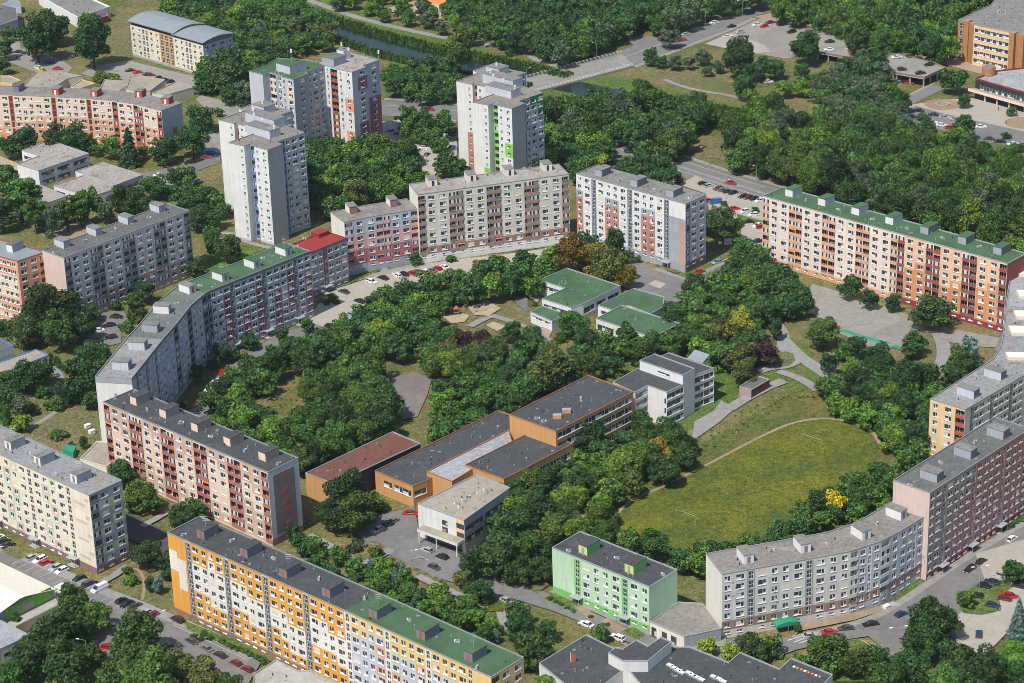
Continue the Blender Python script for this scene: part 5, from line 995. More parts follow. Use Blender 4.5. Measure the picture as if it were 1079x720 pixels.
def blocked(p,dd):
    for x0,x1,y0,y1,f in FB:
        if x0<p[0]<x1 and y0<p[1]<y1 and near_poly(p,f,dd): return True
    return False
rng=np.random.default_rng(11)
def leaf_quads(cent,nrm,size):
    n=len(cent); up=rng.normal(size=(n,3)); t=np.cross(nrm,up); t/=np.linalg.norm(t,axis=1)[:,None]+1e-9; b=np.cross(nrm,t)
    s=size*rng.uniform(.6,1.25,n); s2=s*rng.uniform(.55,1,n); t=t*s[:,None]*.5; b=b*s2[:,None]*.5
    fold=nrm*(s*.18)[:,None]
    return np.stack([cent-t-b-fold,cent+t-b+fold*.3,cent+t+b-fold,cent-t+b+fold*.3],1)
def crown_broad(seed,R_,H,lobes,per,ls,zc=.60,asym=.18,low=.2):
    global rng; rng=np.random.default_rng(seed); Q=[]
    cz=H*zc; rz=H*(1-zc)*1.0
    C_=[]; 
    for k in range(lobes):
        while True:
            dv=rng.normal(size=3); dv/=np.linalg.norm(dv)
            if dv[2]>-.85: break
        rr=rng.uniform(.52,.80)*(1+rng.normal()*asym*.5); lr=R_*rng.uniform(.26,.44)
        c=np.array([dv[0]*R_*rr,dv[1]*R_*rr,cz+dv[2]*rz*rr]); C_.append((c,lr))
    C_.append((np.array([0,0,cz]),R_*.62)); C_.append((np.array([R_*.1,0,cz+rz*.3]),R_*.5))
    for c,lr in C_:
        n=int(per*(lr/(R_*.35))**1.6); dv=rng.normal(size=(n,3)); dv/=np.linalg.norm(dv,axis=1)[:,None]; dv=dv[dv[:,2]>-.7]; n=len(dv)
        rad=lr*(rng.uniform(.72,1.06,n)+ (rng.random(n)<.07)*.2)
        sq=np.array([1,1,.82]); cen=c+dv*rad[:,None]*sq
        nr=dv*1.0+rng.normal(size=(n,3))*.62+np.array([0,0,.30]); nr/=np.linalg.norm(nr,axis=1)[:,None]
        Q.append(leaf_quads(cen,nr,ls))
    return np.concatenate(Q)
def crown_cone(seed,R_,H,per,ls,tiers=11,blunt=.12):
    global rng; rng=np.random.default_rng(seed); Q=[]
    for k in range(tiers):
        f=k/(tiers-1); z=H*(.08+.9*f); r=R_*((1-f)*(1-blunt)+blunt)*rng.uniform(.88,1.08); n=max(14,int(per*(r/R_)))
        a=rng.uniform(0,6.283,n); sp=np.abs(np.sin(a*rng.integers(3,6)+rng.uniform(0,6)))*.25+.78; rr=r*sp*np.sqrt(rng.uniform(.25,1,n)); 
        cen=np.stack([np.cos(a)*rr,np.sin(a)*rr,z-rr*.35+rng.normal(size=n)*H*.02],1); nr=np.stack([np.cos(a)*.55,np.sin(a)*.55,np.ones(n)*.8],1)+rng.normal(size=(n,3))*.3
        nr/=np.linalg.norm(nr,axis=1)[:,None]; Q.append(leaf_quads(cen,nr,ls))
    return np.concatenate(Q)
def crown_column(seed,R_,H,n,ls):
    global rng; rng=np.random.default_rng(seed); f=rng.uniform(0.03,1,n); prof=np.sin(np.pi*np.clip(f*.86+.13,0,1))**.6; a=rng.uniform(0,6.283,n); rr=R_*prof*rng.uniform(.7,1.05,n)*(1+.2*np.sin(a*3+f*14))
    cen=np.stack([np.cos(a)*rr,np.sin(a)*rr,H*f],1); nr=np.stack([np.cos(a),np.sin(a),np.full(n,.35)],1)+rng.normal(size=(n,3))*.35; nr/=np.linalg.norm(nr,axis=1)[:,None]
    return leaf_quads(cen,nr,ls)
def q2mesh(name,Q,mts=None,mi=None):
    n=len(Q); me=bpy.data.meshes.new(name); me.vertices.add(n*4); me.vertices.foreach_set('co',Q.reshape(-1).astype(np.float32)); me.loops.add(n*4); me.loops.foreach_set('vertex_index',np.arange(n*4,dtype=np.int32))
    me.polygons.add(n); me.polygons.foreach_set('loop_start',np.arange(0,n*4,4,dtype=np.int32)); me.polygons.foreach_set('loop_total',np.full(n,4,dtype=np.int32))
    for m_ in (mts or []): me.materials.append(m_)
    if mi is not None: me.polygons.foreach_set('material_index',mi.astype(np.int32))
    me.update(calc_edges=True); return me
LM={'D':leafmat('dark_foliage',(0.039,0.092,0.029),(0.079,0.156,0.043)),'M':leafmat('mid_green_foliage',(0.064,0.135,0.029),(0.122,0.220,0.046)),'L':leafmat('light_green_foliage',(0.113,0.211,0.029),(0.192,0.313,0.046)),
 'Y':leafmat('yellow_green_foliage',(0.192,0.257,0.029),(0.348,0.396,0.058)),'O':leafmat('olive_foliage',(0.104,0.128,0.036),(0.174,0.201,0.057)),'S':leafmat('silver_green_foliage',(0.079,0.121,0.063),(0.135,0.185,0.100)),
 'P':leafmat('purple_foliage',(0.039,0.022,0.029),(0.079,0.044,0.048)),'A':leafmat('yellow_foliage',(.42,.33,.02),(.60,.48,.05)),'B':leafmat('bronze_foliage',(0.209,0.173,0.032),(0.326,0.232,0.043)),
 'C':leafmat('conifer_needles',(0.032,0.076,0.032),(0.060,0.121,0.048)),'U':leafmat('blue_spruce_needles',(0.104,0.182,0.162),(0.174,0.275,0.243)),'K':leafmat('thuja_foliage',(0.060,0.146,0.026),(0.104,0.201,0.036))}
WORD={'D':'dark green','M':'mid green','L':'bright green','Y':'yellow-green','O':'olive green','S':'silvery green','P':'dark purple','A':'bright yellow','B':'bronze','C':'dark green','U':'blue-grey','K':'green'}
ORD=['first','second','third','fourth','fifth','sixth','seventh','eighth','ninth','tenth','eleventh','twelfth','thirteenth','fourteenth']
BR=[q2mesh('crown',crown_broad(100+i,4.6,11.0,26,230,.44,zc=[.54,.50,.56,.52,.54,.50][i%6],asym=.3)) for i in range(8)]
TL=[q2mesh('crown',crown_broad(200+i,3.6,14.0,30,200,.44,zc=.53,asym=.35)) for i in range(3)]
SH=[q2mesh('crown',crown_broad(300+i,1.6,2.2,14,90,.28,zc=.42,asym=.3)) for i in range(3)]
CO=[q2mesh('crown',crown_cone(400+i,2.6,9.5,330,.40,tiers=13)) for i in range(3)]
KO=[q2mesh('crown',crown_column(500+i,1.1,6.5,900,.36)) for i in range(2)]
LO=[crown_broad(600+i,4.6,11.0,22,95,.68,zc=.54,asym=.3) for i in range(6)]
bark=mat('bark',(.07,.055,.04),var=.3,scale=2)
M['bark']=bark
def trunk_mesh(h,r,seed,limbs=4):
    rr=random.Random(seed); b=MB(); b.tube((0,0,-.1),(0,0,h*.35),r,r*.8,'bark',7); b.tube((0,0,h*.35),(rr.uniform(-.2,.2),0,h*.72),r*.8,r*.35,'bark',6)
    for k in range(limbs): a=k*6.283/limbs+rr.random(); b.tube((0,0,h*.32+k*h*.05),(math.cos(a)*h*.2,math.sin(a)*h*.2,h*.6),r*.45,r*.15,'bark',5)
    return b.mesh('trunk')
TR=[trunk_mesh(11,.28,i) for i in range(3)]; TR2=trunk_mesh(9.5,.18,9,0); TR3=trunk_mesh(2.2,.05,5,3)
TREES=[]   # (x,y,r,h,kind,shape,label,group)
def pxm(p): v=Vector((p.x,p.y,0))-Vector((0,0,HC)); return F_PX/v.dot(_fw)
def T(px,py,wpx,kind='D',label=None,shape=None,hr=None,group=None,force=True):
    shape=shape or {'C':'cone','U':'cone','K':'col'}.get(kind,'broad'); hr=hr or {'broad':2.15,'cone':3.6,'col':5.5,'tall':3.5,'shrub':1.4}[shape]
    r=wpx/2/2.7; 
    for _ in range(3):
        h=r*hr; p=W(px,py,h*(.52 if shape!='cone' else .42)); r=wpx/2/pxm(p)
    y_=p.y
    while blocked((p.x,y_),.6) and p.y-y_<9: y_-=.5
    if p.y-y_>=9: return
    TREES.append([p.x,y_,r,h,kind,shape,label,group])
def mass(phrase,group,poly,sp,rr,kinds,shape='broad',hr=None,seed=1,dd=1.5,name=None):
    rd=random.Random(seed*77+len(TREES)); rm=(rr[0]+rr[1])/2; h_={'broad':2.15,'tall':3.5,'shrub':1.4,'cone':3.6,'col':5.5}[shape] if not hr else hr
    P_=Ws(poly,rm*h_*.5); xs=[p.x for p in P_]; ys=[p.y for p in P_]; pts=[]; bad=0; loc=[]
    while bad<500:
        q=(rd.uniform(min(xs),max(xs)),rd.uniform(min(ys),max(ys)))
        if not inside(q,P_) or any((q[0]-a)**2+(q[1]-b)**2<(sp*f)**2 for a,b,f in pts) or blocked(q,dd): bad+=1; continue
        f=rd.uniform(.8,1.15); pts.append((q[0],q[1],f)); bad=0; r=rd.uniform(*rr)*(.9+.1*f); k=rd.choices(list(kinds),list(kinds.values()))[0]
        loc.append([q[0],q[1],r,r*h_*rd.uniform(.88,1.15),k,shape,None,group])
    if not loc: return
    # labels: the outermost ones by place, the others by size and colour
    loc.sort(key=lambda t:t[0]/t[1]); ex={id(loc[0]):'leftmost',id(loc[-1]):'rightmost'}
    if len(loc)>3:
        nr=min(loc[1:-1],key=lambda t:t[1]); ex[id(nr)]='nearest'; fr=max(loc[1:-1],key=lambda t:t[1]); ex.setdefault(id(fr),'farthest')
    kind_={'broad':'tree','tall':'tall tree','shrub':'bush','cone':'conifer','col':'columnar tree'}[shape]
    rs=sorted(t[2] for t in loc); a,b=rs[len(rs)//3],rs[2*len(rs)//3]
    if len(loc)<=12 and len(loc)>2:
        on=['leftmost','second','third','fourth','fifth','sixth','seventh','eighth','ninth','tenth','eleventh','rightmost']
        for i,t in enumerate(loc):
            o_='leftmost' if i==0 else ('rightmost' if i==len(loc)-1 else on[i]); t[6]=f"{o_} {kind_}{' from the left' if 0<i<len(loc)-1 else ''}, {WORD[t[4]]}, {phrase}"
    else:
        ys=sorted(t[1] for t in loc); xs_=sorted(t[0]/t[1] for t in loc); q=lambda L,f:L[min(len(L)-1,int(len(L)*f))]
        for t in loc:
            sz='small' if t[2]<a else ('broad' if t[2]>b else 'medium')
            dp='near' if t[1]<q(ys,.34) else ('far' if t[1]>=q(ys,.67) else 'middle'); hz='left' if t[0]/t[1]<q(xs_,.25) else ('right' if t[0]/t[1]>=q(xs_,.75) else ('left-centre' if t[0]/t[1]<q(xs_,.5) else 'right-centre'))
            t[6]=f"{ex[id(t)]} {WORD[t[4]]} {kind_} {phrase}" if id(t) in ex else f"{sz} {WORD[t[4]]} {kind_}, {dp} {hz}, {phrase}"
    seen={}
    for t in loc: seen.setdefault(t[6],[]).append(t)
    for lb,ts in seen.items():
        if len(ts)>1:
            for i,t in enumerate(ts): t[6]=(['leftmost','rightmost'] if len(ts)==2 else ['leftmost','middle','rightmost'] if len(ts)==3 else ORD)[i]+' '+lb
    TREES.extend(loc)
DM={'D':4,'M':4,'O':.4,'L':.8}; FOR={'D':3,'M':5,'S':1.2,'O':.3,'L':1.3}
# ---- single trees and small rows
T(38,40,48,'D','broad dark tree left of the big pair at the upper left lawn'); T(52,28,38,'D','tree with a dark crown behind its twin by the upper left lawn'); T(40,22,26,'O','yellowish tree behind the dark pair, upper left')
T(97,46,44,'D','big dark tree right of the pair, its shadow on the dry lawn',hr=2.4); T(4,52,22,'D','dark tree cut by the left edge beside the street'); T(8,36,16,'M','small tree by the blue-grey house'); T(2,68,20,'D','tree over the dark cars at the left edge'); T(90,22,18,'M','green tree between big tree and warehouse')
T(240,72,48,'D','large dark tree at the end of the arched-roof house',hr=2.2); T(212,92,14,'D','bush-like tree by the concrete wall near the arched-roof house'); T(246,92,14,'M','low tree at the foot of the dark tree by the street'); T(107,80,22,'L','bright hedge on the garage terrace',shape='shrub',hr=.8); T(120,82,14,'L','bright round bush at the right of the hedge',shape='shrub')
T(230,118,10,'M','small round tree by the street left of the white tower'); T(213,124,28,'D','dark tree behind the end of the curved cream block'); T(203,148,34,'D','dark tree at the foot of the curved cream block'); T(205,118,16,'M','tree touching the curved block end wall')
T(12,153,26,'D','dark tree in front of the curved block at the left edge'); T(28,150,26,'C','dark round conifer in front of the curved block',hr=2.6); T(60,148,30,'D','dark tree before the salmon lower floors'); T(76,146,34,'D','broad dark tree behind the flat school'); T(92,152,22,'D','dark tree at the right of the broad one behind the flat school'); T(118,155,24,'M','green tree standing right of the flat school group'); T(136,158,28,'C','tall dark tree between the flat school and curved block',hr=3.0); T(150,160,14,'M','small tree before the curved block end'); T(174,158,30,'D','dark tree at the corner of the curved block by the street')
T(100,158,14,'M','little tree at the back corner of the flat school')
T(20,205,46,'M','tall poplar group crown at the left edge',shape='tall',hr=2.6); T(8,190,28,'M','poplar at the left edge behind the first',shape='tall',hr=2.8); T(36,225,26,'M','poplar left of the flat school lower corner',shape='tall'); T(2,225,24,'D','dark poplar cut by the left edge',shape='tall')
for i,(x,y,w_) in enumerate([(57,231,22),(70,224,24),(84,218,24),(98,214,22),(110,222,18)]): T(x,y,w_,'S' if i in(0,4) else 'M',['leftmost','second','third','fourth','rightmost'][i]+' of the five slim poplars above the grey block roof',shape='tall',group='slim poplars behind the grey block')
for i,(x,y,w_) in enumerate([(128,208,30),(143,212,32),(160,196,26),(170,200,22),(184,188,20),(196,185,22),(192,205,26),(205,212,30),(218,208,28),(228,214,22),(212,228,30),(226,230,22),(200,196,18),(238,222,16)]): T(x,y,w_,['D','D','M','D','D','M','D','D','D','M','D','D','M','D'][i],ORD[i]+' tree from the left end of the strip between grey block and white tower',group='trees between the grey block and the white tower')
T(240,262,30,'D','dark tree on the lawn below the white tower'); T(205,283,20,'D','dark tree at the right end of the grey block'); T(222,247,20,'M','green tree by the footpath near the white tower'); T(222,255,14,'K','slim green tree by the footpath below the tower'); 
T(52,325,58,'D','very large dark tree right of the orange block on the left'); T(72,310,34,'B','bronze topped tree against the pale end wall',hr=2.2); T(30,345,40,'D','dark tree left of the very large one'); T(88,345,30,'D','dark tree right of the very large one'); T(62,350,40,'M','green tree in front of the very large one'); T(4,345,18,'D','dark tree at the left edge below the orange block'); T(97,330,20,'D','dark tree in the shade of the grey block'); T(44,300,20,'M','small crown above the very large tree')
T(151,308,24,'D','dark tree on the lawn before the grey block'); T(139,317,16,'M','small tree left of the lawn tree before the grey block'); T(122,322,14,'M','bush at the grey block entrance',shape='shrub'); T(141,333,20,'M','round bush beside the parked cars by the bent block',shape='shrub'); T(150,328,14,'M','bush behind the round one by the bent block',shape='shrub'); T(133,343,18,'M','low bush at the right of the parked dark car',shape='shrub')
T(90,395,50,'D','big dark tree left of the white end wall',hr=2.3); T(74,410,30,'D','dark tree lower left of the big tree by the white end wall'); T(98,375,34,'D','dark tree behind the big tree by the white end wall'); T(96,420,22,'D','small dark tree under the big tree by the white wall')
T(10,400,24,'D','dark round tree below the tan low roof'); T(26,398,34,'D','broad dark round tree below the tan low roof'); T(43,392,26,'D','dark round tree right of the broad one by the tan low roof'); T(6,418,24,'D','dark tree at the left edge above the cream block')
for i,(x,y) in enumerate([(54,377),(58,381),(62,383)]): T(x,y,6,'K',['left','middle','right'][i]+' of three slim thujas by the low tan roof',group='three slim thujas')
T(46,412,20,'M','green bush on the lawn behind the thujas',shape='shrub'); T(57,424,22,'M','wide green bush right of the lawn bush',shape='shrub'); T(22,428,24,'S','silvery bush tree above the bright green bush'); T(20,445,24,'L','bright green bush behind the cream block',shape='shrub',hr=1.7); T(34,430,16,'O','olive bush by the footpath',shape='shrub'); T(7,440,12,'K','slim thuja left of the bright green bush'); T(1,436,10,'K','thuja at the left edge'); T(62,457,22,'M','low bush in the middle of the dry lawn',shape='shrub',hr=.8); T(88,467,9,'C','small conifer by the tan annex roof'); T(75,468,8,'D','small bush by the green shed',shape='shrub')
T(128,500,30,'D','dark shrubs between the cream and the salmon block'); T(146,522,34,'M','green tree between the cream and the salmon block'); T(160,530,24,'M','small tree at the foot of the salmon block'); T(140,535,16,'D','bush at the foot of the salmon block',shape='shrub')
T(155,583,34,'D','round dark tree between the cream and the orange block'); T(175,590,20,'D','dark tree tight against the orange gable'); T(176,605,14,'D','small tree at the corner of the orange gable'); T(134,600,12,'M','small bush by the cream block corner',shape='shrub'); T(139,610,18,'L','bright green bush on the corner lawn',shape='shrub'); T(158,617,12,'C','dark conifer on the corner lawn',hr=3); T(167,619,14,'U','blue spruce on the corner lawn',hr=2.8); T(190,545,30,'D','dark tree between salmon and orange blocks'); T(206,538,26,'M','tree behind the orange block roof')
T(311,565,18,'C','dark conifer at the corner of the salmon block',hr=2.6)
T(80,372+0,1,'D','x') if False else None
# lower left foreground trees
for x,y,w_,k,l in [(78,640,44,'M','green tree beside the dark car at the supermarket corner'),(60,668,48,'D','large dark tree in front of the supermarket'),(100,652,34,'M','green tree over the car park near the street bend'),(35,690,46,'D','dark tree in the lower left group'),(70,705,56,'D','broad dark tree at the bottom, lower left group'),(12,712,40,'M','green tree at the bottom left corner'),(82,668,34,'D','dark tree right of the large one by the supermarket'),(20,625+20,10,'K','slim thuja at the supermarket wall'),
    (142,672,52,'M','large green tree before the street, upper one of the lower group'),(130,700,46,'M','green tree left of the dark red car'),(165,700,50,'D','dark tree in the middle of the lower group'),(190,705,40,'O','olive tree under the parked red cars'),(160,718,60,'M','broad tree at the bottom edge, lower group'),(215,712,40,'O','olive tree at the right end of the lower group'),(112,715,26,'M','small tree at the bottom beside the lamp'),(240,722,30,'M','tree by the annex roof at the bottom edge'),(96,690,26,'D','dark crown left of the lane at the bottom')]: T(x,y,w_,k,l)
# school yard / forecourt
T(368,520,48,'D','dark tree in front of the brown roofed hall',hr=2.4); T(374,540,46,'M','green tree in front of the orange window wing'); T(352,545,36,'D','dark tree left of the school forecourt'); T(392,530,24,'M','bushy tree under the orange window wing'); T(402,532,16,'L','low bush by the red car',shape='shrub'); T(396,582,18,'L','yellowish round bush on the traffic island',shape='shrub'); T(375,575,18,'S','silvery bush by the traffic island',shape='shrub')
T(622,461,40,'D','round dark tree standing before the orange school block',hr=2.2); T(676,445,24,'D','dark bush tree between the orange and the white school block'); T(697,449,10,'M','small bush at the white school corner',shape='shrub')
T(540,560,50,'D','dark tree right of the white school entrance building',hr=2.2); T(525,585,48,'D','dark tree over the forecourt lane'); T(500,595,34,'D','tree before the school canopy'); T(560,575,46,'M','green tree left of the green block'); T(505,622,30,'D','dark tree at the lane bend'); T(487,610,22,'O','olive tree by the lane bend'); T(570,600,30,'D','dark tree touching the green block'); T(545,600,34,'D','dark tree between lane and green block'); T(518,535,30,'M','green tree at the tan roof corner')
mass('in the belt between the school and the meadow','trees between school and meadow',[(545,505),(560,490),(600,475),(640,470),(680,462),(712,455),(728,475),(705,495),(660,525),(645,540),(640,565),(700,575),(760,590),(740,600),(690,585),(640,575),(600,560),(570,565),(545,590),(520,560),(535,530)],6.6,(3.2,4.8),{'D':4,'M':5,'L':1.8,'Y':.4,'O':.5},seed=3)
T(655,488,44,'L','bright green tree at the meadow edge',hr=1.9); T(672,480,36,'L','bright yellowish green tree at the meadow corner'); T(556,492,32,'L','bright green tree under the dark school roof'); T(640,515,30,'Y','yellow-green low tree by the running track',hr=1.6); T(716,462,30,'D','dark tree at the near end of the school yard'); T(695,475,34,'B','bronze tree by the school yard'); T(728,470,18,'D','small dark tree at the corner of the meadow')
mass('in the row behind the curved pale block','trees behind the curved block',[(700,590),(740,605),(745,590),(790,577),(850,560),(900,545),(935,520),(940,505),(925,495),(890,520),(850,545),(800,565),(750,580)],5.0,(2.8,4.0),DM,seed=5)
T(880,532,25,'A','bright yellow tree at the edge of the meadow',hr=2.7); T(915,515,44,'M','round light tree by the pale pink wall',hr=1.9); T(905,530,30,'M','green tree beside the yellow one'); T(862,532,30,'D','dark tree left of the yellow one'); T(850,540,26,'D','small dark tree left of the yellow tree by the meadow'); T(927,500,28,'D','dark tree next to the sand yellow block'); T(890,510,16,'D','slim dark tree behind the yellow one')
mass('in the group left of the sand yellow block','trees left of the sand yellow block',[(872,405),(900,395),(930,385),(960,390),(985,405),(982,425),(975,470),(955,490),(935,470),(925,440),(900,440),(875,430)],6.4,(3.4,4.8),{'D':5,'M':3,'L':1},seed=6)
T(925,388,34,'D','dark tree beside the far path right of the court'); T(955,400,40,'D','large dark tree left of the sand yellow block'); T(945,355,1,'D') if False else None
T(960,367,22,'D','dark round tree on the lawn with a sharp shadow'); T(1020,372,26,'U','tall blue-grey spruce on the dry lawn',hr=2.6); T(1012,382,34,'D','dark tree at the foot of the blue spruce'); T(1003,395,26,'D','dark tree at the sand yellow block back wall'); T(1030,388,18,'D','small dark tree by the block wall')
T(868,350,36,'M','green tree left of the sports court'); T(889,370,22,'M','green tree at the corner of the path'); T(897,385,20,'L','bright green tree below the path corner'); T(902,368,24,'C','dark conifer beside the court',hr=2.3); T(925,378,28,'C','dark conifer at the court end',hr=2.3); T(908,390,24,'M','green tree between the conifers and paths'); T(872,385,18,'C','dark pointed tree by the path crossing',hr=3)
T(895,303,26,'D','dark tree in front of the long orange block, leftmost'); T(916,318,20,'C','conifer in front of the long orange block, left one',hr=2.3); T(941,321,18,'C','conifer in front of the long orange block, right one',hr=2.3); T(980,330,46,'D','broad dark tree before the orange bays',hr=1.5); T(963,360,24,'D','dark tree by the court corner'); T(843,322,24,'D','tree beside the pavement left of the court'); T(940,345,1,'D') if False else None
T(818,349,14,'C','slim conifer beside the path',hr=3.8); T(806,372,32,'P','dark purple beech by the flower bed',hr=1.7); T(780,378,38,'O','olive green tree left of the purple beech',hr=1.7); T(786,392,30,'O','olive bush tree above the brick garage'); T(510,358,22,'P','dark purple tree near the playground'); T(487,358,24,'P','second purple tree beside the playground path'); T(540,350,24,'D','dark tree by the playground'); T(500,380,24,'D','tree below the purple trees')
# kindergarten
T(604,341,34,'M','round green tree at the kindergarten',hr=1.8); T(560,352,20,'D','dark tree left of the kindergarten annex'); T(590,356,14,'M','bush below the kindergarten annex',shape='shrub'); T(563,320,7,'M','small round bush at the kindergarten terrace',shape='shrub')
for x,y,w_,k,l in [(601,268,36,'B','bronze-yellow tree before the grey beige block'),(625,270,34,'B','bronze tree between two blocks'),(640,278,44,'O','olive tree behind the kindergarten'),(620,262,20,'C','conifer by the salmon and white block'),(648,262,22,'C','dark conifer touching the salmon and white block'),(655,290,30,'B','bronze tree at the street edge'),(661,271,14,'D','small dark tree at the block entrance'),(672,273,8,'M','clipped bush at the block entrance')]: T(x,y,w_,k,l)
mass('between the block ring car park and the kindergarten','trees before the beige block',[(450,298),(480,288),(520,284),(555,277),(585,272),(590,285),(565,305),(535,305),(500,312),(470,318),(450,325),(430,318)],6.6,(3.6,4.8),{'D':4,'M':4,'L':1},seed=8)
mass('in the clump by the playground','trees by the playground',[(385,325),(400,310),(430,305),(445,320),(455,335),(470,345),(480,352),(470,372),(440,372),(410,370),(385,360),(375,345)],6.4,(3.6,4.8),{'D':4,'M':4,'L':1,'Y':.6},seed=9)
T(398,350,34,'Y','yellow-green tree near the car park end',hr=1.9)
mass('in the dark row along the inner street','row along the inner street',[(218,425),(232,403),(255,388),(285,375),(312,362),(345,352),(366,342),(384,348),(372,366),(342,375),(308,386),(284,398),(268,418),(238,436)],5.8,(3.6,4.8),{'D':6,'M':2,'L':.7},seed=10)
mass('in the thicket beside the salmon block','thicket beside the salmon block',[(226,432),(255,420),(278,424),(294,446),(308,472),(312,496),(292,480),(264,466),(238,456)],5.8,(3.2,4.6),{'D':4,'M':3,'L':1.6,'Y':.5},seed=12)
mass('in the big clump at the old sports court','big clump at the old court',[(320,418),(338,398),(362,386),(392,384),(404,400),(406,430),(402,448),(392,458),(370,464),(345,480),(322,490),(310,475),(310,448)],7.0,(4.4,6.0),{'D':4,'M':4},seed=13)
mass('between the old court and the dark school roof','trees right of the old court',[(470,408),(485,400),(502,408),(520,425),(505,440),(485,452),(468,462),(452,466),(452,450),(464,428)],6.4,(3.8,5.0),{'M':6,'D':2,'L':1.5},seed=14)
mass('in the park wood behind the school','park wood behind the school',[(452,376),(480,372),(520,368),(560,362),(590,368),(640,352),(680,360),(680,375),(655,385),(630,392),(600,395),(570,408),(540,428),(520,425),(500,400),(470,392),(455,388)],6.8,(3.8,5.2),{'D':4,'M':5,'L':1.2,'O':.8},seed=15)
T(580,395,52,'O','broad olive green tree left of the orange school block',hr=1.9)
mass('in the park between kindergarten and white block','park east of the kindergarten',[(700,322),(718,330),(735,300),(755,300),(760,320),(790,330),(792,360),(770,380),(745,376),(715,365),(690,360),(700,345)],6.6,(3.8,5.0),{'D':3,'M':4,'O':.7,'L':1.4},seed=16)
mass('in the grove before the long peach block','grove before the long peach block',[(765,290),(775,275),(800,268),(805,285),(830,292),(850,310),(848,325),(825,330),(800,328),(775,315),(760,305)],6.4,(3.8,5.2),{'D':5,'M':3},seed=17)
T(757,300,30,'Y','yellowish tree at the street corner',hr=2.0); T(780,345,30,'Y','yellow-green tall tree in the middle of the park',hr=2.6); T(782,262,26,'M','green tree between street and peach block'); T(815,298,52,'D','dark rounded tree before the peach block',hr=1.9)
T(762,240,36,'D','dark tree on the lawn right of the salmon striped wall'); T(750,232,24,'D','dark tree beside the salmon striped wall'); T(775,222,1,'D') if False else None; T(796,221,8,'M','small round bush in the car park',shape='shrub'); T(763,214,8,'M','bush by the red car in the car park',shape='shrub')
# right bottom
for x,y,w_,k,l in [(875,688,46,'M','round green tree at the street bend',),(905,700,34,'M','green tree below the round one'),(925,690,22,'D','dark small tree by the lawn corner'),(985,652,50,'D','dark tree pointing up at the street junction'),(975,675,44,'D','dark tree under the pointed one'),(1010,700,50,'D','broad dark tree at the bottom right'),(960,705,44,'D','dark tree at the bottom right lawn'),(1040,705,46,'D','dark tree near the right bottom corner'),(1065,690,36,'L','bright green tree at the right edge'),(1075,712,36,'D','dark tree in the right bottom corner'),(1017,631,20,'M','clipped round bush on the car park island'),(1068,603,26,'D','dark tree at the right edge car park'),(1073,655,26,'U','blue spruce at the right edge'),(1000,715,44,'M','green tree at the bottom edge, right part'),(935,715,44,'M','green tree at the bottom edge by the dirt patch'),(790,683,36,'D','dark tree in front of the green canopy'),(770,688,24,'Y','yellow-green tree by the curved block'),(812,680,26,'M','green tree left of the green canopy'),(745,682,22,'Y','small yellowish tree at the low shop'),(840,662,9,'D','round bush beside the green canopy'),(845,700,24,'M','green tree by the bottom school roof')]: T(x,y,w_,k,l)
# bottom middle
mass('in the dense hedge row behind the orange block','hedge row behind the orange block',[(318,575),(340,570),(370,585),(410,600),(450,618),(490,640),(520,660),(530,675),(505,672),(460,655),(420,640),(375,618),(335,600)],5.2,(2.6,3.6),{'D':3,'M':5,'L':2},hr=2.0,seed=20)
for i,(x,y) in enumerate([(392,597),(404,603),(416,610),(422,600),(523,672)]): T(x,y,10,'U',['first','second','third','fourth','fifth'][i]+' small blue spruce from the left behind the orange block')
for x,y,w_,k,l in [(548,662,34,'D','dark tree by the lane above the bottom school'),(562,680,46,'D','large dark tree left of the bottom school roof'),(545,645,26,'D','smaller dark tree at the lane bend'),(575,665,24,'D','dark tree touching the bottom school roof'),(632,668,20,'M','low hedge tree by the white van'),(576,722,26,'L','bright bush at the bottom edge before the school'),(470,718,1,'D','x')][:-1]: T(x,y,w_,k,l)
T(590,720,10,'C','slim conifer at the bottom edge left of the red flag'); 
# ---- beyond the ring
mass('in the wood left of the canal','wood left of the canal',[(165,-20),(300,-20),(320,8),(345,28),(345,45),(318,50),(306,58),(280,68),(262,85),(262,105),(235,100),(210,85),(225,60),(246,48),(240,35),(200,25),(175,12)],6.8,(3.6,5.4),FOR,seed=30)
mass('among the trees before the twin grey tower','trees around the towers',[(325,160),(350,152),(395,150),(420,160),(440,175),(440,192),(425,200),(400,207),(345,220),(330,210),(328,185)],6.6,(3.8,5.0),{'D':4,'M':3,'L':1.4},seed=31)
T(400,155,30,'L','bright green tree at the foot of the red painted tower'); T(395,180,24,'L','yellowish green tree in the middle of the tower trees'); T(375,205,34,'O','olive brown tree above the pink block roof'); T(418,200,26,'M','green tree at the beige block end wall'); T(430,160,30,'M','tree at the tower car park')
mass('in the island of the tower car park','trees in the tower car park',[(425,122),(450,120),(470,132),(472,148),(455,155),(440,148),(425,138)],6.2,(3.6,4.8),{'D':3,'M':4,'S':1},seed=32)
T(470,173,26,'D','dark tree behind the beige block roof, left one'); T(485,178,22,'D','dark tree behind the beige block roof, right one')
mass('on the bank behind the twin tower','bank trees before the canal',[(405,78),(430,72),(460,72),(482,82),(482,103),(450,103),(415,95)],6.0,(3.6,4.8),{'D':4,'M':2},seed=33)
T(484,55,34,'M','tall bright-edged poplar on the canal bank',hr=3.0); T(472,70,24,'D','dark tree beside the canal poplar')
mass('in the park beyond the canal path','park beyond the canal path',[(345,-25),(560,-25),(590,0),(540,40),(500,40),(480,34),(455,28),(425,22),(400,15),(372,8),(345,0)],8.6,(3.4,4.8),{'M':5,'L':2,'D':2,'S':1.4},seed=34)
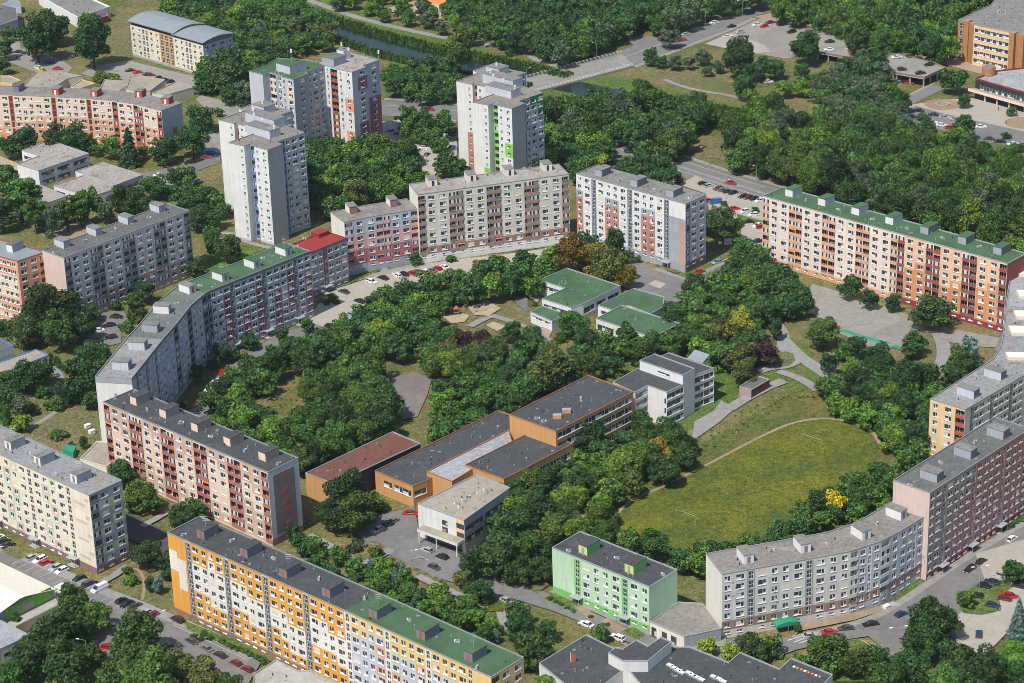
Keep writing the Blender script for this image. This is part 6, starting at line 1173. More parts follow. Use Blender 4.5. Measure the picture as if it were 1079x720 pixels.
mass('in the dense wood above the road bridge','wood above the bridge',[(490,-25),(820,-25),(800,-2),(775,8),(735,16),(700,27),(665,28),(640,40),(615,52),(590,60),(565,54),(555,48),(520,40),(500,20)],6.8,(3.8,5.4),{'D':5,'M':3,'S':1},hr=2.7,seed=35)
mass('in the large wood at the top right','wood at the top right',[(835,-25),(1150,-30),(1085,-12),(1045,2),(1012,15),(1006,52),(975,58),(935,50),(900,44),(880,28),(845,20),(815,10)],7.0,(3.8,6.0),{'D':3,'M':5,'L':.8},hr=2.8,seed=36)
mass('between the canal and the main road','trees between canal and main road',[(568,122),(600,112),(640,104),(672,101),(692,104),(735,112),(742,120),(728,138),(726,148),(712,158),(680,155),(645,140),(615,140),(600,125),(572,130)],6.8,(3.8,6.0),{'D':4,'M':4,'S':1},hr=2.7,seed=37)
mass('in the gap behind the beige block','trees in the gap behind the blocks',[(575,135),(610,135),(640,148),(645,168),(620,178),(605,185),(590,170),(575,165)],6.4,(3.6,4.8),{'D':3,'M':3,'L':2,'Y':.7},seed=38)
mass('behind the white and salmon block','trees by the main road',[(650,172),(675,165),(700,172),(713,185),(700,195),(680,188),(660,186)],5.6,(3.4,4.6),{'D':5,'M':2},seed=39)
for i,(x,y,w_) in enumerate([(705,40,22),(686,60,18),(697,65,14),(712,66,16),(726,66,14),(740,60,18),(757,70,14),(745,75,12)]): T(x,y,w_,'S' if i not in(1,2) else 'D',['leftmost','second','third','fourth','fifth','sixth','seventh','eighth'][i]+' silvery tree of the row on the dry canal bank' if i not in(1,2) else 'dark tree at the bridge end of the canal bank row' if i==1 else 'small dark tree second in the canal bank row',group='row on the dry canal bank')
T(778,60,32,'D','tall rounded dark poplar by the car park',hr=2.9); T(795,75,22,'D','dark poplar right of the rounded one'); T(815,72,24,'D','dark slender tree at the edge of the car park'); T(848,50,32,'D','tree in front of the raised car park deck',hr=2.4); T(845,75,18,'D','low dark tree under the deck tree'); T(804,66,16,'M','slim tree between the car park poplars'); T(785,92,26,'D','dark tree at the foot of the rounded poplar')
T(826,93,20,'L','bright green tree by the canal path'); T(845,92,20,'L','second bright green tree by the canal path')
mass('in the grove before the car park deck','grove before the deck',[(850,100),(858,85),(880,75),(905,60),(925,58),(932,75),(930,90),(950,110),(955,130),(920,130),(885,118),(862,112)],6.6,(3.6,5.2),{'S':4,'D':4,'M':1},seed=41)
T(1005,85,28,'D','round dark tree beside the brick pavilion'); T(1016,106,15,'D','small dark tree on the forecourt'); T(1016,134,26,'D','dark tree beside the row of parked cars'); T(1066,117,11,'M','small green tree at the forecourt'); T(1060,143,10,'D','hedge at the right edge of the car park',shape='shrub'); T(1073,155,16,'D','dark hedge tree at the right edge',hr=1.2)
mass('in the large wood behind the long peach block','wood behind the long peach block',[(768,150),(768,132),(790,116),(835,118),(872,128),(905,128),(940,135),(975,146),(1010,157),(1079,172),(1150,185),(1150,275),(1085,262),(1040,252),(990,238),(940,222),(890,205),(850,190),(805,172),(770,165)],6.8,(3.8,6.2),FOR,hr=2.9,seed=42)
mass('on the canal bank under the wood','reed and willow bushes on the canal',[(745,112),(800,122),(850,135),(860,145),(830,140),(760,125)],4,(1.6,2.4),{'M':4,'L':2},shape='shrub',seed=43)
# small shrubs along the entrance beds
for i,(x,y) in enumerate([(205,670),(211,673),(215,668),(221,672),(234,676),(240,679),(246,682),(252,684),(258,686),(264,690),(271,693),(277,696),(283,699)]): T(x,y,9,'M',ORD[i]+' clipped bush from the left along the orange block front',shape='shrub',group='bushes along the orange block')
for i,(x,y) in enumerate([(580,631),(586,634),(592,637),(598,640),(604,644),(623,650),(640,658)]): T(x,y,7,'M',ORD[i]+' low bush from the left along the mint green block',shape='shrub',group='bushes along the green block')
for i,(x,y) in enumerate([(348,316),(344,319),(351,313),(355,318)]): T(x,y,8,'L' if i==2 else 'M',ORD[i]+' bush from the left at the entrance under the red roof',shape='shrub',group='bushes under the red roof')
for i,(x,y) in enumerate([(1061,556),(1066,553),(1071,550),(1076,547)]): T(x,y,9,'M',ORD[i]+' hedge bush from the left along the red-mauve block',shape='shrub',group='hedge along the red-mauve block')
for i,(x,y,w_,k) in enumerate([(233,375,16,'C'),(263,360,18,'D'),(298,352,16,'D'),(324,343,16,'D'),(208,395,14,'C'),(225,383,14,'D'),(246,372,14,'D'),(193,430,10,'C'),(264,352,10,'C')]): T(x,y,w_,k,['tall conifer','dark tree','dark tree','dark tree at the bright block end','conifer','dark tree','dark tree','thin conifer','small conifer'][i]+' in the shade of the long bent block',hr=3.2 if k=='C' else 2.3,group='trees in the shade of the bent block')
T(469,287,14,'D','dark round bush at the pink block corner') if False else T(438,273,14,'D','dark round bush tree at the pink block corner'); T(475,272,12,'M','low bush before the garages',shape='shrub')
# ---- build: the 300 largest as things of their own, the rest as one wood
def pxsize(t): return t[2]*pxm(Vector((t[0],t[1],0)))*math.sqrt(t[3]/t[2])
big=[t for t in TREES if t[5]!='shrub']; big.sort(key=pxsize,reverse=True); near=big[:298]; rest=big[298:]
def mk(t,i):
    x,y,r,h,k,shp,lab,grp=t; rd=random.Random(i*13+5)
    nm={'broad':'broadleaf_tree','tall':'poplar_tree','shrub':'bush','cone':'conifer_tree','col':'thuja_tree'}[shp]
    lst,R0,H0={'broad':(BR,4.6,11.),'tall':(TL,3.6,14.),'shrub':(SH,1.6,2.2),'cone':(CO,2.6,9.5),'col':(KO,1.1,6.5)}[shp]
    e=tag(empty(nm,(x,y,0),rd.uniform(0,6.28)),lab,'bush' if shp=='shrub' else 'tree',grp)
    s=(r/R0*rd.uniform(.95,1.05),r/R0*rd.uniform(.95,1.05),h/H0)
    me=lst[rd.randrange(len(lst))]; 
    if not me.materials: me.materials.append(None)
    o=inst('foliage' if shp=='shrub' else 'crown',me,e,sc=s); o.material_slots[0].link='OBJECT'; o.material_slots[0].material=LM[k]
    th={'broad':11,'tall':11,'shrub':2.2,'cone':9.5,'col':9.5}[shp]; inst('stem' if shp=='shrub' else 'trunk',{'shrub':TR3,'cone':TR2,'col':TR2}.get(shp,TR[i%3]),e,sc=(max(.5,s[0]),max(.5,s[1]),h/th))
for i,t in enumerate(near+[t for t in TREES if t[5]=='shrub']): mk(t,i)
if rest:
    Qs=[];mi=[];keys=sorted(LM)
    for i,t in enumerate(rest):
        x,y,r,h,k,shp,_,_2=t; rd=random.Random(i); Q=LO[rd.randrange(6)].copy(); a=rd.uniform(0,6.28); ca,sa=math.cos(a),math.sin(a)
        X=Q[...,0]*ca-Q[...,1]*sa; Y=Q[...,0]*sa+Q[...,1]*ca; Q=np.stack([X*r/4.6+x,Y*r/4.6+y,Q[...,2]*h/11.],-1); Qs.append(Q); mi.append(np.full(len(Q),keys.index(k)))
    me=q2mesh('woodland',np.concatenate(Qs),[LM[k] for k in keys],np.concatenate(mi)); o=bpy.data.objects.new('woodland',me); C.objects.link(o)
    tag(o,'dense mass of far woodland crowns along the canal and top edge','woodland',kind='stuff')
print('TREES',len(TREES),'rest',len(rest))
# reeds along the canal banks: stuff
def tufts(name,label,lines,dens,h,w_,k,cat='reeds'):
    rg=np.random.default_rng(5); Q=[]
    for pts,wd in lines:
        P_=smooth(Ws(pts),6)
        for a,b in zip(P_[:-1],P_[1:]):
            n=int((b-a).length*dens*wd); t=rg.uniform(0,1,n); dv=(b-a).normalized(); off=rg.uniform(-wd/2,wd/2,n)
            cx=a.x+(b.x-a.x)*t-dv.y*off; cy=a.y+(b.y-a.y)*t+dv.x*off; an=rg.uniform(0,3.14,n); hh=h*rg.uniform(.5,1.1,n); ww=w_*rg.uniform(.6,1.2,n); lx=rg.normal(size=n)*.4; ly=rg.normal(size=n)*.4
            dx=np.cos(an)*ww/2; dy=np.sin(an)*ww/2
            Q.append(np.stack([np.stack([cx-dx,cy-dy,0*cx],1),np.stack([cx+dx,cy+dy,0*cx],1),np.stack([cx+dx+lx,cy+dy+ly,hh],1),np.stack([cx-dx+lx,cy-dy+ly,hh],1)],1))
    me=q2mesh(name,np.concatenate(Q),[LM[k]]); o=bpy.data.objects.new(name,me); C.objects.link(o); tag(o,label,cat,kind='stuff')
up_=[(300,5),(345,20),(400,37),(450,50),(510,62),(560,73),(600,82)]; lo_=[(310,28),(345,40),(400,59),(450,71),(500,83),(560,93)]
tufts('reeds','green reeds and tall grass lining both banks of the canal',[(up_,7),(lo_,6),([(640,108),(680,118),(740,131),(800,145)],6),([(680,100),(740,112),(800,127),(850,142)],5)],2.4,2.2,.7,'M')
tufts('meadow_weeds','taller weeds around the running track and meadow rim',[([(740,470),(775,448),(830,418),(870,414)],8),([(690,588),(740,592),(800,576),(850,558)],5),([(300,432),(330,402),(372,380)],12)],.25,.6,.7,'M',cat='weeds')
# ================================================================== CARS
CARC={'white':(.72,.72,.72),'black':(.012,.012,.014),'red':(.42,.012,.015),'dark red':(.16,.012,.02),'silver':(.42,.44,.46),'grey':(.17,.18,.19),'dark grey':(.06,.065,.07),'navy blue':(.015,.03,.09),'blue':(.03,.12,.36),'light blue':(.20,.32,.42),'yellow':(.75,.48,.02),'brown':(.07,.045,.035),'teal':(.16,.24,.23)}
def carpaint(n):
    mt=bpy.data.materials.new('car_paint_'+n.replace(' ','_')); mt.use_nodes=True; b=mt.node_tree.nodes['Principled BSDF']; b.inputs['Base Color'].default_value=(*CARC[n],1); b.inputs['Roughness'].default_value=.28; b.inputs['Coat Weight'].default_value=.5; b.inputs['Metallic'].default_value=.2 if n in('silver','grey','dark grey') else 0
    nz=mt.node_tree.nodes.new('ShaderNodeTexNoise'); nz.inputs['Scale'].default_value=3; mr=mt.node_tree.nodes.new('ShaderNodeMapRange'); mr.inputs[3].default_value=.22; mr.inputs[4].default_value=.42; mt.node_tree.links.new(nz.outputs['Fac'],mr.inputs[0]); mt.node_tree.links.new(mr.outputs[0],b.inputs['Roughness']); return mt
CP={n:carpaint(n) for n in CARC}
d('carglass',mat('car_glass',(.02,.025,.03),rough=.06,var=.1,spec=.8)); d('tyre',mat('tyre_rubber',(.02,.02,.02),var=.1)); d('lampw',mat('headlight_glass',(.7,.7,.7),rough=.2,var=.02)); d('lampr',mat('tail_light_plastic',(.35,.01,.01),rough=.3,var=.02))
# side profiles: lower body (x,z), cabin base x0,x1, roof x0,x1, heights
PROF={'hatchback':dict(L=4.1,W=1.74,belt=.92,H=1.48,c=(-1.95,1.05),r=(-1.45,.30),hood=.86),
 'saloon':dict(L=4.6,W=1.78,belt=.93,H=1.46,c=(-1.65,1.15),r=(-1.0,.35),hood=.88),
 'estate car':dict(L=4.65,W=1.78,belt=.95,H=1.50,c=(-2.15,1.15),r=(-1.75,.35),hood=.88),
 'off-roader':dict(L=4.6,W=1.88,belt=1.08,H=1.72,c=(-2.15,1.10),r=(-1.75,.45),hood=1.05),
 'van':dict(L=5.2,W=1.95,belt=1.25,H=2.05,c=(-2.5,1.85),r=(-2.42,.95),hood=1.18)}
_cm={}
def car_meshes(kind):
    if kind in _cm: return _cm[kind]
    p=PROF[kind]; L=p['L']/2; Wd=p['W']/2; b=MB(); PM=carbody
    side=[(-L,.32),(-L+.05,.30),(-1.75,.24),(1.75,.24),(L-.04,.30),(L,.42),(L-.02,.62),(L-.22,p['hood']-.10),(p['c'][1],p['hood']),(p['c'][1]-.02,p['belt']),(p['c'][0],p['belt']),(-L+.05,p['belt']-.06),(-L,.62)]
    def ring(y,k): return [(x*(1-k*.02),y,z) for x,z in side]
    ys=[(-Wd+.06,1,.97),(-Wd,0,1),(Wd,0,1),(Wd-.06,1,.97)]
    n=len(side)
    def sec(y,ins): return [(x*(1-ins*.01),y,.24+(z-.24)*(1-ins*.0)) for x,z in side]
    A=[(x*.985,-Wd+.10,z+(.0 if z<.7 else .015)) for x,z in side]; B=[(x,-Wd,z-(.06 if z>.7 else 0)) for x,z in side]; Cc=[(x,Wd,z-(.06 if z>.7 else 0)) for x,z in side]; D=[(x*.985,Wd-.10,z+(.0 if z<.7 else .015)) for x,z in side]
    for P0,P1 in ((B,A),(A,D),(D,Cc)):
        for i in range(n): j=(i+1)%n; b.face([P0[i],P1[i],P1[j],P0[j]],PM)
    b.face(B[::1],PM); b.face(Cc[::-1],PM)
    # roof panel
    r0,r1=p['r']; rw=Wd-.24; z=p['H']
    b.prism([(r0,-rw),(r1,-rw),(r1,rw),(r0,rw)],z-.05,z,PM)
    # pillars
    c0,c1=p['c']; cw=Wd-.10; zb=p['belt']-.02
    for s in (-1,1):
        for (xa,xb) in ((c0+.03,r0+.02),(c1-.06,r1-.02),((c0+c1)/2-.25,(r0+r1)/2-.1)): b.tube((xa,s*cw,zb),(xb,s*rw,z-.03),.045,.04,PM,4)
    body=b.mesh('body')
    g=MB(); lo=[(c0+.04,-cw+.01),(c1-.04,-cw+.01),(c1-.04,cw-.01),(c0+.04,cw-.01)]; hi=[(r0+.01,-rw+.01),(r1-.01,-rw+.01),(r1-.01,rw-.01),(r0+.01,rw-.01)]
    for i in range(4): j=(i+1)%4; g.face([(*lo[i],zb),(*lo[j],zb),(*hi[j],z-.05),(*hi[i],z-.05)],'carglass' if not(kind=='van' and i in(0,2,3)) else PM)
    glass=g.mesh('windows'); w=MB(); w.tube((0,-.1,0),(0,.1,0),.32,.32,'tyre',12); w.tube((0,-.115,0),(0,.115,0),.19,.19,'metal',8); wheel=w.mesh('wheel')
    l=MB(); l.box(-.05,.05,-.19,.19,-.08,.08,'lampw'); hl=l.mesh('headlight'); l=MB(); l.box(-.04,.04,-.17,.17,-.1,.1,'lampr'); tl=l.mesh('tail_light')
    _cm[kind]=(body,glass,wheel,hl,tl,p); return _cm[kind]
carbody=bpy.data.materials.new('car_body_default')
def car(x,y,ang,col,kind,label,group,z=0.0,detail=True):
    body,glass,wheel,hl,tl,p=car_meshes(kind); e=tag(empty('parked_car' if kind!='van' else 'parked_van',(x,y,z+.02),ang),label,'van' if kind=='van' else 'car',group)
    for nm,me in (('body',body),('windows',glass)):
        o=inst(nm,me,e)
        for s in o.material_slots:
            if s.material==carbody: s.link='OBJECT'; s.material=CP[col]
    L=p['L']/2; Wd=p['W']/2
    for sx in (-1,1):
        for sy in (-1,1): inst('wheel',wheel,e,(sx*L*.62,sy*(Wd-.07),.32))
    for sy in (-1,1): inst('headlight',hl,e,(L-.04,sy*(Wd-.32),.62)); inst('tail_light',tl,e,(-L+.02,sy*(Wd-.28),.74))
A_=-42.7; B_=47.3; CARSEEN=[]
KC={'h':'hatchback','s':'saloon','e':'estate car','o':'off-roader','v':'van'}
CC={'w':'white','k':'black','r':'red','R':'dark red','s':'silver','g':'grey','G':'dark grey','n':'navy blue','b':'blue','l':'light blue','y':'yellow','B':'brown','t':'teal'}
ORD=['first','second','third','fourth','fifth','sixth','seventh','eighth','ninth','tenth','eleventh','twelfth','thirteenth','fourteenth']
def cars(phrase,group,items,ang,z=0.0,jit=3):
    """items: (px,py,colour,kind[,angle]) listed from left to right"""
    cnt={}
    for it in items: cnt[(it[2],it[3])]=cnt.get((it[2],it[3]),0)+1
    for i,it in enumerate(items):
        c=W(it[0],it[1],z+.7); a=(it[4] if len(it)>4 else ang)+random.uniform(-jit,jit); col=CC[it[2]]; kd=KC[it[3]]
        if random.random()<.5: a+=180
        lab=f"{ORD[i]} from the left {phrase}, {col} {kd}" if len(items)>1 else f"{col} {kd} {phrase}"
        if kd=='van': lab=f"{col} van {phrase}" if len(items)==1 or cnt[(it[2],it[3])]==1 else f"{ORD[i]} from the left {phrase}, {col} van"
        car(c.x,c.y,R(a),col,kd,lab,group,z)
cars('in the bays before the cream block','cars before the cream block',[(-3,567,'w','s'),(3,570,'k','h'),(8,574,'k','s'),(34,587,'s','h'),(42,589.5,'w','e'),(48.5,592.5,'r','h'),(58.5,598,'s','h'),(65,601,'w','h'),(83,609.5,'k','h'),(94,615,'n','o'),(105,620.5,'w','v')],B_)
cars('in the bays before the orange gable','cars before the orange gable',[(128.5,633,'k','h'),(133.5,636.5,'k','s'),(142.5,638.5,'G','s'),(154,645.5,'s','s'),(160,649,'R','e')],B_)
cars('parked beside the supermarket annex','cars by the supermarket',[(66,620.5,'w','v',A_),(92,645.5,'B','o',10)],0)
cars('parked along the orange block','cars along the orange block',[(187.5,653,'k','o'),(203,676,'G','s'),(217.5,683,'g','s'),(232,690,'k','s'),(248.5,698.5,'R','h'),(260.5,705,'R','h')],A_-2)
cars('half hidden under the lower trees','cars under the lower trees',[(104,690,'R','o',10),(110,682,'r','h',10),(120,660,'w','h',0)],0)
cars('on the school forecourt','cars on the school forecourt',[(398,558,'s','h',B_),(406,553,'k','h',B_),(413.5,549.5,'g','s',B_),(432.5,540.5,'r','s',-12),(450,579.5,'s','h'),(458,597.5,'G','h'),(466,586.5,'k','h')],A_)
cars('on the lane behind the orange block','cars on the school lane',[(508,619,'n','h'),(534,633,'s','s'),(320,583,'k','h')],A_)
cars('before the mint green block','cars before the green block',[(618,657.5,'w','s'),(651,671.5,'w','e')],A_)
cars('along the curved block','cars along the curved block',[(853.5,669.5,'s','s',8),(874.5,666,'r','s',6),(891,662,'G','s',6),(917,657.5,'k','s',12),(950,647,'n','h',36),(1022,599.5,'k','e'),(1034,591.5,'k','h'),(1066.5,567.5,'w','h')],B_)
cars('in the car park at the lower right edge','cars in the lower right car park',[(1028.5,627.5,'k','h'),(1031.5,668,'n','h',B_+30),(1038,617.5,'k','h'),(1045,613,'n','s'),(1046.5,638,'n','h'),(1053,605.5,'s','h'),(1059,631,'R','h'),(1064.5,627.5,'r','s'),(1069,594.5,'w','h'),(1074,617.5,'k','h'),(1079,613,'k','h')],A_+15)
cars('in the row before the pink block','cars before the pink block',[(348,344,'k','h'),(340,317,'R','h'),(372,332,'l','e'),(351,312,'k','s'),(362.5,307,'G','s'),(379,317,'k','s'),(391.7,296.5,'w','e'),(403.7,292.5,'k','s')],A_)
cars('in the bays between pink and beige block','cars in the middle bays',[(418.5,290,'w','e'),(426.5,289,'k','h'),(434,287.5,'r','h'),(440.5,286,'g','s'),(447.2,285.8,'w','h'),(455,284.7,'g','s'),(461,282.5,'r','h'),(468,281.2,'w','s')],A_-8)
cars('in the bays before the white garages','cars before the beige block',[(503.5,277,'r','h'),(510,276,'k','s'),(516.7,275.3,'k','h'),(524,274.2,'w','s'),(530.5,273.3,'w','h'),(578,265,'w','o',30)],A_-8)
cars('on the shaded inner street by the bent block','cars by the bent block',[(204,434,'k','h'),(206.7,430.5,'k','s'),(211,426,'R','h'),(212.5,421.7,'g','h'),(215,417.5,'r','h'),(221,411,'w','h'),(224,407.5,'k','h'),(229,403.8,'w','e'),(233.5,400.3,'w','s'),(239.7,394,'r','v')],-12)
cars('beside the dull grey block','cars beside the grey block',[(102,359.5,'k','h',15),(103,348,'w','s',15),(115,342.5,'k','s',18),(117,355,'k','h',18),(123,333.5,'k','s',-15)],0)
cars('in the back row of the sandy car park','cars in the sandy car park back row',[(741,193,'k','h'),(746.7,195.5,'s','h'),(756.7,198.5,'R','h'),(761,200.2,'t','h'),(766.7,201.5,'k','h'),(772,203.2,'k','h'),(783,206.8,'k','h'),(788.5,208,'R','h'),(794.5,209.3,'k','h'),(800.5,211,'w','h')],28)
cars('in the front of the sandy car park','cars in the sandy car park front part',[(747,211,'r','h'),(753.5,213,'b','v'),(755.5,222,'r','h'),(773.8,219.5,'r','s'),(784.5,222.3,'w','h',40),(788,233.5,'k','s',10),(794,226,'w','h'),(798.5,237.3,'w','s',40),(802,239,'r','h')],15)
cars('at the foot of the salmon striped wall','cars by the salmon striped wall',[(738,286,'r','h',35),(755.5,276,'l','h',35),(764,256,'w','v',-5),(797.8,254,'k','s',5)],0)
cars('driving on the main road','cars driving',[(451.8,115,'r','s',-4),(770,192.5,'r','s',-32)],0)
cars('in the tower car park','cars in the tower car park',[(410,138,'g','h'),(411,151,'G','h'),(417.5,141,'k','h'),(439,159.5,'s','h',B_),(447.5,155.5,'w','s'),(450,163,'n','h',70),(459,157.5,'w','s'),(470,158.3,'y','s'),(472,131.8,'k','s'),(477.5,155.5,'b','h'),(478,144,'w','h',0),(480,142,'r','v',0)],-15)
cars('at the upper left street corner','cars at the upper left corner',[(16,62,'G','s'),(19,54.5,'k','s'),(27.5,56,'G','s'),(33,57.5,'s','s'),(38.5,58.7,'r','s'),(40,71,'w','h',-45),(43.5,73.5,'y','h',-35),(53,65.5,'k','s'),(61,72.3,'r','s')],-8)
cars('before the arched-roof house','cars before the arched-roof house',[(136.7,74,'k','s'),(144.7,76,'r','s',20),(154,78.3,'k','h'),(159,78.7,'R','h'),(166,82,'k','h',30),(174,84,'k','h',30),(179,86,'k','h',30)],10)
cars('by the street left of the white tower','cars left of the white tower',[(198.5,171,'k','h',50),(202,170.3,'k','h',50),(206,169.6,'k','h',50),(210,168.4,'k','h',50),(217,165.5,'r','s',0),(223.7,161.5,'b','v',0),(226.5,160,'k','h',0),(208.7,190.5,'w','h',30),(166.5,184.5,'w','h',0)],0)
cars('along the road above the bridge','cars above the bridge',[(660,46,'k','h'),(718.5,42,'r','s',22),(722,36,'s','s'),(730,33,'k','s'),(738,30.5,'G','s'),(752.5,23.5,'w','s'),(767,19,'k','s'),(770.5,27.7,'k','s')],22)
cars('in the top right car park','cars in the top right car park',[(766.5,38,'w','s'),(780,33.5,'s','s'),(797.5,26,'w','s'),(805,27.5,'r','h'),(811,23.5,'R','s'),(834,33.5,'k','o',30),(810,86,'w','h')],20)
cars('on the raised deck at the top right','cars on the raised deck',[(874,43.5,'k','s'),(873.5,52,'w','s')],0,z=3.62)
cars('on the two-level deck by the office','cars on the two-level deck',[(944.5,60,'w','s',15),(950.5,72.5,'k','h'),(970,76.5,'k','s'),(979,67.5,'k','s',20)],5,z=4.22)
cars('beneath the two-level deck','cars beneath the deck',[(949,84.5,'s','h'),(953.5,86,'k','h'),(958,87,'r','h')],-20)
cars('in the two rows along the forecourt street','cars along the forecourt street',[(961.5,123,'k','h'),(968.5,116.3,'k','s'),(971.5,125.5,'k','s'),(982,128.5,'w','s'),(983,120.7,'k','s'),(992.5,131.5,'w','s'),(995.5,123.3,'s','s'),(1001,134.5,'r','h'),(1006,125.3,'s','s'),(1033.5,133,'w','s',-5),(1042,146,'G','s',-15),(1054,149,'k','s',-15),(1067,151.7,'w','s',5)],-18)
# ================================================================== STREET FURNITURE AND SMALL THINGS
def lamp(px,py,h,ang,label,dbl=False,bz=None):
    c=W(px,py); e=tag(empty('street_lamp',(c.x,c.y,0),R(ang)),label,'street lamp','street lamps'); b=MB(); b.tube((0,0,0),(0,0,h),.10,.06,'metal',7); b.tube((0,0,0),(0,0,1.1),.14,.13,'metal',7); b.build('pole',e)
    for s in ((1,-1) if dbl else (1,)): b=MB(); b.tube((0,0,h),(s*1.7,0,h+.35),.05,.04,'metal',5); b.build('arm',e); b=MB(); b.box(min(s*1.6,s*2.5),max(s*1.6,s*2.5),-.16,.16,h+.28,h+.44,'frame'); b.build('lamp_head',e)
for a in [(945.5,694,9,10,'double-armed street lamp at the lower right junction',True),(1031,629,9,10,'street lamp on the car park island at the right edge',True),(555+0,92,8,40,'street lamp at the near end of the road bridge'),(664,56,9,60,'street lamp at the far end of the road bridge',True),(629,64,8,150,'street lamp over the bridge railing'),(743,30,9,200,'street lamp on the wood side of the upper road'),(782,23,10,180,'double street lamp at the upper road junction',True),(887,68,7,0,'lamp beside the raised deck'),(742,177,9,230,'street lamp on the main road verge, left one'),(797,197,9,230,'street lamp on the main road verge, right one'),(679,163,8,230,'street lamp where the main road meets the trees'),(701,163,8,220,'lamp between the main road trees'),(881,209,8,230,'lamp behind the long green roof'),(93,703,8,170,'street lamp among the lower left trees'),(812,329,5,30,'short lamp post below the grove'),(432,594,4,0,'dark post on the school forecourt'),(167,664,5,30,'dark sign post at the street bend'),(12,608-6,8,210,'street lamp beside the supermarket roof'),(450,178,7,90,'lamp in the tower car park'),(765,210,7,50,'lamp post in the sandy car park'),(250,377,7,140,'lamp on the inner street'),(658,133,8,230,'lamp at the canal wood edge')]: lamp(*a)
def goal(px,py,ang,label):
    c=W(px,py); e=tag(empty('goal_post',(c.x,c.y,0),R(ang)),label,'goal','football goals'); b=MB()
    b.tube((-3.6,0,0),(-3.6,0,2.4),.06,.06,'metal',5); b.tube((3.6,0,0),(3.6,0,2.4),.06,.06,'metal',5); b.tube((-3.6,0,2.4),(3.6,0,2.4),.06,.06,'metal',5); b.build('frame',e)
    b=MB()
    for s in (-3.6,3.6): b.tube((s,0,2.4),(s,1.1,0),.04,.04,'frame',4)
    b.build('support',e)
goal(855,468,-42,'far football goal frame in the meadow'); goal(722,548,-42,'near white football goal frame in the meadow')
def bin_(px,py,m,label): c=W(px,py); b=MB(); b.prism([(-.9,-.6),(.9,-.6),(.9,.6),(-.9,.6)],.1,1.1,m); b.prism([(-.95,-.65),(.95,-.65),(.95,.65),(-.95,.65)],1.1,1.28,m); b.tube((-.7,-.62,.1),(-.7,.62,.1),.1,.1,'tyre',6); b.tube((.7,-.62,.1),(.7,.62,.1),.1,.1,'tyre',6); o=b.build('waste_container',None,(c.x,c.y,0)); o.rotation_euler.z=R(40); tag(o,label,'waste container')
bin_(223,141,'turf','dark green waste container left of the white tower'); bin_(226.5,139.5,'turf','second green waste container by the white tower'); bin_(92.5,451,'frame','pale box on the dry lawn by the white end wall'); bin_(97,457,'frame','white box at the foot of the white end wall'); bin_(934,642,'frame','white block at the entrance steps of the curved block'); bin_(475,328,'white','small white kiosk box by the car park') if False else None
# playground
c=W(481,332); e=tag(empty('play_tower',(c.x,c.y,0)),'red and orange play tower with a slide on the sand','play tower'); b=MB(); 
for x in (-.8,.8):
    for y in (-.8,.8): b.tube((x,y,0),(x,y,2.6),.08,.08,'brown',5)
b.box(-.9,.9,-.9,.9,1.2,1.3,'brown'); b.build('tower_frame',e); b=MB(); b.face([(-1,-1,2.5),(1,-1,2.5),(0,0,3.6)],'brickred'); b.face([(1,-1,2.5),(1,1,2.5),(0,0,3.6)],'brickred'); b.face([(1,1,2.5),(-1,1,2.5),(0,0,3.6)],'brickred'); b.face([(-1,1,2.5),(-1,-1,2.5),(0,0,3.6)],'brickred'); b.build('roof',e); b=MB(); b.prism([(-3.6,-.35),(-.9,-.35),(-.9,.35),(-3.6,.35)],.0,.1,'awn'); b.face([(-3.4,-.35,.2),(-.9,-.35,1.3),(-.9,.35,1.3),(-3.4,.35,.2)],'deeporange'); b.build('slide',e)
c=W(505,329); e=tag(empty('swing_set',(c.x,c.y,0),R(20)),'swing frame with brown poles on the sand square','swing'); b=MB()
for x in (-2,2):
    for y in (-1,1): b.tube((x,y,0),(x,0,2.8),.07,.07,'brown',5)
b.tube((-2,0,2.8),(2,0,2.8),.07,.07,'brown',5); b.build('frame',e); b=MB(); b.box(-1.1,-.6,-.15,.15,.5,.56,'tyre'); b.tube((-1.1,0,.55),(-1.1,0,2.8),.02,.02,'metal',4); b.tube((-.6,0,.55),(-.6,0,2.8),.02,.02,'metal',4); b.build('swing_seat',e)
c=W(602,720); b=MB(); b.tube((0,0,0),(0,0,9),.12,.08,'frame',8); b.box(0,1.2,-.05,.05,6,8.6,'brickred'); tag(b.build('flag_pole',None,(c.x,c.y,0)),'white pole with a red banner before the bottom school','flag pole')
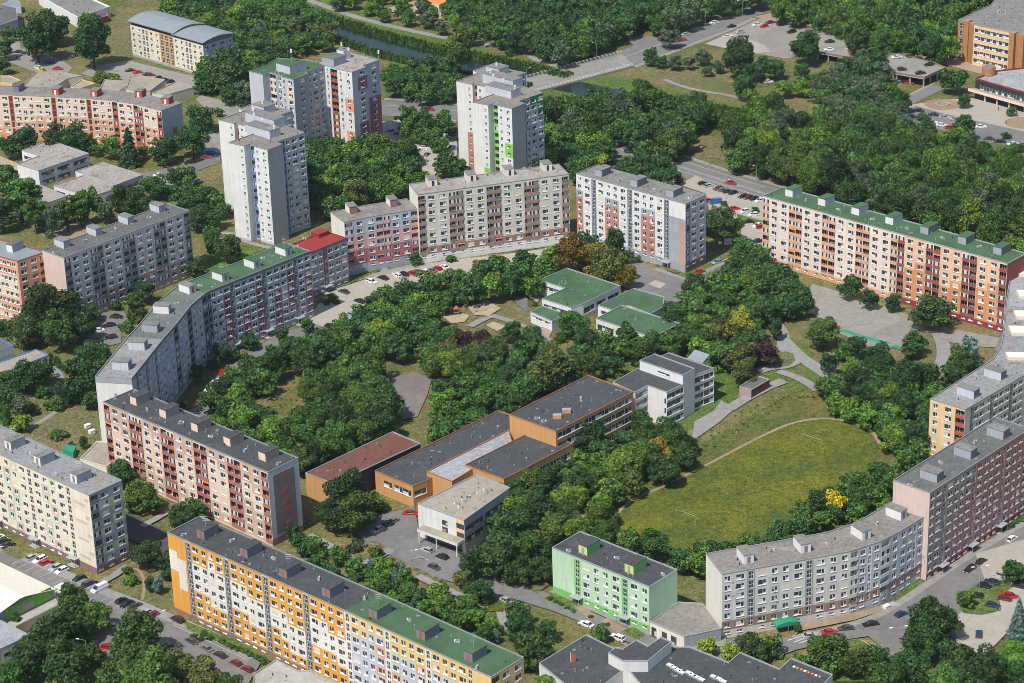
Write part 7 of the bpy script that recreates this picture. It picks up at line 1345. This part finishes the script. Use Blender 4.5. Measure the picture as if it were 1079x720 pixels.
# fountain ring and bollards on the forecourt
c=W(993,110.5); b=MB(); 
for k in range(16): a0,a1=k*.3927,(k+1)*.3927; b.prism(ccw([(3*math.cos(a0),3*math.sin(a0)),(3*math.cos(a1),3*math.sin(a1)),(2.3*math.cos(a1),2.3*math.sin(a1)),(2.3*math.cos(a0),2.3*math.sin(a0))]),0,.6,'concrete')
tag(b.build('planter_ring',None,(c.x,c.y,0)),'round concrete planter ring before the pavilion','planter')
# person on the plaza and on the canal path
def person(px,py,m,label):
    c=W(px,py); me=bpy.data.meshes.new('person'); V=[(0,0,.95),(0,0,1.2),(0,0,1.45),(0,0,1.55),(0,.0,1.68),(.1,0,.9),(.12,.05,.5),(.12,0,.08),(-.1,0,.9),(-.12,-.12,.5),(-.13,-.1,.08),(.2,0,1.42),(.26,.03,1.12),(.24,.08,.86),(-.2,0,1.42),(-.26,-.03,1.12),(-.24,-.06,.86)]
    E_=[(0,1),(1,2),(2,3),(3,4),(0,5),(5,6),(6,7),(0,8),(8,9),(9,10),(2,11),(11,12),(12,13),(2,14),(14,15),(15,16)]; RAD=[.15,.14,.15,.07,.11,.10,.075,.05,.10,.075,.05,.07,.05,.035,.07,.05,.035]
    me.from_pydata(V,E_,[]); o=bpy.data.objects.new('person',me); C.objects.link(o); o.location=(c.x,c.y,.05); sk=o.modifiers.new('skin','SKIN')
    for i,sv in enumerate(me.skin_vertices[0].data if me.skin_vertices else []): sv.radius=(RAD[i],RAD[i])
    o.modifiers.new('sub','SUBSURF').levels=1; me.materials.append(M[m]); tag(o,label,'person')
person(1052,117,'maroon','person in dark red top standing on the forecourt paving'); person(1060,131,'dgrey','person in grey clothes walking by the crossing'); person(334,7.5,'blue','person in blue walking on the canal path'); person(146,634,'dgrey','person beside the dark car before the orange gable')
b=MB(); 
# painted barrier wall and entrance steps of the curved block
c=W(938,640); b.box(-2.2,2.2,-1.5,1.5,0,.16,'concrete'); b.box(-2.2,2.2,-1.0,1.5,.16,.32,'concrete'); b.box(-2.2,2.2,-.5,1.5,.32,.48,'concrete'); o=b.build('steps',None,(c.x,c.y,0)); o.rotation_euler.z=R(30); tag(o,'pale concrete entrance steps between curved and red-mauve block','steps')
